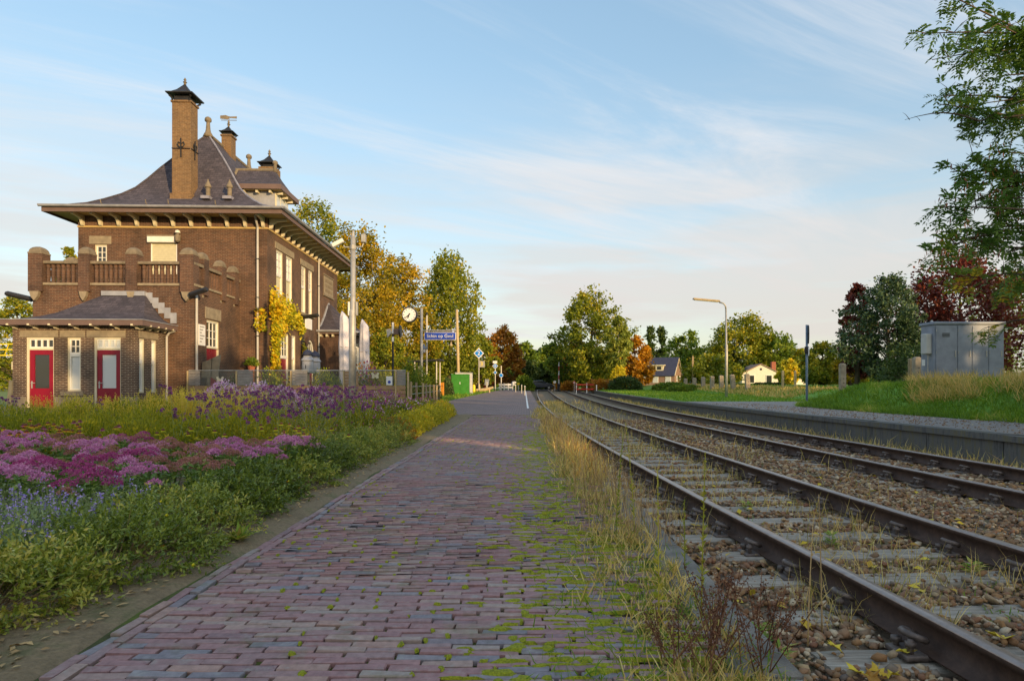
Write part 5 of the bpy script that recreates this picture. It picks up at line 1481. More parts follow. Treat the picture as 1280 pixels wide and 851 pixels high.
MB().tube([(0,0,-.2),(0,0,1.3)], .04, 8).build('post', 'galvanised', wsn); MB().box(-.17,.17,-.03,.02,.95,1.3,.01).build('plate', 'sign_white', wsn)

# ------------------------------------------------------------------ right bank
LY = 40.0; lx = at(908, 490, LY).x; lz = gz(lx, LY); top = EYE + (CV-378)/F*LY
sl = thing('street_lamp', 'tall pale platform lamp with curved arm on the right bank', 'street lamp', (lx, LY, lz))
H_ = top - lz
MB().tube([(0,0,-.3),(0,0,H_*.55),(-.01,0,H_*.56),(-.03,0,H_*.93)], [.095,.09,.06,.055], 10).build('pole', 'galvanised', sl, True)
MB().tube([(-.03,0,H_*.93),(-.06,0,H_*.965),(-.18,0,H_*.99),(-.45,0,H_+.02)], .05, 8).build('arm', 'galvanised', sl, True)
hd = MB().box(-2.1,-.42,-.12,.12,-.05,.06,.03); hd.xform(Matrix.Translation((0,0,H_+.04)) @ Matrix.Rotation(R(5),4,'Y')); lh = hd.build('head', 'lamp_shade', sl)
hd = MB().box(-2.0,-.52,-.09,.09,-.075,-.052,.01); hd.xform(Matrix.Translation((0,0,H_+.04)) @ Matrix.Rotation(R(5),4,'Y')); hd.build('diffuser', 'cream_paint', sl)
Y = 30.0; p = at(1008.5, 492, Y); z0 = gz(p.x, Y); tz = EYE + (CV-406)/F*Y - z0
bs = thing('platform_sign', 'blue grey post with signs seen edge-on beside the gravel path', 'sign', (p.x, Y, z0), R(69))
MB().tube([(0,0,-.3),(0,0,tz)], .055, 10).build('post', 'post_blue', bs, True)
MB().tube([(.0,-.09,tz-.45),(.0,-.055,tz-.45)], .44, 22).build('disc', 'black_metal', bs); MB().box(-.3,.3,-.09,-.05,tz-1.45,tz-1.05,.01).build('lower_plate', 'sign_white', bs)
MB().box(-.12,.12,-.1,.1,tz-1.35,tz-1.02,.02).build('lamp_box', 'black_metal', bs)
# fence posts
def cpost(u, vt, wpx, Y, lab, lean=0, m='concrete_post', grp='concrete fence posts on the right bank'):
    p = at(u, 486, Y); z = gz(p.x, Y); h = EYE + (CV-vt)/F*Y - z; w = wpx/F*Y/2
    o = thing('fence_post', lab, 'fence post', (p.x, Y, z), 0, grp)
    mb = MB().sqlathe([(w,-.3),(w,h-.12),(w*.9,h-.04),(w*.5,h)], (0,0,0)); mb.xform(Matrix.Rotation(R(lean),4,'Y')); mb.build('shaft', m, o)
    for k in range(3):
        mb = MB().tube([(0,-w-.03,h*.35+.2*k),(0,-w+.01,h*.35+.2*k)], .02, 5); mb.build('wire_staple', 'black_metal', o)
ords = ['first','second','third','fourth','fifth','sixth','seventh']
cpost(1053, 454, 6.3, 31, 'thick weathered concrete fence post right of the platform sign')
cpost(1146, 446, 8, 26.5, 'sturdy sunlit fence post just left of the grey cabinet')
cpost(1138, 448, 4, 28, 'thin fence post behind the one beside the grey cabinet', m='wood_old')
for k, (u, vt, Y, ln) in enumerate(((935,467,47,-4),(917,468,50,-6),(902,469,53,-2),(890,470,56,1),(879,471,60,0),(868,472,64,1),(857,473,70,0))):
    cpost(u, vt, 5.2 - .25*k, Y, f'leaning concrete fence post, {ords[k]} from the white house towards the left', ln)
cpost(978.5, 463, 2.4, 44, 'thin straight wooden post left of the yellow conifer', m='wood_pale', grp='wooden posts by the conifer'); cpost(994, 463, 2.2, 45, 'thin straight wooden post right of the yellow conifer', m='wood_pale', grp='wooden posts by the conifer')
cpost(866, 445, 1.8, 76, 'tall thin pole between the two houses', m='wood_old', grp='wooden posts by the conifer')
# grey relay cabinet
Y = 22.0; a, b = at(1168, 474, Y), at(1255, 402, Y); z0 = gz((a.x+b.x)/2, Y) - .05
rc = thing('relay_cabinet', 'large grey metal relay cabinet standing on the grassy bank', 'cabinet', ((a.x+b.x)/2, Y, z0))
w, h = (b.x-a.x)/2, b.z - z0
MB().box(-w,w,0,.75,-.3,h-.10,.012).build('body', 'cabinet_grey', rc)
MB().box(-w-.05,w+.05,-.05,.80,h-.10,h,.02).build('roof', 'cabinet_grey', rc)
ds = [-w+.03, -w+.78, -w+1.28, -w+1.85, w-.03]
for i in range(4):
    dd = MB().box(ds[i]+.008, ds[i+1]-.008, -.028, -.002, .12, h-.14, .006).build('door', 'cabinet_grey', rc)
    if i in (0, 2):
        for k in range(3): MB().box(ds[i]+.22, ds[i]+.48, -.036, -.028, h-.42-.05*k, h-.395-.05*k).build('vent_slat', 'black_metal', dd)
    MB().box(ds[i+1]-.10, ds[i+1]-.06, -.05, -.028, h*.45, h*.55, .006).build('handle', 'galvanised', dd)
    for z in (.3, h*.5, h-.35): MB().tube([(ds[i]+.02,-.035,z),(ds[i]+.02,-.035,z+.09)], .012, 6).build('hinge', 'galvanised', dd)
MB().box(-w-.20,-w-.002,.12,.45,h*.50,h*.82,.02).build('meter_box', 'cabinet_pale', rc)
MB().tube([(-w-.10,.2,h*.5),(-w-.10,.2,.2),(-w-.1,.2,-.2)], .02, 6).build('conduit', 'galvanised', rc)
MB().box(-w-.012,-w-.002,.5,.68,h*.32,h*.42).build('label_plate', 'sign_white', rc)
for x in (-w+.1, w*.1): MB().lathe([(.03,0),(.05,.03),(.02,.08)], (x,.3,h), 8).build('lifting_eye', 'galvanised', rc)
# houses
def gable_house(name, lab, X, Y, rz, L, D, wallh, roofh, mw, mr, over=.3):
    z = .6; o = thing(name, lab, 'house', (X, Y, z), rz)
    MB().box(-L/2,L/2,-D/2,D/2,-1,wallh).build('wall', mw, o)
    for sx in (-1,1): MB().prism([(-D/2,wallh),(D/2,wallh),(0,wallh+roofh)], 'x', sx*L/2-(.12 if sx > 0 else 0), sx*L/2+(0 if sx > 0 else .12)).build('gable', mw, o)
    rf = MB(); t = .14; e = over
    k = roofh/(D/2)
    rf.prism([(-D/2-e,wallh-e*k+.02),(0,wallh+roofh+.02),(D/2+e,wallh-e*k+.02),(D/2+e,wallh-e*k+.02+t),(0,wallh+roofh+.02+t),(-D/2-e,wallh-e*k+.02+t)], 'x', -L/2-.15, L/2+.15)
    r_ = rf.build('roof', mr, o)
    return o, r_, k
def hwin(o, a, z, w, h, face='front', D=0, L=0, m='glass_pale'):
    if face == 'front':
        f_ = MB().box(a-w/2,a+w/2,-D/2-.05,-D/2+.02,z,z+h).build('window', 'white_paint', o); MB().box(a-w/2+.1,a-.03,-D/2-.07,-D/2-.052,z+.1,z+h-.1).build('pane', m, f_); MB().box(a+.03,a+w/2-.1,-D/2-.07,-D/2-.052,z+.1,z+h-.1).build('pane', m, f_)
    else:
        f_ = MB().box(L/2-.02,L/2+.05,a-w/2,a+w/2,z,z+h).build('window', 'white_paint', o); MB().box(L/2+.052,L/2+.07,a-w/2+.1,a+w/2-.1,z+.1,z+h-.1).build('pane', m, f_)
p = at(825, 480, 112)
hb, rf_, k = gable_house('brick_house', 'grey brown brick house with blue slate roof and cream dormer', p.x+.6, 115, R(-25), 6.6, 6.4, 2.3, 3.0, 'house_brick', 'roof_blue')
for a_ in (-2.2,0,2.2): hwin(hb, a_, .9, 1.0, 1.1, 'front', 6.4, 6.6)
for a_ in (-1.2,1.2): hwin(hb, a_, .9, .8, 1.2, 'side', 6.4, 6.6)
MB().box(-1.2,1.2,-2.6,-1.0,3.0,3.9).build('dormer_wall', 'cream_paint', rf_); MB().box(-1.4,1.4,-2.8,-.6,3.9,4.05).build('dormer_roof', 'cream_paint', rf_)
for a_ in (-.5,.5): MB().box(a_-.36,a_+.36,-2.64,-2.605,3.2,3.75).build('dormer_window', 'glass_dark', rf_)
for sx in (-1, 1):
    MB().prism([(sx*3.5,2.3-.3*k+.0),(sx*3.5,2.3-.3*k+.25),(0,5.35),(0,5.10)], 'x', 3.38, 3.46).build('barge_board', 'cream_paint', hb)
p = at(949, 482, 92)
hw, rf_, k = gable_house('white_house', 'small white rendered cottage with shallow gable and brick chimney', p.x+.2, 94, R(-97), 6.5, 5.2, 2.1, 1.3, 'house_white', 'house_brick')
for a_ in (-1.3,1.1): hwin(hw, a_, .75, .9, 1.2, 'side', 5.2, 6.5, 'glass_dark')
MB().tube([(3.27,0,2.75),(3.3,0,2.75)], .16, 10).build('round_vent', 'black_metal', hw)
MB().box(-.4,.3,2.2,2.8,1.9,3.9,.02).build('chimney', 'brick_red', hw); MB().box(-1.6,1.2,-2.8,-1.4,2.35,3.0,.02).build('dormer', 'roof_blue', hw)
p = at(998, 482, 96); oh = thing('outbuilding', 'pale sunlit outbuilding right of the yellow conifer', 'shed', (p.x, 96, .6))
MB().box(-.9,.9,-1,1,-.6,2.3).build('wall', 'house_white', oh); MB().prism([(-1.1,2.3),(1.1,2.3),(0,2.8)], 'y', -1.1, 1.1).build('roof', 'house_brick', oh)
p = at(869, 486, 100); sh2 = thing('garden_shed', 'low pale shed roof showing between the two houses', 'shed', (p.x, 100, .5))
MB().box(-1.9,1.9,-1.2,1.2,-.6,.95).build('wall', 'house_white', sh2); MB().prism([(-1.35,.95),(1.35,.95),(0,1.4)], 'x', -2.1, 2.1).build('roof', 'cabinet_grey', sh2)
# catenary gantry far left
p = at(-8, 480, 55); gn = thing('steel_gantry', 'yellow lit lattice steel gantry beyond the annex corner', 'gantry', (p.x, 55, .4))
zq = lambda v: EYE + (CV-v)/F*55 - .4
for x in (-.9, 1.75): MB().box(x-.06,x+.06,-.06,.06,-.4,zq(428)).build('post', 'sign_yellow', gn)
for v in (430,437,444): MB().box(-1.4,1.85,-.05,.05,zq(v)-.045,zq(v)+.045).build('beam', 'sign_yellow', gn)
for i in range(4): MB().tube([(-1.3+.75*i,0,zq(444)),(-.95+.75*i,0,zq(430))], .03, 5).build('brace', 'sign_yellow', gn)
MB().box(1.6,1.9,-.1,.1,zq(462),zq(452),.02).build('signal_box', 'cream_paint', gn)
p = at(10, 508, 21.5); pls = thing('leaning_plank', 'pale plank leaning upright left of the annex', 'plank', (p.x, 21.5, gz(p.x, 21.5)))
MB().prism([(-.06,-.1),(.10,-.1),(.16,.98),(.06,1.0)], 'y', -.03, .03).build('board', 'wood_pale', pls)
# ------------------------------------------------------------------ plant materials
leafmat('leaf_green', [(0,.030,.060,.008),(.4,.060,.105,.012),(.75,.10,.15,.018),(1,.16,.19,.022)])
leafmat('leaf_yellowgreen', [(0,.040,.064,.007),(.35,.075,.105,.010),(.7,.13,.155,.013),(1,.25,.21,.016)])
leafmat('leaf_gold', [(0,.055,.065,.007),(.4,.11,.110,.009),(.7,.19,.155,.010),(1,.30,.20,.012)])
leafmat('leaf_orange', [(0,.10,.065,.008),(.4,.20,.115,.010),(.7,.30,.16,.010),(1,.36,.21,.015)])
leafmat('leaf_russet', [(0,.075,.050,.010),(.4,.15,.075,.012),(.75,.24,.11,.015),(1,.17,.16,.02)])
leafmat('leaf_dark', [(0,.014,.030,.010),(.5,.030,.055,.016),(1,.055,.085,.022)], .2)
leafmat('leaf_cedar', [(0,.016,.034,.020),(.5,.032,.060,.034),(1,.055,.09,.045)], .15)
leafmat('leaf_maple', [(0,.035,.012,.012),(.5,.075,.022,.020),(.8,.12,.035,.022),(1,.06,.05,.02)], .3, tcol=(1.6,.7,.6))
leafmat('leaf_robinia', [(0,.034,.080,.020),(.5,.060,.115,.024),(.85,.10,.15,.028),(1,.28,.22,.02)], .3, tcol=(1.1,1.2,.7))
leafmat('leaf_willow', [(0,.07,.10,.02),(.5,.12,.16,.03),(1,.18,.2,.04)])
leafmat('leaf_vine', [(0,.12,.17,.012),(.35,.26,.26,.016),(.7,.44,.33,.016),(1,.44,.20,.012)])
leafmat('leaf_shrub', [(0,.024,.044,.008),(.35,.066,.106,.016),(.65,.125,.168,.026),(.85,.21,.24,.05),(1,.28,.25,.055)], .2, .38, spec=.4)
leafmat('leaf_shrub_yellow', [(0,.10,.12,.012),(.5,.24,.24,.02),(.8,.42,.34,.02),(1,.36,.20,.03)])
leafmat('leaf_sedum', [(0,.06,.12,.035),(.5,.11,.19,.05),(1,.20,.27,.06)], .2)
leafmat('leaf_nepeta', [(0,.085,.13,.065),(.5,.15,.21,.105),(1,.24,.30,.13)], .25)
leafmat('leaf_hedge', [(0,.062,.090,.007),(.4,.125,.150,.010),(.75,.21,.21,.012),(1,.33,.27,.016)])  # yellower and brighter: warm light on the aster mounds is in these tones
leafmat('grass_green', [(0,.045,.10,.010),(.45,.085,.165,.016),(.75,.15,.22,.03),(1,.32,.27,.10)], .35)
leafmat('grass_dry', [(0,.10,.12,.03),(.3,.20,.18,.06),(.6,.36,.27,.11),(1,.48,.36,.17)], .3)
leafmat('grass_straw', [(0,.28,.13,.035),(.5,.46,.26,.08),(1,.56,.38,.14)], .3)
leafmat('grass_spike', [(0,.14,.16,.02),(.4,.30,.25,.03),(.8,.48,.36,.06),(1,.50,.30,.10)], .35)
leafmat('flower_pink', [(0,.21,.085,.15),(.35,.31,.13,.24),(.7,.40,.20,.33),(1,.34,.25,.19)], .2, .8, (1.2,.9,1.1), .1)
leafmat('flower_dusty', [(0,.13,.10,.045),(.4,.20,.115,.085),(.7,.26,.13,.14),(1,.22,.19,.07)], .2, .8, (1.2,.9,1.1), .1)
leafmat('flower_magenta', [(0,.16,.03,.09),(.5,.24,.055,.15),(1,.30,.085,.19)], .2, .8, (1.2,.8,1.0), .1)
leafmat('flower_blue', [(0,.16,.13,.50),(.5,.26,.21,.66),(1,.42,.34,.72)], .25, .8, (1.0,1.0,1.2), .1)
leafmat('flower_purple', [(0,.050,.017,.070),(.4,.10,.032,.125),(.75,.19,.058,.165),(1,.28,.10,.18)], .2, .8, (1.1,.8,1.2), .1)
leafmat('flower_aster', [(0,.42,.16,.34),(.5,.55,.26,.42),(1,.62,.40,.40)], .25, .8, (1.1,.9,1.0), .1)
leafmat('flower_yellow', [(0,.55,.36,.015),(1,.72,.50,.03)], .25, .8)
leafmat('flower_orange', [(0,.50,.07,.015),(.5,.58,.20,.015),(1,.62,.40,.02)], .25, .8)
leafmat('seed_brown', [(0,.045,.022,.016),(.5,.085,.040,.026),(1,.13,.07,.042)], .1, .9)
leafmat('stalk_green', [(0,.09,.13,.015),(.5,.17,.19,.02),(1,.28,.25,.04)], .1, .7)
leafmat('stem_dry', [(0,.12,.08,.045),(1,.32,.25,.14)], .1, .9)
leafmat('pod_brown', [(0,.10,.035,.02),(1,.20,.08,.04)], .2)

def bush_leaves(r, n, c, rx, ry, rz, L, W, up=.35, shell=.55, lump=.22, nl=9):
    """leaf positions on lumpy dome; returns leafgeo parts"""
    th = r.rand(n)*2*np.pi; ph = np.arccos(1 - r.rand(n)*1.12)         # mostly the upper dome
    d = np.stack([np.sin(ph)*np.cos(th), np.sin(ph)*np.sin(th), np.cos(ph)], 1)
    k = unit(r.normal(size=(nl,3)) + np.array([0,0,.5])); amp = lump*r.uniform(-.6,1,size=nl)
    bl = 1 + (amp[None]*np.exp(-3.5*(1 - d @ k.T))).sum(1)
    rad = (shell + (1-shell)*r.rand(n)**.6)*bl + .05*np.abs(r.normal(size=n))
    P = np.array(c) + d*rad[:,None]*np.array([rx, ry, rz])
    D = unit(d*1.0 + r.normal(size=(n,3))*.75 + np.array([0,0,up]))
    N = unit(d + r.normal(size=(n,3))*.6 + np.array([0,0,.5]))
    P = P[:]; P[:,2] = np.maximum(P[:,2], c[2] + .02)
    # clump tint
    kk = unit(r.normal(size=(14,3))); ci = np.argmax(d @ kk.T + .15*r.normal(size=(n,14)), 1)
    tint = np.clip(.55*r.rand(14)[ci] + .55*r.rand(n) - .05 , 0, 1)
    sz = .7 + .6*r.rand(n)
    return leafgeo(P, D, N, L*sz, W*sz, tint)
def stems_of(r, c, rx, rz, n, rad=.006, hmin=.5):
    th = r.rand(n)*6.28; q = r.rand(n)**.5
    A = np.stack([c[0]+.25*rx*q*np.cos(th), c[1]+.25*rx*q*np.sin(th), np.full(n, c[2]-.03)], 1)
    B = np.stack([c[0]+.85*rx*q*np.cos(th), c[1]+.85*rx*q*np.sin(th), c[2] + rz*(hmin+(1-hmin)*r.rand(n))], 1)
    return A, B
TINY = ('seed_heads','flower_spikes','berries','flower_tufts','flowers','spikes','seed_pods')
def obj_geo(name, geo, m, parent=None):
    V, T, rr = geo
    o = link(name, npmesh(name, V, T, m, rr), parent)
    if name in TINY: o['kind'] = 'stuff'
    return o
ORD = ['first','second','third','fourth','fifth','sixth','seventh','eighth','ninth','tenth','eleventh','twelfth','thirteenth','fourteenth','fifteenth','sixteenth','seventeenth','eighteenth','nineteenth','twentieth']
def place(i, pts, step):
    """words for the row (from the camera) and the place in it (from the kerb)"""
    y0 = min(p[1] for p in pts); row_of = lambda p: int(round((p[1]-y0)/step))
    rw_ = sorted(set(row_of(p) for p in pts)); k = rw_.index(row_of(pts[i]))
    mates = sorted([p for p in pts if row_of(p) == row_of(pts[i])], key=lambda p: -p[0])
    return f'row {ORD[min(k,19)]}, {ORD[min(mates.index(pts[i]),19)]} from the kerb'
pl_rng = np.random.RandomState(11)

# ------------------------------------------------------------------ low evergreen shrubs along the kerb
shrubs = []
y = 2.35; k = 0
while y < 12.6:
    rx = .40 + .18*pl_rng.rand() if y < 7 else .34 + .12*pl_rng.rand()
    shrubs.append((-2.50 - .08*pl_rng.rand() - (.16 if y < 3.6 else 0), y, rx, .17 + .15*pl_rng.rand() + .012*(y-2.3)))
    if y < 3.3: shrubs.append((-3.30 - .15*pl_rng.rand(), y + .0, .50, .25 + .05*pl_rng.rand()))
    y += .78 - (.10 if y > 7 else 0)
for i, (x, y, rx, h) in enumerate(shrubs):
    r = np.random.RandomState(300+i); g = gz(x, y)
    nearest = sum(1 for s in shrubs[:i])
    row_ = 'beside the kerb' if x > -3.1 else ('in the second row' if x > -4.1 else 'in the third row')
    idx = sum(1 for s in shrubs[:i+1] if (s[0] > -3.1) == (x > -3.1) and (s[0] > -4.1) == (x > -4.1))
    ordw = ['nearest','second','third','fourth','fifth','sixth','seventh','eighth','ninth','tenth','eleventh','twelfth','thirteenth','fourteenth','fifteenth','sixteenth'][idx-1]
    t = thing('evergreen_shrub', f'low small leaved evergreen shrub {row_}, {ordw} from the camera' if ordw != 'nearest' else f'low small leaved evergreen shrub {row_}, nearest to the camera', 'shrub', (x, y, g), 0, 'low evergreen shrubs edging the flower bed')
    n = int(np.clip(30000/max(1.6, y-.6), 3000, 10500))
    ls = .034 if y < 5 else .040
    sprig = []
    # sprigs: arching twigs clothed in small leaves give the outline its spikes
    ns = int(n/16); th = r.rand(ns)*6.28; ph = np.arccos(1 - r.rand(ns)*1.05)
    d = np.stack([np.sin(ph)*np.cos(th), np.sin(ph)*np.sin(th), np.cos(ph)], 1)
    kl = unit(r.normal(size=(10,3)) + np.array([0,0,.4])); bl = 1 + (.30*r.uniform(-.7,1,size=10)[None]*np.exp(-4*(1 - d @ kl.T))).sum(1)
    base = d*np.array([rx, rx*1.0, h])*(bl*.72)[:,None]; ln = (.10 + .16*r.rand(ns))
    sd = unit(d + r.normal(size=(ns,3))*.45 + np.array([0,0,.25]))
    q = 15; tt = (np.arange(q)+.5)/q
    P = base[:,None,:] + sd[:,None,:]*(ln[:,None]*tt[None])[:,:,None] + np.array([0,0,-.12])*(ln[:,None]*tt[None]**2)[:,:,None]
    side = unit(r.normal(size=(ns,q,3)) + sd[:,None,:]*.9)
    cl = r.rand(ns)[:,None]*.5 + .5*r.rand(ns,q)*.9 + .12*tt[None]
    nd = unit(r.normal(size=(ns,q,3)) + np.array([0,0,1.1]))
    P = P.reshape(-1,3); P[:,2] = np.maximum(P[:,2], .015)
    G = leafgeo(P, side.reshape(-1,3), nd.reshape(-1,3), ls*(.7+.6*r.rand(ns*q)), ls*.38, np.clip(cl.ravel()*(.75 + .35*r.rand()) + .10*r.normal(), 0, .96))
    obj_geo('foliage', G, 'leaf_shrub', t)
    A = d*np.array([rx*.3, rx*.3, .02]); B = base + sd*ln[:,None]*.6
    obj_geo('twigs', thinstems(A[::9], B[::9], .003, .4*r.rand(len(A[::9]))), 'stem_dry', t)
    if y < 7:
        nb_ = 10; ii = r.randint(len(P), size=nb_)
        obj_geo('berries', stones(P[ii] + np.array([0,0,.012]), np.full(nb_, .009), i, .9), 'flower_orange' if i % 2 else 'flower_yellow', t)

# ------------------------------------------------------------------ sedum with flat pink heads
def head_geo(r, c, R0, n):
    a = r.rand(n)*6.28; q = np.sqrt(r.rand(n)); x = q*np.cos(a)*R0*(1+.12*np.sin(3*a+r.rand()*6)); y_ = q*np.sin(a)*R0
    z = .62*R0*(1 - q**2) + .16*R0*np.abs(r.normal(size=n))*.5
    P = np.stack([c[0]+x, c[1]+y_, c[2]+z], 1)
    D = unit(np.stack([x*.6/R0, y_*.6/R0, np.full(n, .8)], 1) + r.normal(size=(n,3))*.6)
    return leafgeo(P, D, unit(r.normal(size=(n,3))), .016*(.8+.5*r.rand(n)), .013, np.clip(.3*r.rand() + .6*r.rand(n), 0, 1), .1)
sed = []
r0 = np.random.RandomState(5)
for y in np.arange(4.75, 8.3, .42):
    xr_ = -2.85 - (.35 if y < 5.4 else (.10 if y < 6.4 else .0)) ; xl = -.86*y - .4
    for x in np.arange(xr_, xl, -.52): sed.append((x + r0.uniform(-.13,.13), y + r0.uniform(-.12,.12)))
for i, (x, y) in enumerate(sed):
    r = np.random.RandomState(700+i); g = gz(x, y); kind = ['flower_pink','flower_pink','flower_pink','flower_dusty','flower_pink','flower_dusty','flower_pink','flower_magenta'][r.randint(8)]
    look = {'flower_pink':'bright pink','flower_dusty':'fading brownish pink','flower_magenta':'deep magenta'}[kind]
    t = thing('sedum', f'sedum with {look} flower heads, ' + place(i, sed, .42), 'flowering plant', (x, y, g), 0, f'sedum clumps with {look} heads')
    h = .33 + .09*r.rand()
    nh = r.randint(6, 9); ga = np.arange(nh)*2.4 + r.rand(); gr = .085*np.sqrt(np.arange(nh)+.4); hx = gr*np.cos(ga) + .02*r.normal(size=nh); hy = gr*np.sin(ga) + .02*r.normal(size=nh); hz = h + .07*r.rand(nh) - 1.3*(hx**2+hy**2)
    for j in range(nh):
        obj_geo('flower_head', head_geo(r, (hx[j], hy[j], hz[j]), .058 + .040*r.rand(), 170), kind if r.rand() > .12 else 'flower_dusty', t)
    A = np.stack([hx*.35, hy*.35, np.zeros(nh)], 1); Bp = np.stack([hx, hy, hz + .01], 1)
    obj_geo('stems', thinstems(A, Bp, .006, r.rand(nh)), 'leaf_sedum', t)
    n = 260; kx = r.randint(nh, size=n); tt = r.uniform(.15,.97, size=n)[:,None]
    P = A[kx]*(1-tt) + Bp[kx]*tt; D = unit(r.normal(size=(n,3))*np.array([1,1,.4]) + np.array([0,0,.35]))
    obj_geo('foliage', leafgeo(P, D, np.array([0,0,1.]) + r.normal(size=(n,3))*.3, .075*(.6+.6*r.rand(n)), .036, np.clip(r.rand(n)*.9, 0, 1)), 'leaf_sedum', t)

# ------------------------------------------------------------------ catmint: grey green with blue spikes
nep = []
for y in np.arange(3.15, 5.1, .40):
    for x in np.arange(-3.05, -.86*y-.5, -.42): nep.append((x + r0.uniform(-.12,.12), y + r0.uniform(-.12,.12)))
for i, (x, y) in enumerate(nep):
    r = np.random.RandomState(900+i); g = gz(x, y)
    t = thing('catmint', 'grey green catmint with blue spikes, ' + place(i, nep, .40), 'flowering plant', (x, y, g), 0, 'catmint clumps with blue spikes')
    ns = 70; th = r.rand(ns)*6.28; q = r.rand(ns)**.6
    A = np.stack([.06*np.cos(th), .06*np.sin(th), np.zeros(ns)], 1)
    Bp = np.stack([.30*q*np.cos(th), .30*q*np.sin(th), .20 + .24*r.rand(ns)*(1-.3*q)], 1)
    obj_geo('stems', thinstems(A, Bp, .003, r.rand(ns)), 'leaf_nepeta', t)
    n = 1500; kx = r.randint(ns, size=n); tt = r.uniform(.1,.85,size=n)[:,None]; P = A[kx]*(1-tt) + Bp[kx]*tt + r.normal(size=(n,3))*.02
    P[:,2] = np.maximum(P[:,2], .02)
    D = unit(r.normal(size=(n,3)) + np.array([0,0,.5]))
    obj_geo('foliage', leafgeo(P, D, unit(r.normal(size=(n,3)) + np.array([0,0,1.])), .030*(.6+.7*r.rand(n)), .018, np.clip(.5*r.rand(n)+.5*tt[:,0]*r.rand(n), 0, 1)), 'leaf_nepeta', t)
    fl = np.where(r.rand(ns) > .70)[0]; n = len(fl)*14; kx = np.repeat(fl, 14); tt = r.uniform(.78,1.04,size=n)[:,None]
    P = A[kx]*(1-tt) + Bp[kx]*tt + r.normal(size=(n,3))*.006
    obj_geo('flower_spikes', leafgeo(P, unit(r.normal(size=(n,3))), unit(r.normal(size=(n,3))), .017, .013, r.rand(n)), 'flower_blue', t)

# ------------------------------------------------------------------ coneflowers: orange patch on the left, pale heads in the middle
def coneflower(x, y, i, petal, lab, n=5, h=.52, leafm='leaf_hedge'):
    r = np.random.RandomState(1200+i); g = gz(x, y)
    t = thing('coneflower', lab, 'flowering plant', (x, y, g), 0, lab)
    A = np.stack([r.normal(size=n)*.07, r.normal(size=n)*.07, np.zeros(n)], 1); Bp = np.stack([r.normal(size=n)*.2, r.normal(size=n)*.18, h*(.75+.4*r.rand(n))], 1)
    obj_geo('stems', thinstems(A, Bp, .005, r.rand(n)), 'stalk_green', t)
    k = 14
    for j in range(n):
        a = np.arange(k)*2*np.pi/k
        D = np.stack([np.cos(a), np.sin(a), np.full(k, -.45)], 1)
        obj_geo('flower_head', leafgeo(np.repeat(Bp[j:j+1], k, 0), D, np.tile([0,0,1.], (k,1)), .048, .018, r.rand(k)), petal, t)
        MB().lathe([(.018,-.005),(.022,.012),(.008,.026)], tuple(Bp[j]), 6).build('flower_cone', 'leaf_maple' if False else 'seed_brown', t, rnd=.6)
    m_ = 220; kx = r.randint(n, size=m_); tt = r.uniform(.05,.8,size=m_)[:,None]; P = A[kx]*(1-tt) + Bp[kx]*tt
    obj_geo('foliage', leafgeo(P, unit(r.normal(size=(m_,3)) + np.array([0,0,.2])), unit(r.normal(size=(m_,3)) + np.array([0,0,1.])), .11*(.5+.6*r.rand(m_)), .035, r.rand(m_)), leafm, t)
i = 0
for y in (7.9, 8.3, 8.7):
    for x in np.arange(-5.9, -7.6, -.36):
        coneflower(x + r0.uniform(-.1,.1), y + r0.uniform(-.1,.1), i, ['flower_orange','flower_orange','flower_magenta'][r0.randint(3)], 'tall coneflower in the orange and red clump at the left of the bed'); i += 1
for (x, y) in ((-4.3,8.6),(-4.7,8.5),(-3.1,8.5),(-3.35,8.7),(-3.6,8.55),(-2.95,8.8)):
    coneflower(x, y, i, 'flower_yellow', 'coneflower with pale yellow drooping petals between sedum and hedge', 5, .50); i += 1

# ------------------------------------------------------------------ soft green mounds behind the sedum
hed = []
for y in (9.4, 10.2, 11.0):
    for x in np.arange(-4.1 - .25*(y-9.4), -.86*y - .3, -.82): hed.append((x + r0.uniform(-.12,.12), y + r0.uniform(-.15,.15)))
for i, (x, y) in enumerate(hed):
    r = np.random.RandomState(1500+i); g = gz(x, y)
    t = thing('aster_mound', 'green aster mound behind the sedum, ' + place(i, hed, .8), 'plant', (x, y, g), 0, 'green aster mounds behind the sedum')
    h = .50 + .09*r.rand() + (.08 if y > 10 else 0)
    obj_geo('foliage', cat_geo([bush_leaves(r, 2900, (0,0,.02), .52, .50, h, .055, .014, .9, .6, .15)]), 'leaf_hedge', t)
    n = 60; A, Bp = stems_of(r, (0,0,0), .5, h*1.05, n); obj_geo('stems', thinstems(A, Bp, .004, r.rand(n)), 'leaf_hedge', t)

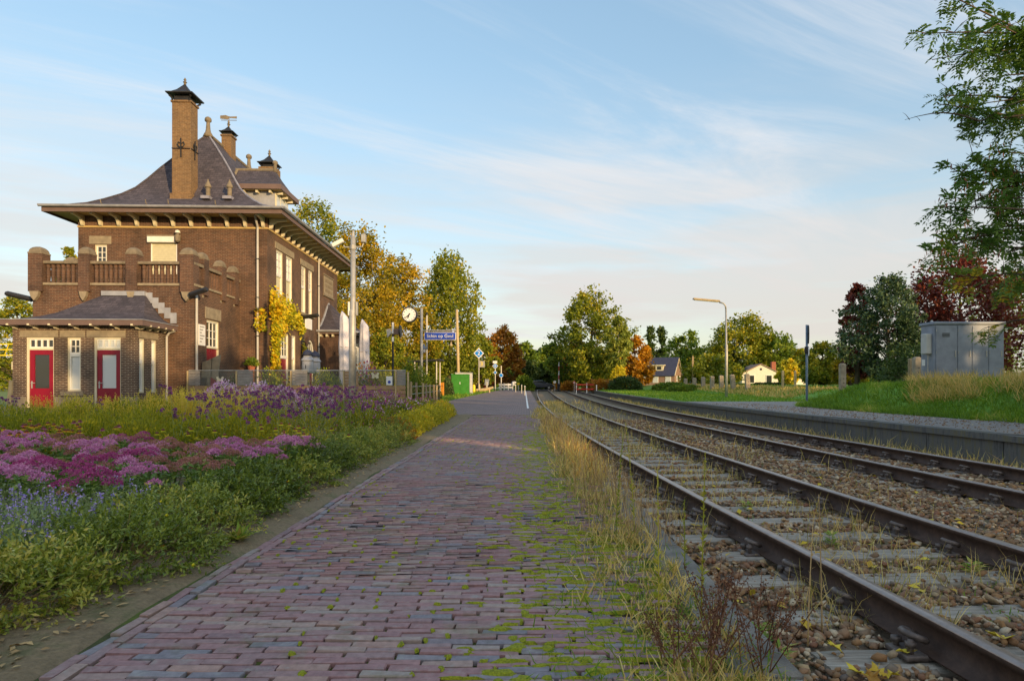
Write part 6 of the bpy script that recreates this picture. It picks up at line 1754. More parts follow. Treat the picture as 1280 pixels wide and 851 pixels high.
# ------------------------------------------------------------------ tall straw spikes in front of the annex
sp = []
for y in (12.6, 13.6, 14.6):
    for x in np.arange(-5.6, -9.6, -.62): sp.append((x + r0.uniform(-.15,.15), y + r0.uniform(-.2,.2)))
for i, (x, y) in enumerate(sp):
    r = np.random.RandomState(1800+i); g = gz(x, y); far_left = x < -8.6
    t = thing('feather_grass', 'straw coloured spike grass before the station, ' + place(i, sp, 1.0), 'grass clump', (x, y, g), 0, 'straw coloured spike grasses before the station')
    n = 170; A = np.stack([r.normal(size=n)*.10, r.normal(size=n)*.10, np.zeros(n)], 1); D = unit(np.stack([r.normal(size=n)*.22, r.normal(size=n)*.22, np.ones(n)], 1))
    obj_geo('foliage', bladegeo(A, D, .46 + .26*r.rand(n), .014, np.clip(r.rand(n)*.6, 0, 1), r.normal(size=n)*.35, r), 'grass_spike', t)
    m_ = 46; A = np.stack([r.normal(size=m_)*.13, r.normal(size=m_)*.13, np.zeros(m_)], 1); D = unit(np.stack([r.normal(size=m_)*.14, r.normal(size=m_)*.14, np.ones(m_)], 1))
    L_ = (.70 + .26*r.rand(m_) - (.22 if x < -7.8 else 0))[:,None]; Bp = A + D*L_
    obj_geo('stems', thinstems(A, Bp, .0045, r.rand(m_)), 'grass_spike', t)
    q = 26; kx = np.repeat(np.arange(m_), q); tt = np.tile(np.linspace(.66, 1.06, q), m_)[:,None]
    P = A[kx] + D[kx]*L_[kx]*tt + r.normal(size=(m_*q,3))*.010
    obj_geo('spikes', leafgeo(P, unit(D[kx] + r.normal(size=(m_*q,3))*.6), unit(r.normal(size=(m_*q,3))), .032, .012, np.clip(.35 + .65*r.rand(m_*q), 0, 1)), 'grass_spike', t)

# ------------------------------------------------------------------ verbena: wiry stems with small purple tufts
vb = []
for y in np.arange(8.6, 15.2, .62):
    w0 = -2.95 - .06*(y-8.6); w1 = -4.7 - .22*(y-8.6)
    for x in np.arange(w0, w1, -.58): vb.append((x + r0.uniform(-.2,.2), y + r0.uniform(-.2,.2)))
for (x, y) in ((-9.2,12),(-8.4,12.2),(-7.8,11.9),(-10,12.3),(-6.8,11.8),(-6.0,11.6)): vb.append((x, y))
for i, (x, y) in enumerate(vb):
    r = np.random.RandomState(2100+i); g = gz(x, y)
    pinkish = y > 13
    t = thing('verbena', 'wiry verbena with purple tufts, ' + place(i, vb, .62), 'flowering plant', (x, y, g), 0, 'verbena near the terrace fence' if pinkish else 'verbena beside the green mounds')
    n = 5 if i < len(vb)-6 else 3
    A = np.stack([r.normal(size=n)*.06, r.normal(size=n)*.06, np.zeros(n)], 1); Bp = np.stack([r.normal(size=n)*.24, r.normal(size=n)*.24, (.54 + .46*r.rand(n)) if i < len(vb)-6 else (.40 + .25*r.rand(n))], 1)
    # forked tips
    tips = np.repeat(Bp, 3, 0) + np.concatenate([r.normal(size=(n*3,2))*.06, (.02 + .10*r.rand(n*3))[:,None]], 1)
    G = cat_geo([thinstems(A, Bp, .004, r.rand(n)), thinstems(np.repeat(Bp, 3, 0), tips, .003, r.rand(n*3))]); obj_geo('stems', G, 'leaf_nepeta', t)
    parts = []
    for tp in tips:
        k = 22; d = unit(r.normal(size=(k,3)) + np.array([0,0,.5])); parts.append(leafgeo(tp + d*.008, d, unit(r.normal(size=(k,3))), .024, .019, np.clip(.35*r.rand() + .7*r.rand(k) + (.2 if pinkish else 0), 0, 1)))
    obj_geo('flower_tufts', cat_geo(parts), 'flower_purple', t)
    m_ = 260; kx = r.randint(n, size=m_); tt = r.uniform(.05,.75,size=m_)[:,None]; P = A[kx]*(1-tt) + Bp[kx]*tt
    obj_geo('foliage', leafgeo(P, unit(r.normal(size=(m_,3)) + np.array([0,0,.4])), unit(r.normal(size=(m_,3))), .075*(.5+.6*r.rand(m_)), .014, r.rand(m_)), 'leaf_hedge', t)
# pink asters in front of the side door, soft grasses and yellow shrubs further along the kerb
for i, (x, y) in enumerate([(-5.9,15.6),(-6.6,15.9),(-7.3,15.7),(-6.2,16.6),(-7.0,16.8),(-5.4,16.4),(-7.8,16.4)]):
    r = np.random.RandomState(2600+i); t = thing('pink_aster', f'dense pale pink aster bush before the terrace fence, {ORD[i]} of seven', 'flowering plant', (x, y, gz(x, y)), 0, 'pale pink aster bushes')
    obj_geo('foliage', bush_leaves(r, 1500, (0,0,.02), .5, .5, .86, .06, .02, .6, .5), 'leaf_hedge', t); obj_geo('flowers', bush_leaves(r, 1500, (0,0,.05), .54, .54, .92, .035, .03, .2, .9, .15), 'flower_aster', t)
yl = []
for y in np.arange(12.8, 23.6, .85): yl.append((-2.62 - .012*(y-13)*2, y, .40, .42)); yl.append((-3.45, y+.3, .48, .52))
for y in np.arange(16, 23.6, 1.1): yl.append((-4.4, y, .55, .58)); yl.append((-5.4, y+.4, .55, .6))
for i, (x, y, rx, h) in enumerate(yl):
    r = np.random.RandomState(2700+i); front = x > -3
    t = thing('yellow_shrub' if front else 'soft_perennial', f'low yellowing shrub at the far kerb, {ORD[sum(1 for q in yl[:i] if q[0] > -3)]} from the camera' if front else 'loose rosy perennial behind the yellowing shrubs, ' + place(i, yl, .85), 'shrub' if front else 'plant', (x, y, gz(x, y)), 0, 'low yellowing shrubs along the far kerb' if front else 'loose perennials behind the yellowing shrubs')
    obj_geo('foliage', bush_leaves(r, 1700, (0,0,.02), rx, rx, h, .055, .028, .5, .55, .25), 'leaf_shrub_yellow' if (front and y > 13.2) else ('leaf_russet' if front else ('leaf_yellowgreen' if i % 3 else 'leaf_hedge')), t)
    if not front:
        n = 160; obj_geo('flowers', bush_leaves(r, n, (0,0,.05), rx, rx, h*1.15, .04, .035, .4, .95, .2), ['flower_aster','flower_magenta','flower_purple'][i % 3], t)

# leaf litter, low weeds and moss on the bare soil strip
r = np.random.RandomState(88); n = 900
Y = 2.2 + 9*r.rand(n)**1.3; X = -1.99 - .5*r.rand(n); Z = np.array([gz(a, b) for a, b in zip(X, Y)]) + .006
o = obj_geo('soil_litter', leafgeo(np.stack([X,Y,Z],1), unit(np.stack([r.normal(size=n), r.normal(size=n), .15*r.normal(size=n)],1)), np.tile([0,0,1.],(n,1)) + .3*r.normal(size=(n,3)), .03+.03*r.rand(n), .02, r.rand(n)), 'stem_dry'); stuff(o, 'dry litter on the bare soil strip beside the kerb', 'leaf litter')
wd = thing('rosette_weed', 'bright green leafy weed at the kerb below the shrubs', 'plant', (-2.03, 4.55, .02)); n = 26
obj_geo('leaves', leafgeo(np.zeros((n,3)), unit(np.stack([r.normal(size=n), r.normal(size=n), .35+.3*r.rand(n)],1)), np.tile([0,0,1.],(n,1)), .10+.06*r.rand(n), .035, .5+.5*r.rand(n)), 'grass_green', wd)

# ------------------------------------------------------------------ vine on the facade
vn = thing('wall_vine', 'golden autumn vine climbing the corner of the station wall', 'climbing plant', (-11.8, 29.4, 0), BROT)
r = np.random.RandomState(41); parts = []; pths = []
blobs = [(.9,1.1,.45,.75,4.75,1), (2.6,1.0,.4,.65,4.7,1), (3.9,.7,.3,.45,4.55,1), (4.7,.35,.25,.4,4.1,1), (.75,.5,.4,.8,3.7,1), (.65,.42,.4,.8,2.9,1), (.6,.4,.35,.8,2.0,1), (.8,.45,.4,.7,1.2,1), (2.9,.6,.4,.4,.95,1), (5.1,.3,.22,.35,3.0,1), (1.7,.5,.25,.4,3.9,1)]
for (yc, ry_, dp, rz_, zc_, _) in blobs:
    if yc < 0: yc = .3; ry_ = .6
    n = int(620*ry_*rz_/.6); a = r.normal(size=n)*.5; b = r.normal(size=n)*.5; dd = np.abs(r.normal(size=n))*dp*.45
    P = np.stack([.05 + dd*np.exp(-(a**2+b**2)), np.maximum(.05, yc + a*ry_), zc_ + b*rz_], 1)
    parts.append(leafgeo(P, unit(np.stack([.5+r.rand(n)*.4, r.normal(size=n)*.6, -.5+.5*r.normal(size=n)],1)), unit(np.stack([np.ones(n), r.normal(size=n)*.5, .5+r.normal(size=n)*.4],1)), .15*(.6+.6*r.rand(n)), .13, np.clip(r.rand(n)*.8+.1*r.normal()+.1, 0, 1)))
n = 260; P = np.stack([-.45 + .5*r.rand(n), -.06 - .25*np.abs(r.normal(size=n))*.4, 3.6 + 1.0*r.rand(n)], 1); parts.append(leafgeo(P, unit(r.normal(size=(n,3)) + np.array([0,-.5,-.4])), unit(r.normal(size=(n,3)) + np.array([0,-1,.3])), .13, .11, r.rand(n)))
obj_geo('leaves', cat_geo(parts), 'leaf_vine', vn)
mb = MB()
for (y0_, z1_) in ((.5,4.5),(.75,4.2),(.35,3.6),(.6,4.8)): mb.tube([(.06,y0_,.2),(.08,y0_+.1,1.5),(.06,y0_-.05,2.8),(.08,y0_+.5,z1_-.3),(.08,y0_+1.6,z1_)], [.03,.025,.02,.015,.01], 6)
mb.build('stems', 'twig', vn)
# terrace planting behind the glass
for i, (u, c, lab) in enumerate(((340,'flower_yellow','yellow flowered plant behind the glass, left of the churn lanterns'), (405,'flower_yellow','yellow spiky plant behind the glass below the first parasol'), (415,'leaf_yellowgreen','leafy green plant behind the glass beside the mast'), (455,'flower_orange','orange flowered plant behind the glass right of the mast'), (478,'leaf_hedge','dark leafy plant behind the glass near the notice plate'), (300,'leaf_dark','dark potted shrub behind the fence by the drainpipe'), (462,'flower_magenta','pink flowered plant behind the glass under the butterfly'))):
    p = at(u, 480, 25.6 + .1*(i % 3)); r = np.random.RandomState(60+i); t = thing('terrace_plant', lab, 'plant', (p.x, p.y, .35))
    obj_geo('foliage', bush_leaves(r, 1100, (0,0,.1), .45, .35, 1.05, .13, .035, 1.2, .3, .3), 'leaf_yellowgreen' if c.startswith('flower') else c, t)
    if c.startswith('flower'): obj_geo('flowers', bush_leaves(r, 300, (0,0,.3), .42, .35, 1.02, .09, .05, .8, .85, .3), c, t)
pn_ = thing('wall_planter', 'small hanging planter with shrub on the main wall beside the terrace block', 'planter', (-12.35, 29.0, 2.0)); 
obj_geo('foliage', bush_leaves(np.random.RandomState(5), 500, (0,0,0), .28, .22, .3, .1, .05), 'leaf_green', pn_); MB().lathe([(.12,-.28),(.18,-.02),(.16,0)], (0,0,0), 10).build('pot', 'brick_red', pn_)
for k in range(3): MB().lathe([(.06,-.28),(.10,-.02),(.08,0)], (0,0,-.35-.3*k), 8).build('lower_pot', 'brick_red', pn_)

# ------------------------------------------------------------------ grass and weeds
def grass_patch(name, X, Y, Z, L, W, m, label, cat='grass', lean=.45, seed=1, rbase=None):
    r = np.random.RandomState(seed); n = len(X)
    D = unit(np.stack([r.normal(size=n)*lean, r.normal(size=n)*lean, np.ones(n)], 1))
    rn = np.clip((rbase if rbase is not None else 0) + r.rand(n)*(1 if rbase is None else .6), 0, 1)
    o = obj_geo(name, bladegeo(np.stack([X,Y,Z],1), D, L, W, rn, r.normal(size=n)*.7, r), m); stuff(o, label, cat); return o
# strip between bricks and concrete edge
r = np.random.RandomState(77)
n = 7000; Y = 2.2 + 27*r.rand(n)**1.9; cl_ = r.randint(260, size=n); cy = 2.2 + 27*np.random.RandomState(3).rand(260)**1.9; cx = .72 + .17*np.random.RandomState(4).normal(size=260)
on = r.rand(n) < .75; Y = np.where(on, cy[cl_] + .07*r.normal(size=n)*(1+cy[cl_]*.05), Y); X = np.where(on, cx[cl_] + .06*r.normal(size=n), .70 + .16*r.normal(size=n)); X = np.clip(X, .25, .88 + .05*r.rand(n))
hh = np.where(on, .05 + .17*np.random.RandomState(6).rand(260)[cl_]**1.5*r.rand(n)**.5, .03 + .07*r.rand(n))*(1 + .7*sstep(6, 9, Y)); hh = np.where(Y < 4.0, hh*.8, hh)
grass_patch('edge_grass', X, Y, np.zeros(n) - .01 + zfar(Y), hh, .0045 + .0006*Y, 'grass_dry', 'dry grass growing along the right edge of the brick path', lean=.55, seed=5)
n = 1700; Y = 7.5 + 12*r.rand(n)**1.2; X = .82 + .13*r.normal(size=n)
grass_patch('straw_grass', X, Y, zfar(Y) - .01, .10 + .22*r.rand(n), .008 + .0006*Y, 'grass_straw', 'tawny straw grass beside the near rail', lean=.35, seed=6)
n = 2600; Y = 2.3 + 10*r.rand(n)**1.5; X = np.clip(.55 + .25*r.normal(size=n), -.2, 1.0)
grass_patch('short_grass', X, Y, np.zeros(n) - .012, .03 + .07*r.rand(n), .006, 'grass_green', 'short green grass in the path joints near the edge', lean=.6, seed=8, rbase=.1)
# thin weeds between the rails
n = 8500; Y = 3.4 + 40*r.rand(n)**1.6; X = railx(Y) + np.where(r.rand(n) < .6, .2 + 1.2*r.rand(n), np.where(r.rand(n) < .5, -.35*r.rand(n), 1.6 + 1.9*r.rand(n)))
cx = np.random.RandomState(9); keep = (np.sin(Y*2.3)*np.sin(X*3.1 + Y*.7) > -.15); X, Y = X[keep], Y[keep]; n = len(X)
grass_patch('track_weeds', X, Y, ballz(X, Y), (.06 + .24*r.rand(n)**1.5)*(1+.4*sstep(7,14,Y)), .0025 + .0005*Y, 'grass_dry', 'thin dry weeds growing between the rails', 'weeds', lean=.3, seed=9)
n = 2600; Y = 3.2 + 22*r.rand(n)**1.3; X = railx(Y) + .1 + 1.3*r.rand(n); keep = np.sin(Y*1.7+1)*np.cos(X*2.0) > .25; X, Y = X[keep], Y[keep]; n = len(X)
grass_patch('track_moss_grass', X, Y, ballz(X, Y), .02 + .05*r.rand(n), .007, 'grass_green', 'short green growth on the ballast between the rails', 'weeds', lean=.8, seed=10, rbase=.2)
n = 3500; Y = 9 + 40*r.rand(n)**1.3; X = railx(Y) + 4.95 + .2 + 1.1*r.rand(n)
grass_patch('wall_weeds', X, Y, ballz(X, Y), .08 + .25*r.rand(n)**2, .006 + .0005*Y, 'grass_dry', 'weeds growing at the foot of the platform wall', 'weeds', lean=.3, seed=12)
# bank grass
n = 60000; Y = 7 + 26*r.rand(n); D_ = 2.75 + 4.5*sstep(23.5, 31, Y) + 7.5*r.rand(n)**1.5; X = wallx(Y) + D_
keep = (X < .83*Y + 1.0); X, Y, D_ = X[keep], Y[keep], D_[keep]; n = len(X)
grass_patch('bank_grass', X, Y, embz(D_, Y) - .02, .12 + .16*r.rand(n), .012 + .0005*Y, 'grass_green', 'long green grass on the right bank', lean=.6, seed=13, rbase=.5*np.clip(vnoise(X, Y, .9), 0, 1))
n = 34000; Y = 9 + 26*r.rand(n); D_ = 3.9 + 7*r.rand(n)**1.3; X = wallx(Y) + D_; keep = (X < .85*Y + 1.0) & (X > .60*Y) & (vnoise(X, Y, .7, 3) > -.25); X, Y, D_ = X[keep], Y[keep], D_[keep]; n = len(X)
grass_patch('bank_tall_grass', X, Y, embz(D_, Y) - .02, .25 + .35*r.rand(n), .012 + .0004*Y, 'grass_dry', 'tall dry brown grass around the grey cabinet', lean=.5, seed=14, rbase=.15)
n = 26000; Y = 30 + 45*r.rand(n); D_ = .5 + 16*r.rand(n); X = wallx(Y) + D_; keep = ~((Y < 31) & (D_ < 7)); X, Y, D_ = X[keep], Y[keep], D_[keep]; n = len(X)
grass_patch('lawn_grass', X, Y, embz(D_, Y) - .02, .10 + .10*r.rand(n), .03 + .0006*Y, 'grass_green', 'mown lawn behind the far platform edge', lean=.5, seed=15, rbase=.15)
n = 9000; Y = 36 + 40*r.rand(n); X = 14.5 + .05*(Y-30) + 3.5*r.rand(n); D_ = X - wallx(Y)
grass_patch('fence_grass', X, Y, embz(D_, Y) - .02, .12 + .25*r.rand(n)**2, .03 + .0006*Y, 'grass_dry', 'long straw grass along the line of fence posts', lean=.4, seed=16, rbase=.2)
n = 5000; Y = 24.5 + 60*r.rand(n)**1.5; X = roadx(Y) - .05 - 2.5*r.rand(n); Z = np.array([gz(a, b) for a, b in zip(X, Y)])
grass_patch('verge_grass', X, Y, Z, .12 + .2*r.rand(n), .02 + .0006*Y, 'grass_green', 'grass verge on the left of the paved road', lean=.5, seed=17, rbase=.1)
# loose gravel on the platform path
n = 1800; Y = 8 + 20*r.rand(n); X = wallx(Y) + .4 + 2.3*r.rand(n); o = obj_geo('platform_gravel', stones(np.stack([X, Y, .31 + zfar(Y)*.6 + 0*X],1), .008 + .012*r.rand(n), 71), 'pebble'); stuff(o, 'fine grey gravel on the far platform path', 'gravel')

n = 1500; Y = 4.5 + 15*r.rand(n)**1.2; X = .85 + .20*r.normal(size=n); X = np.clip(X, .5, 1.3)
grass_patch('edge_stalks', X, Y, np.where(X > 1.08, ballz(X, Y), -.01 + zfar(Y)), .18 + .34*r.rand(n)**1.4, .0022 + .0005*Y, 'stem_dry', 'thin dry brown stalks between the path and the near rail', 'weeds', lean=.16, seed=21)
# tall green stalks and dead brown docks at the edge
def stalk(x, y, h, i, lab, leafn=60, m='stalk_green'):
    r = np.random.RandomState(3000+i); t = thing('tall_weed', lab, 'weed', (x, y, 0))
    dx_, dy_ = r.normal()*.05*h, r.normal()*.05*h
    pts = [Vector((dx_*(s**1.5), dy_*(s**1.5), h*s)) for s in np.linspace(0, 1, 7)]
    MB().tube(pts, [.0040*(1-.6*s) for s in np.linspace(0,1,7)], 6).build('stem', m, t, True, rnd=r.rand())
    s_ = r.uniform(.15,1,size=leafn); P = np.stack([dx_*s_**1.5, dy_*s_**1.5, h*s_],1); a = r.rand(leafn)*6.28
    obj_geo('leaves', leafgeo(P, unit(np.stack([np.cos(a), np.sin(a), .7+.6*r.rand(leafn)],1)), unit(r.normal(size=(leafn,3))), .05*(1.15-s_), .010, r.rand(leafn)), m, t)
stalk(.63, 2.99, .72, 1, 'tall thin green stalk nearest the camera at the path edge', 70)
stalk(.86, 3.10, .80, 2, 'tall leafy green stalk standing before the near rail', 80)
stalk(.66, 4.6, .78, 3, 'left stalk of the tall green pair behind the nearest stalks', 60); stalk(.82, 4.75, .84, 4, 'right stalk of the tall green pair behind the nearest stalks', 60)
stalk(.74, 5.1, .60, 5, 'reddish thin stalk behind the green pair', 40, 'stem_dry')
stalk(.98, 3.9, .42, 6, 'short yellow stalk leaning over the concrete edge', 40); stalk(1.22, 2.75, .55, 7, 'bare pale twig rising beside the nearest sleeper', 4, 'stem_dry'); stalk(1.35, 2.9, .62, 8, 'bare reddish twig rising against the near rail', 4, 'stem_dry')
def dock(x, y, i, lab, h=.36, n=9):
    r = np.random.RandomState(3200+i); t = thing('dead_dock', lab, 'weed', (x, y, 0))
    A = np.stack([r.normal(size=n)*.03, r.normal(size=n)*.03, np.zeros(n)],1); Bp = np.stack([r.normal(size=n)*.10, r.normal(size=n)*.10, h*(.6+.6*r.rand(n))],1)
    obj_geo('stems', thinstems(A, Bp, .003, r.rand(n)), 'seed_brown', t)
    m_ = n*48; kx = np.repeat(np.arange(n), 48); tt = r.uniform(.35,1.02,size=m_)[:,None]; P = A[kx]*(1-tt) + Bp[kx]*tt + r.normal(size=(m_,3))*.010
    obj_geo('seed_heads', leafgeo(P, unit(r.normal(size=(m_,3))), unit(r.normal(size=(m_,3))), .011, .008, r.rand(m_)), 'seed_brown', t)
for i, (x, y, h) in enumerate(((.78,2.62,.34),(.92,2.5,.30),(.70,2.45,.30),(1.02,2.72,.26),(.86,2.85,.28),(.60,2.55,.24))): dock(x, y, i, ['dead red brown dock with dense seed heads, tallest of the clump','dead red brown dock at the bottom edge beside the concrete','dead red brown dock at the lower left of the clump','low dead dock leaning over the concrete edge','dead dock at the back of the brown clump','smallest dead dock on the bricks'][i], h)
def seedling(x, y, z, i, lab, s=1.0):
    r = np.random.RandomState(3400+i); t = thing('seedling', lab, 'weed', (x, y, z)); n = 34; a = r.rand(n)*6.28; hgt = r.rand(n)*.09*s
    obj_geo('leaves', leafgeo(np.stack([.01*np.cos(a), .01*np.sin(a), hgt],1), unit(np.stack([np.cos(a), np.sin(a), .5*r.rand(n)],1)), np.tile([0,0,1.],(n,1)), (.05+.04*r.rand(n))*s, .022*s, .4+.6*r.rand(n)), 'grass_green', t)
for i, (x, y, lab) in enumerate(((1.17,2.95,'green seedling between concrete edge and nearest sleeper'),(1.2,3.25,'green ivy like seedling beside the second sleeper'),(3.05,4.35,'leafy green seedling before the second rail'),(2.5,5.2,'small green seedling between the near rails'),(2.3,6.6,'farther green seedling between the near rails'))): seedling(x, y, BZ, i, lab, 1.1)
# fallen leaves: the nearest as individuals, the rest as litter
r = np.random.RandomState(123); n = 420; Y = 2.5 + 15*r.rand(n)**1.6; X = 1.15 + (wallx(Y)-1.4)*r.rand(n)**1.3
order = np.argsort(Y); X, Y = X[order], Y[order]; lm = []
def maple_leaf(seed):
    r_ = random.Random(seed); n_ = 15; mb = MB(); R0 = .045; pts = [(0,0,0.0)]
    for k in range(n_):
        a = 2*math.pi*k/n_; rr = R0*(1.15 if k % 3 == 0 else .62)*(r_.uniform(.85,1.1)); pts.append((rr*math.cos(a), rr*math.sin(a), r_.uniform(-.004,.016)*(1 if k % 3 else 1.6)))
    mb.v = pts; mb.f = [(0, 1+k, 1+(k+1)%n_) for k in range(n_)]
    mb.tube([(0,0,0),(-R0*.5,0,.008),(-R0*1.3,.01,.012)], .0014, 4)
    return mb.mesh('fallen_leaf', 'litter', rnd=r_.random()*.75)
lm = [maple_leaf(s) for s in range(9)]
def surf(x, y):
    z = float(ballz(x, y)) + .03
    q = (y - 3.07)/.6; f_ = abs(q - round(q))*.6
    return max(z, -.142) if f_ < .12 else z
for i in range(70):
    d1 = min(abs(X[i] - float(railx(Y[i])) - q) for q in (0,1.5,3.45,4.95))
    if d1 < .09: continue
    o = link('fallen_leaf', lm[i % 9], None, (X[i], Y[i], surf(X[i], Y[i]) + .006)); o.rotation_euler = (r.normal()*.25, r.normal()*.25, r.rand()*6.28); s = .7 + .7*r.rand(); o.scale = (s, s, s)
    tag(o, 'fallen yellow autumn leaf lying on the ballast stones', 'leaf', 'fallen leaves on the ballast')
n2 = len(X) - 70; P = np.stack([X[70:], Y[70:], ballz(X[70:], Y[70:]) + .04], 1)
o = obj_geo('leaf_litter', leafgeo(P, unit(np.stack([r.normal(size=n2), r.normal(size=n2), .2*r.normal(size=n2)],1)), np.tile([0,0,1.],(n2,1)) + .3*r.normal(size=(n2,3)), .07, .05, r.rand(n2)*.8), 'litter'); stuff(o, 'distant fallen yellow leaves scattered over the ballast', 'leaf litter')
# ------------------------------------------------------------------ trees
def crown_geo(r, base, H0, H1, prof_, R0, nclump, nleaf, ls, droop=.0, clr=.20, upright=0.0, lumpy=.30, asp=1.0):
    hs = r.rand(nclump)
    ph = [p[0] for p in prof_]; pr = [p[1] for p in prof_]
    w = np.interp(hs, ph, pr); keep = r.rand(nclump) < (.25 + .75*w/max(pr)); hs = hs[keep]; nc = len(hs)
    th = r.rand(nc)*2*np.pi; Rr = np.interp(hs, ph, pr)*R0
    lob = 1 + lumpy*np.sin(3*th + 5*hs + r.rand()*6)*.5 + lumpy*.6*np.sin(7*th - 9*hs + r.rand()*6)*.5
    q = (.30 + .70*np.sqrt(r.rand(nc)))*lob
    C = np.stack([Rr*q*np.cos(th), Rr*q*np.sin(th)*asp, H0 + (H1-H0)*hs + .02*(H1-H0)*r.normal(size=nc)], 1)
    cr_ = clr*R0*(.6 + .7*r.rand(nc))
    kx = np.repeat(np.arange(nc), nleaf); n = len(kx)
    off = r.normal(size=(n,3))*.55; off[:,2] *= .75 + upright
    P = C[kx] + off*cr_[kx][:,None]
    outd = unit(np.stack([np.cos(th), np.sin(th), .4*np.ones(nc)], 1))[kx]
    D = unit(r.normal(size=(n,3)) + outd*.5 + np.array([0,0,-droop + upright*1.5]))
    N = unit(r.normal(size=(n,3))*.7 + outd*.4 + np.array([0,0,.7]))
    sz = .65 + .7*r.rand(n)
    tint = np.clip(.55*r.rand(nc)[kx] + .5*r.rand(n) + .12*(hs[kx]-.5), 0, 1)
    return leafgeo(P, D, N, ls*sz, ls*.72*sz, tint, .12), C
def tree(name, lab, X, Y, H, R0, H0, prof_, m, seed, nclump=110, nleaf=55, ls=.26, trunk_r=.22, bark='bark', group=None, z=None, **kw):
    r = np.random.RandomState(seed); z = gz(X, Y) if z is None else z
    t = thing(name, lab, 'tree', (X, Y, z), 0, group)
    G, C = crown_geo(r, None, H0, H, prof_, R0, nclump, nleaf, ls, **kw)
    obj_geo('crown', G, m, t)
    mb = MB(); k = 8
    tx = np.cumsum(r.normal(size=k)*.06*R0*.3); ty = np.cumsum(r.normal(size=k)*.06*R0*.3)
    top_h = H0 + (H-H0)*.8
    pts = [(tx[i], ty[i], -.3 + (top_h+.3)*i/(k-1)) for i in range(k)]
    mb.tube(pts, [trunk_r*(1 - .85*i/(k-1)) for i in range(k)], 8)
    sel = C[r.permutation(len(C))[:min(26, len(C))]]
    for c in sel:
        hh = max(H0*.5, min(top_h*.95, c[2] - .35*math.hypot(c[0], c[1]) - .3)); f_ = hh/top_h; i = min(k-2, int(f_*(k-1)))
        p0 = Vector(pts[i]).lerp(Vector(pts[i+1]), f_*(k-1)-i) if i < k-1 else Vector(pts[-1])
        p1 = Vector(c); mid = p0.lerp(p1, .5) + Vector((0,0,.06*(p1-p0).length))
        rr = trunk_r*(1-.8*f_)*.45
        mb.tube([p0, mid, p1], [rr, rr*.6, rr*.2], 5)
    mb.build('trunk', bark, t, True)
    return t
ROUND = [(0,.55),(.15,.85),(.35,1),(.55,.95),(.75,.75),(.9,.45),(1,.15)]
OVAL = [(0,.35),(.2,.8),(.4,1),(.6,.9),(.8,.6),(1,.1)]
LOMB = [(0,.65),(.15,.95),(.4,1),(.65,.88),(.85,.6),(1,.2)]
CONE = [(0,1),(.2,.85),(.5,.55),(.8,.25),(1,.04)]
WIDE = [(0,.9),(.2,1),(.5,.95),(.75,.7),(1,.2)]
def T(u, vt, Y, rpx, name, lab, m, seed, H0=None, prof_=ROUND, **kw):
    X = (u-CU)/F*Y; z = gz(X, Y); H = EYE + (CV-vt)/F*Y - z; R0 = rpx/F*Y
    kw.setdefault('ls', .0041*Y); rpx *= 1.10; kw['nleaf'] = int(kw.get('nleaf', 55)*1.15)
    return tree(name, lab, X, Y, H, R0, H*.12 if H0 is None else H0, prof_, m, seed, **kw)
T(392,254,64,58,'tall_tree','tallest green tree rising behind the right end of the station','leaf_yellowgreen',1,nclump=260,nleaf=70,trunk_r=.35,H0=1.5)
T(448,292,60,62,'tall_tree','broad golden tree behind the camera mast','leaf_gold',2,nclump=340,nleaf=70,H0=.6,trunk_r=.3,prof_=WIDE)
T(497,322,66,46,'tall_tree','golden green tree behind the clock','leaf_gold',3,nclump=280,nleaf=65,H0=1.0)
T(432,380,52,48,'garden_tree','low amber tree right behind the bay of the station','leaf_gold',4,nclump=150,nleaf=60,H0=.3,prof_=WIDE)
T(480,420,50,40,'garden_tree','low green tree behind the crossing signal','leaf_yellowgreen',5,nclump=120,nleaf=55,H0=.2,prof_=WIDE)
T(562,324,72,40,'hornbeam_tree','upright green and yellow tree behind the station name board','leaf_yellowgreen',6,nclump=300,nleaf=55,H0=2.0,prof_=LOMB,upright=.9,clr=.17)
T(527,405,68,30,'garden_tree','dark green tree between clock and name board','leaf_yellowgreen',60,nclump=110,nleaf=55,H0=.3,prof_=WIDE)
T(597,420,86,24,'garden_tree','yellow green tree behind the blue diamond sign','leaf_yellowgreen',7,nclump=110,nleaf=50,H0=.5)
T(627,412,102,26,'russet_tree','round russet brown tree at the end of the road','leaf_russet',8,nclump=150,nleaf=60,H0=1.0)
T(603,468,90,10,'red_shrub','small deep red shrub under the yellow green tree','leaf_maple',81,nclump=40,nleaf=50,H0=.1,trunk_r=.06)
for k, (u, vt, Y, rp, mm) in enumerate(((655,428,120,20,'leaf_green'),(672,436,128,16,'leaf_dark'),(688,432,124,20,'leaf_green'),(664,452,110,14,'leaf_dark'),(682,455,112,14,'leaf_dark'))):
    T(u, vt, Y, rp, 'dark_tree', ['dark green tree just right of the russet tree','dark narrow tree above the car','dark green tree left of the tall centre tree','low dark tree behind the crossing car','low dark bushy tree right of the crossing car'][k], mm, 20+k, nclump=100, nleaf=55, H0=.3, prof_=WIDE)
T(738,362,90,42,'tall_tree','tall airy green tree standing alone in the centre of the picture','leaf_yellowgreen',9,nclump=220,nleaf=55,H0=2.2,prof_=OVAL,trunk_r=.35,lumpy=.6,clr=.17)
T(707,412,96,26,'tall_tree','shorter green tree left of the tall centre tree','leaf_green',10,nclump=110,nleaf=50,H0=1.2)
T(740,428,86,28,'yellow_tree','yellowing tree low in front of the tall centre tree','leaf_yellowgreen',11,nclump=120,nleaf=50,H0=.6)
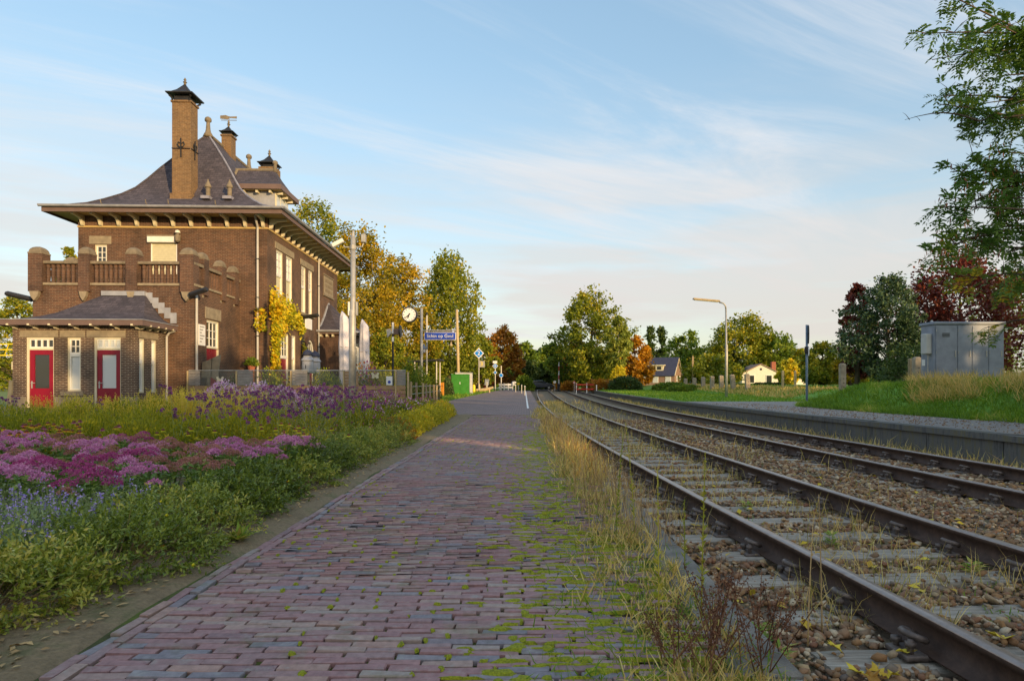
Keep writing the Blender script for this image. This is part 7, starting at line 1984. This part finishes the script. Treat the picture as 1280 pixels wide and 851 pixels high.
T(772,398,82,17,'birch_tree','slender pale trunked tree with soft green crown','leaf_willow',12,nclump=90,nleaf=55,H0=2.6,prof_=OVAL,bark='bark_pale',trunk_r=.13,droop=.6)
T(793,424,94,22,'orange_tree','orange autumn tree beside the brick house','leaf_orange',13,nclump=130,nleaf=55,H0=.8)
T(783,440,100,20,'orange_tree','smaller orange tree behind the slender birch','leaf_gold',14,nclump=90,nleaf=50,H0=.6)
for k, (u, vt) in enumerate(((813,411),(827,410))): T(u, vt, 150, 9, 'fir_tree', ['left of two dark fir tops behind the brick house','right of two dark fir tops behind the brick house'][k], 'leaf_dark', 30+k, nclump=130, nleaf=40, H0=.4, prof_=CONE, clr=.35)
T(860,418,128,28,'broad_tree','dark green tree right of the brick house','leaf_green',15,nclump=140,nleaf=55,H0=.5)
T(929,396,112,42,'broad_tree','large rounded green tree behind the platform lamp','leaf_yellowgreen',16,nclump=230,nleaf=55,H0=.5)
T(972,418,110,32,'broad_tree','green tree behind the small white cottage','leaf_green',17,nclump=150,nleaf=55,H0=.5)
T(905,428,118,24,'broad_tree','dark tree left of the large rounded tree','leaf_dark',18,nclump=110,nleaf=55,H0=.4)
T(1000,440,100,22,'broad_tree','low green tree right of the cottage','leaf_yellowgreen',19,nclump=100,nleaf=55,H0=.3,prof_=WIDE)
T(888,446,78,34,'yellow_bush','broad yellow green bush behind the leaning posts','leaf_yellowgreen',40,nclump=130,nleaf=55,H0=.1,prof_=WIDE,trunk_r=.1)
T(985,450,84,12,'yellow_conifer','small rounded golden conifer right of the white cottage','leaf_shrub_yellow',41,nclump=80,nleaf=55,H0=.1,trunk_r=.06)
T(1027,430,66,26,'roadside_tree','light green loose tree behind the platform sign','leaf_yellowgreen',42,nclump=110,nleaf=55,H0=.3,prof_=WIDE)
T(1062,438,60,20,'roadside_tree','yellow lit low tree behind the thick fence post','leaf_gold',43,nclump=80,nleaf=55,H0=.2,prof_=WIDE)
T(1110,345,46,46,'cedar_tree','dark blue green cedar left of the red maple','leaf_cedar',44,nclump=300,nleaf=60,H0=.4,prof_=OVAL,ls=.20,clr=.16,lumpy=.75)
T(1072,358,52,20,'red_maple','dark red tree peeping out left of the cedar','leaf_maple',45,nclump=150,nleaf=60,H0=.8,ls=.24)
T(1196,322,47,66,'red_maple','large dark red maple behind the grey cabinet','leaf_maple',46,nclump=330,nleaf=60,H0=.5,ls=.24)
T(1262,345,60,50,'broad_tree','green tree behind the right edge of the red maple','leaf_green',47,nclump=150,nleaf=55,H0=.3,prof_=WIDE)
T(1140,430,40,40,'roadside_shrub','dark shrub under the cedar beside the fence posts','leaf_dark',48,nclump=110,nleaf=55,H0=.1,prof_=WIDE,trunk_r=.08,ls=.13)
T(22,372,62,30,'garden_tree','sunlit yellow green tree left of the annex','leaf_yellowgreen',49,nclump=140,nleaf=55,H0=.3)
T(88,312,78,14,'garden_tree','treetop showing behind the terrace balustrade','leaf_yellowgreen',50,nclump=110,nleaf=50,H0=5)
# hedges and bushes
def bush(name, lab, u, vt, Y, rpx, m, seed, n=3000, ry=None, ls=None, zb=None, kind='bush'):
    X = (u-CU)/F*Y; z = gz(X, Y) if zb is None else zb; h = EYE + (CV-vt)/F*Y - z; rx = rpx/F*Y; r = np.random.RandomState(seed); ls = ls or .0034*Y
    t = thing(name, lab, kind, (X, Y, z)); obj_geo('foliage', bush_leaves(r, n, (0,0,.02), rx, ry or rx*.7, h, ls, ls*.6, .3, .6, .35), m, t)
    A, B_ = stems_of(r, (0,0,0), rx, h*.8, 30, .012); obj_geo('stems', thinstems(A, B_, .012, r.rand(30)), 'stem_dry', t); return t
bush('bramble_bush','dark brown bramble hedge right of the red gate',752,474,74,22,'leaf_russet',1,3500)
bush('bramble_bush','dark bramble thicket under the slender birch',783,475,72,17,'leaf_dark',2,3500)
bush('bramble_bush','low dark bramble left of the red gate',711,478,80,9,'leaf_russet',3,1500)
bush('garden_bush','green bush in front of the brick house',842,481,68,20,'leaf_green',4,3000)
bush('yellow_bush','bright yellow bush behind the red gate',773,463,80,10,'leaf_shrub_yellow',5,1800)
bush('orange_bush','orange red bush beside the raised barrier',708,457,100,12,'leaf_orange',6,2000)
bush('garden_bush','dark bush in front of the white cottage',962,483,72,16,'leaf_dark',7,2500)
bush('garden_bush','dark green bush between cottage and posts',926,483,70,12,'leaf_green',8,2000)
bush('garden_bush','low green bush on the lawn left of the lamp',858,484,60,22,'leaf_green',9,2500)
bush('path_bush','round green bush beside the far bollards',657,474,84,9,'leaf_green',10,1500)
bush('clipped_hedge','dark clipped hedge between orange board and green cabinet',558,478,52,6,'leaf_dark',11,1800,ry=1.0)
for k, (u, Y) in enumerate(((512,28.5),(520,30.5),(528,33),(536,36))): bush('garden_hedge', ['leafy hedge bush behind the first stakes','second leafy hedge bush behind the stakes','third leafy hedge bush behind the stakes','last leafy hedge bush before the bicycles'][k], u, 466 + k, Y, 11, 'leaf_yellowgreen' if k % 2 else 'leaf_green', 12+k, 1800, ls=.10)
# far wood that closes the view
def wood(name, lab, items, m, seed, ls, nclump, nleaf):
    parts = []; r = np.random.RandomState(seed)
    for (X, Y, H, R0) in items:
        G, C = crown_geo(r, None, .2, H, WIDE, R0, nclump, nleaf, ls); V, T_, rr = G; parts.append((V + np.array([X, Y, .2]), T_, rr))
    return stuff(obj_geo(name, cat_geo(parts), m), lab, 'trees')
its = []; rw = np.random.RandomState(99)
for u in np.arange(560, 1120, 15): Y = 175 + 25*rw.rand(); its.append(((u-CU)/F*Y, Y, 6.5 + 3.5*rw.rand(), 5))
wood('far_wood', 'distant dark tree line closing the view beyond the crossing', its, 'leaf_green', 5, .95, 45, 30)
its = []
for u in np.arange(-60, 520, 30): Y = 95 + 15*rw.rand(); its.append(((u-CU)/F*Y, Y, 4 + 2*rw.rand(), 4.5))
wood('far_hedgerow', 'distant yellow green hedgerow behind the station', its, 'leaf_yellowgreen', 6, .58, 50, 30)
# woodland behind and to the right of the photographer (outside the picture): its shade lies over the path
its = []
et = (-math.sin(R(SUN_AZ)), -math.cos(R(SUN_AZ))); es = (-et[1]*-1, et[0]*-1)
es = (et[1], -et[0])
for s in np.arange(-14, 66, 4.2):
    for t0, hh in ((-28, 10.2), (-36, 11.8)):
        tt = t0 + rw.uniform(-2, 2); H = hh + rw.uniform(-.9, .9) + (5.0 if s > 50 else 0)
        its.append((tt*et[0] + s*es[0], tt*et[1] + s*es[1], H, 2.3 if 22.5 < s < 28.5 else 3.1))
wood('shade_woodland', 'dense woodland behind the photographer to the right', its, 'leaf_green', 7, .64, 110, 25)

# ------------------------------------------------------------------ overhanging robinia at the right
r = np.random.RandomState(64)
TX_, TY_ = 11.2, 11.0; TZ_ = gz(TX_, TY_)
rob = thing('robinia_tree', 'overhanging tree with feathery green leaves entering from the right', 'tree', (TX_, TY_, TZ_))
def W2L(p): return Vector((p[0]-TX_, p[1]-TY_, p[2]-TZ_))
mb = MB()
trunk = [Vector((0,0,-.3)), Vector((-.1,0,1.5)), Vector((-.05,-.1,3.2)), Vector((-.3,-.2,5.2)), Vector((-.5,-.2,7.4)), Vector((-.4,-.3,9.5))]
mb.tube(trunk, [.26,.22,.19,.15,.11,.05], 9)
leafparts, podparts, twigs = [], [], []
def pinnate(p, d, L, n_pairs, tint):
    """feather leaf: leaflets in pairs along a drooping rachis"""
    d = d.normalized(); side = d.cross(Vector((0,0,1)));
    side = side.normalized() if side.length > 1e-3 else Vector((1,0,0)); up = side.cross(d)
    P, D, N = [], [], []
    for k in range(n_pairs):
        t = (k+1)/n_pairs; c = p + d*L*t + Vector((0,0,-.35*L*t*t))
        for s in (-1,1):
            P.append(c); D.append(side*s*.9 + d*.45 + Vector((0,0,-.15))); N.append(up + side*s*.2)
    P.append(p + d*L + Vector((0,0,-.35*L))); D.append(d + Vector((0,0,-.6))); N.append(up)
    n = len(P); P, D, N = np.array(P), np.array(D), np.array(N) + r.normal(size=(n,3))*.25
    return leafgeo(P, D, N, .085*(.8+.4*r.rand(n)), .036, np.clip(tint + .25*r.rand(n), 0, 1), .05)
def branch(p0, p1, rad, dens, bare=False, spread=.5, pods=0.0):
    p0, p1 = Vector(p0), Vector(p1); L = (p1-p0).length; k = 7; pts = []
    wob = Vector(r.normal(size=3))*.05*L
    for i in range(k):
        t = i/(k-1); pts.append(p0.lerp(p1, t) + wob*math.sin(math.pi*t) + Vector((0,0,.10*L*math.sin(math.pi*t))))
    mb.tube(pts, [rad*(1-.85*i/(k-1)) for i in range(k)], 6)
    if bare: return
    for j in range(int(dens*L)):
        t = .22 + .80*r.rand(); t = min(1, t); i = min(k-2, int(t*(k-1))); c = pts[i].lerp(pts[i+1], t*(k-1)-i)
        d = (p1-p0).normalized()*.5 + Vector(r.normal(size=3))*.8 + Vector((-.1,-.1,-.05)); d.normalize()
        tl = spread*(.35 + .75*r.rand()); e = c + d*tl + Vector((0,0,-.12*tl))
        mb.tube([c, c.lerp(e,.5) + Vector((0,0,.03)), e], [.009,.006,.003], 4)
        tint = .6*r.rand() if e.z + TZ_ > 2.9 else .35 + .6*r.rand()  # lower sprays get a yellower tint: sunlight on them put into the leaf colour
        for q in range(r.randint(4, 8)):
            s = .25 + .75*r.rand(); c2 = c.lerp(e, s); d2 = d*.4 + Vector(r.normal(size=3))*.7 + Vector((0,0,-.1))
            leafparts.append(pinnate(c2, d2, .15 + .09*r.rand(), r.randint(4, 7), tint))
        if r.rand() < pods:
            n = 5; P = np.array(e)[None] + r.normal(size=(n,3))*.05; podparts.append(leafgeo(P, np.array([0,0,-1.]) + r.normal(size=(n,3))*.2, unit(r.normal(size=(n,3))), .10, .022, r.rand(n)))
def U(u, v, Y): return W2L(at(u, v, Y))
tips = [ (1160,-20,10.5,5.6,0), (1185,-60,11,6.5,0), (1152,42,10.2,5.6,0), (1165,75,10.4,5.4,0), (1195,55,11.5,5.2,0), (1230,20,10,6,0), (1172,130,10.0,4.4,0), (1192,160,10.4,4.2,0), (1180,120,11,4.6,0), (1225,130,11,4.6,0), (1250,95,10.5,5,0),
         (1188,215,10.3,3.4,.5), (1215,200,11,3.6,.4), (1240,190,10.2,3.8,.3), (1176,258,9.8,2.9,.6), (1205,250,10.6,3.0,.5), (1235,240,11,3.2,.4), (1262,260,10.4,3.0,.4), (1168,316,9.8,2.2,.8), (1190,300,10.2,2.4,.7), (1222,310,10.8,2.4,.6), (1250,320,10.2,2.4,.4), (1215,345,9.6,2.0,.3), (1250,360,10.5,2.0,.2), (1272,375,10,2.0,.1), (1265,300,12,2.6,.3), (1270,150,11,4.4,0), (1275,60,11.5,5.4,0), (1238,408,13,1.4,0) ]
for (u, v, Y, zt, pod) in tips:
    e = U(u, v, Y); zt_l = max(1.2, min(8.5, zt + .4 - TZ_*0)); f_ = min(.98, max(.1, zt_l/9.5)); i = min(4, int(f_*5)); p0 = trunk[i].lerp(trunk[i+1], f_*5-i)
    branch(p0, e, .035 + .02*r.rand(), 6.3, pods=pod, spread=.42)
for k in range(26):      # rest of the crown, outside the picture
    a = r.rand()*6.28; e = Vector((2.2*math.cos(a) + 1.2, 2.6*math.sin(a), 4.5 + 5*r.rand())); branch(trunk[2].lerp(trunk[4], r.rand()), e, .04, 7, spread=.8)
e0 = U(1225,152,10); branch(e0, U(1131,150,10), .018, 0, True); branch(U(1137,150,10), U(1128,141,10), .006, 0, True); branch(U(1150,151,10), U(1143,145,10), .005, 0, True); branch(trunk[3], e0, .03, 0, True)
branch(U(1275,40,11), U(1212,44,10.5), .03, 0, True); branch(U(1265,62,11), U(1222,80,10.5), .016, 0, True)
mb.build('trunk', 'bark', rob, True)
obj_geo('foliage', cat_geo(leafparts), 'leaf_robinia', rob)
obj_geo('seed_pods', cat_geo(podparts), 'pod_brown', rob)
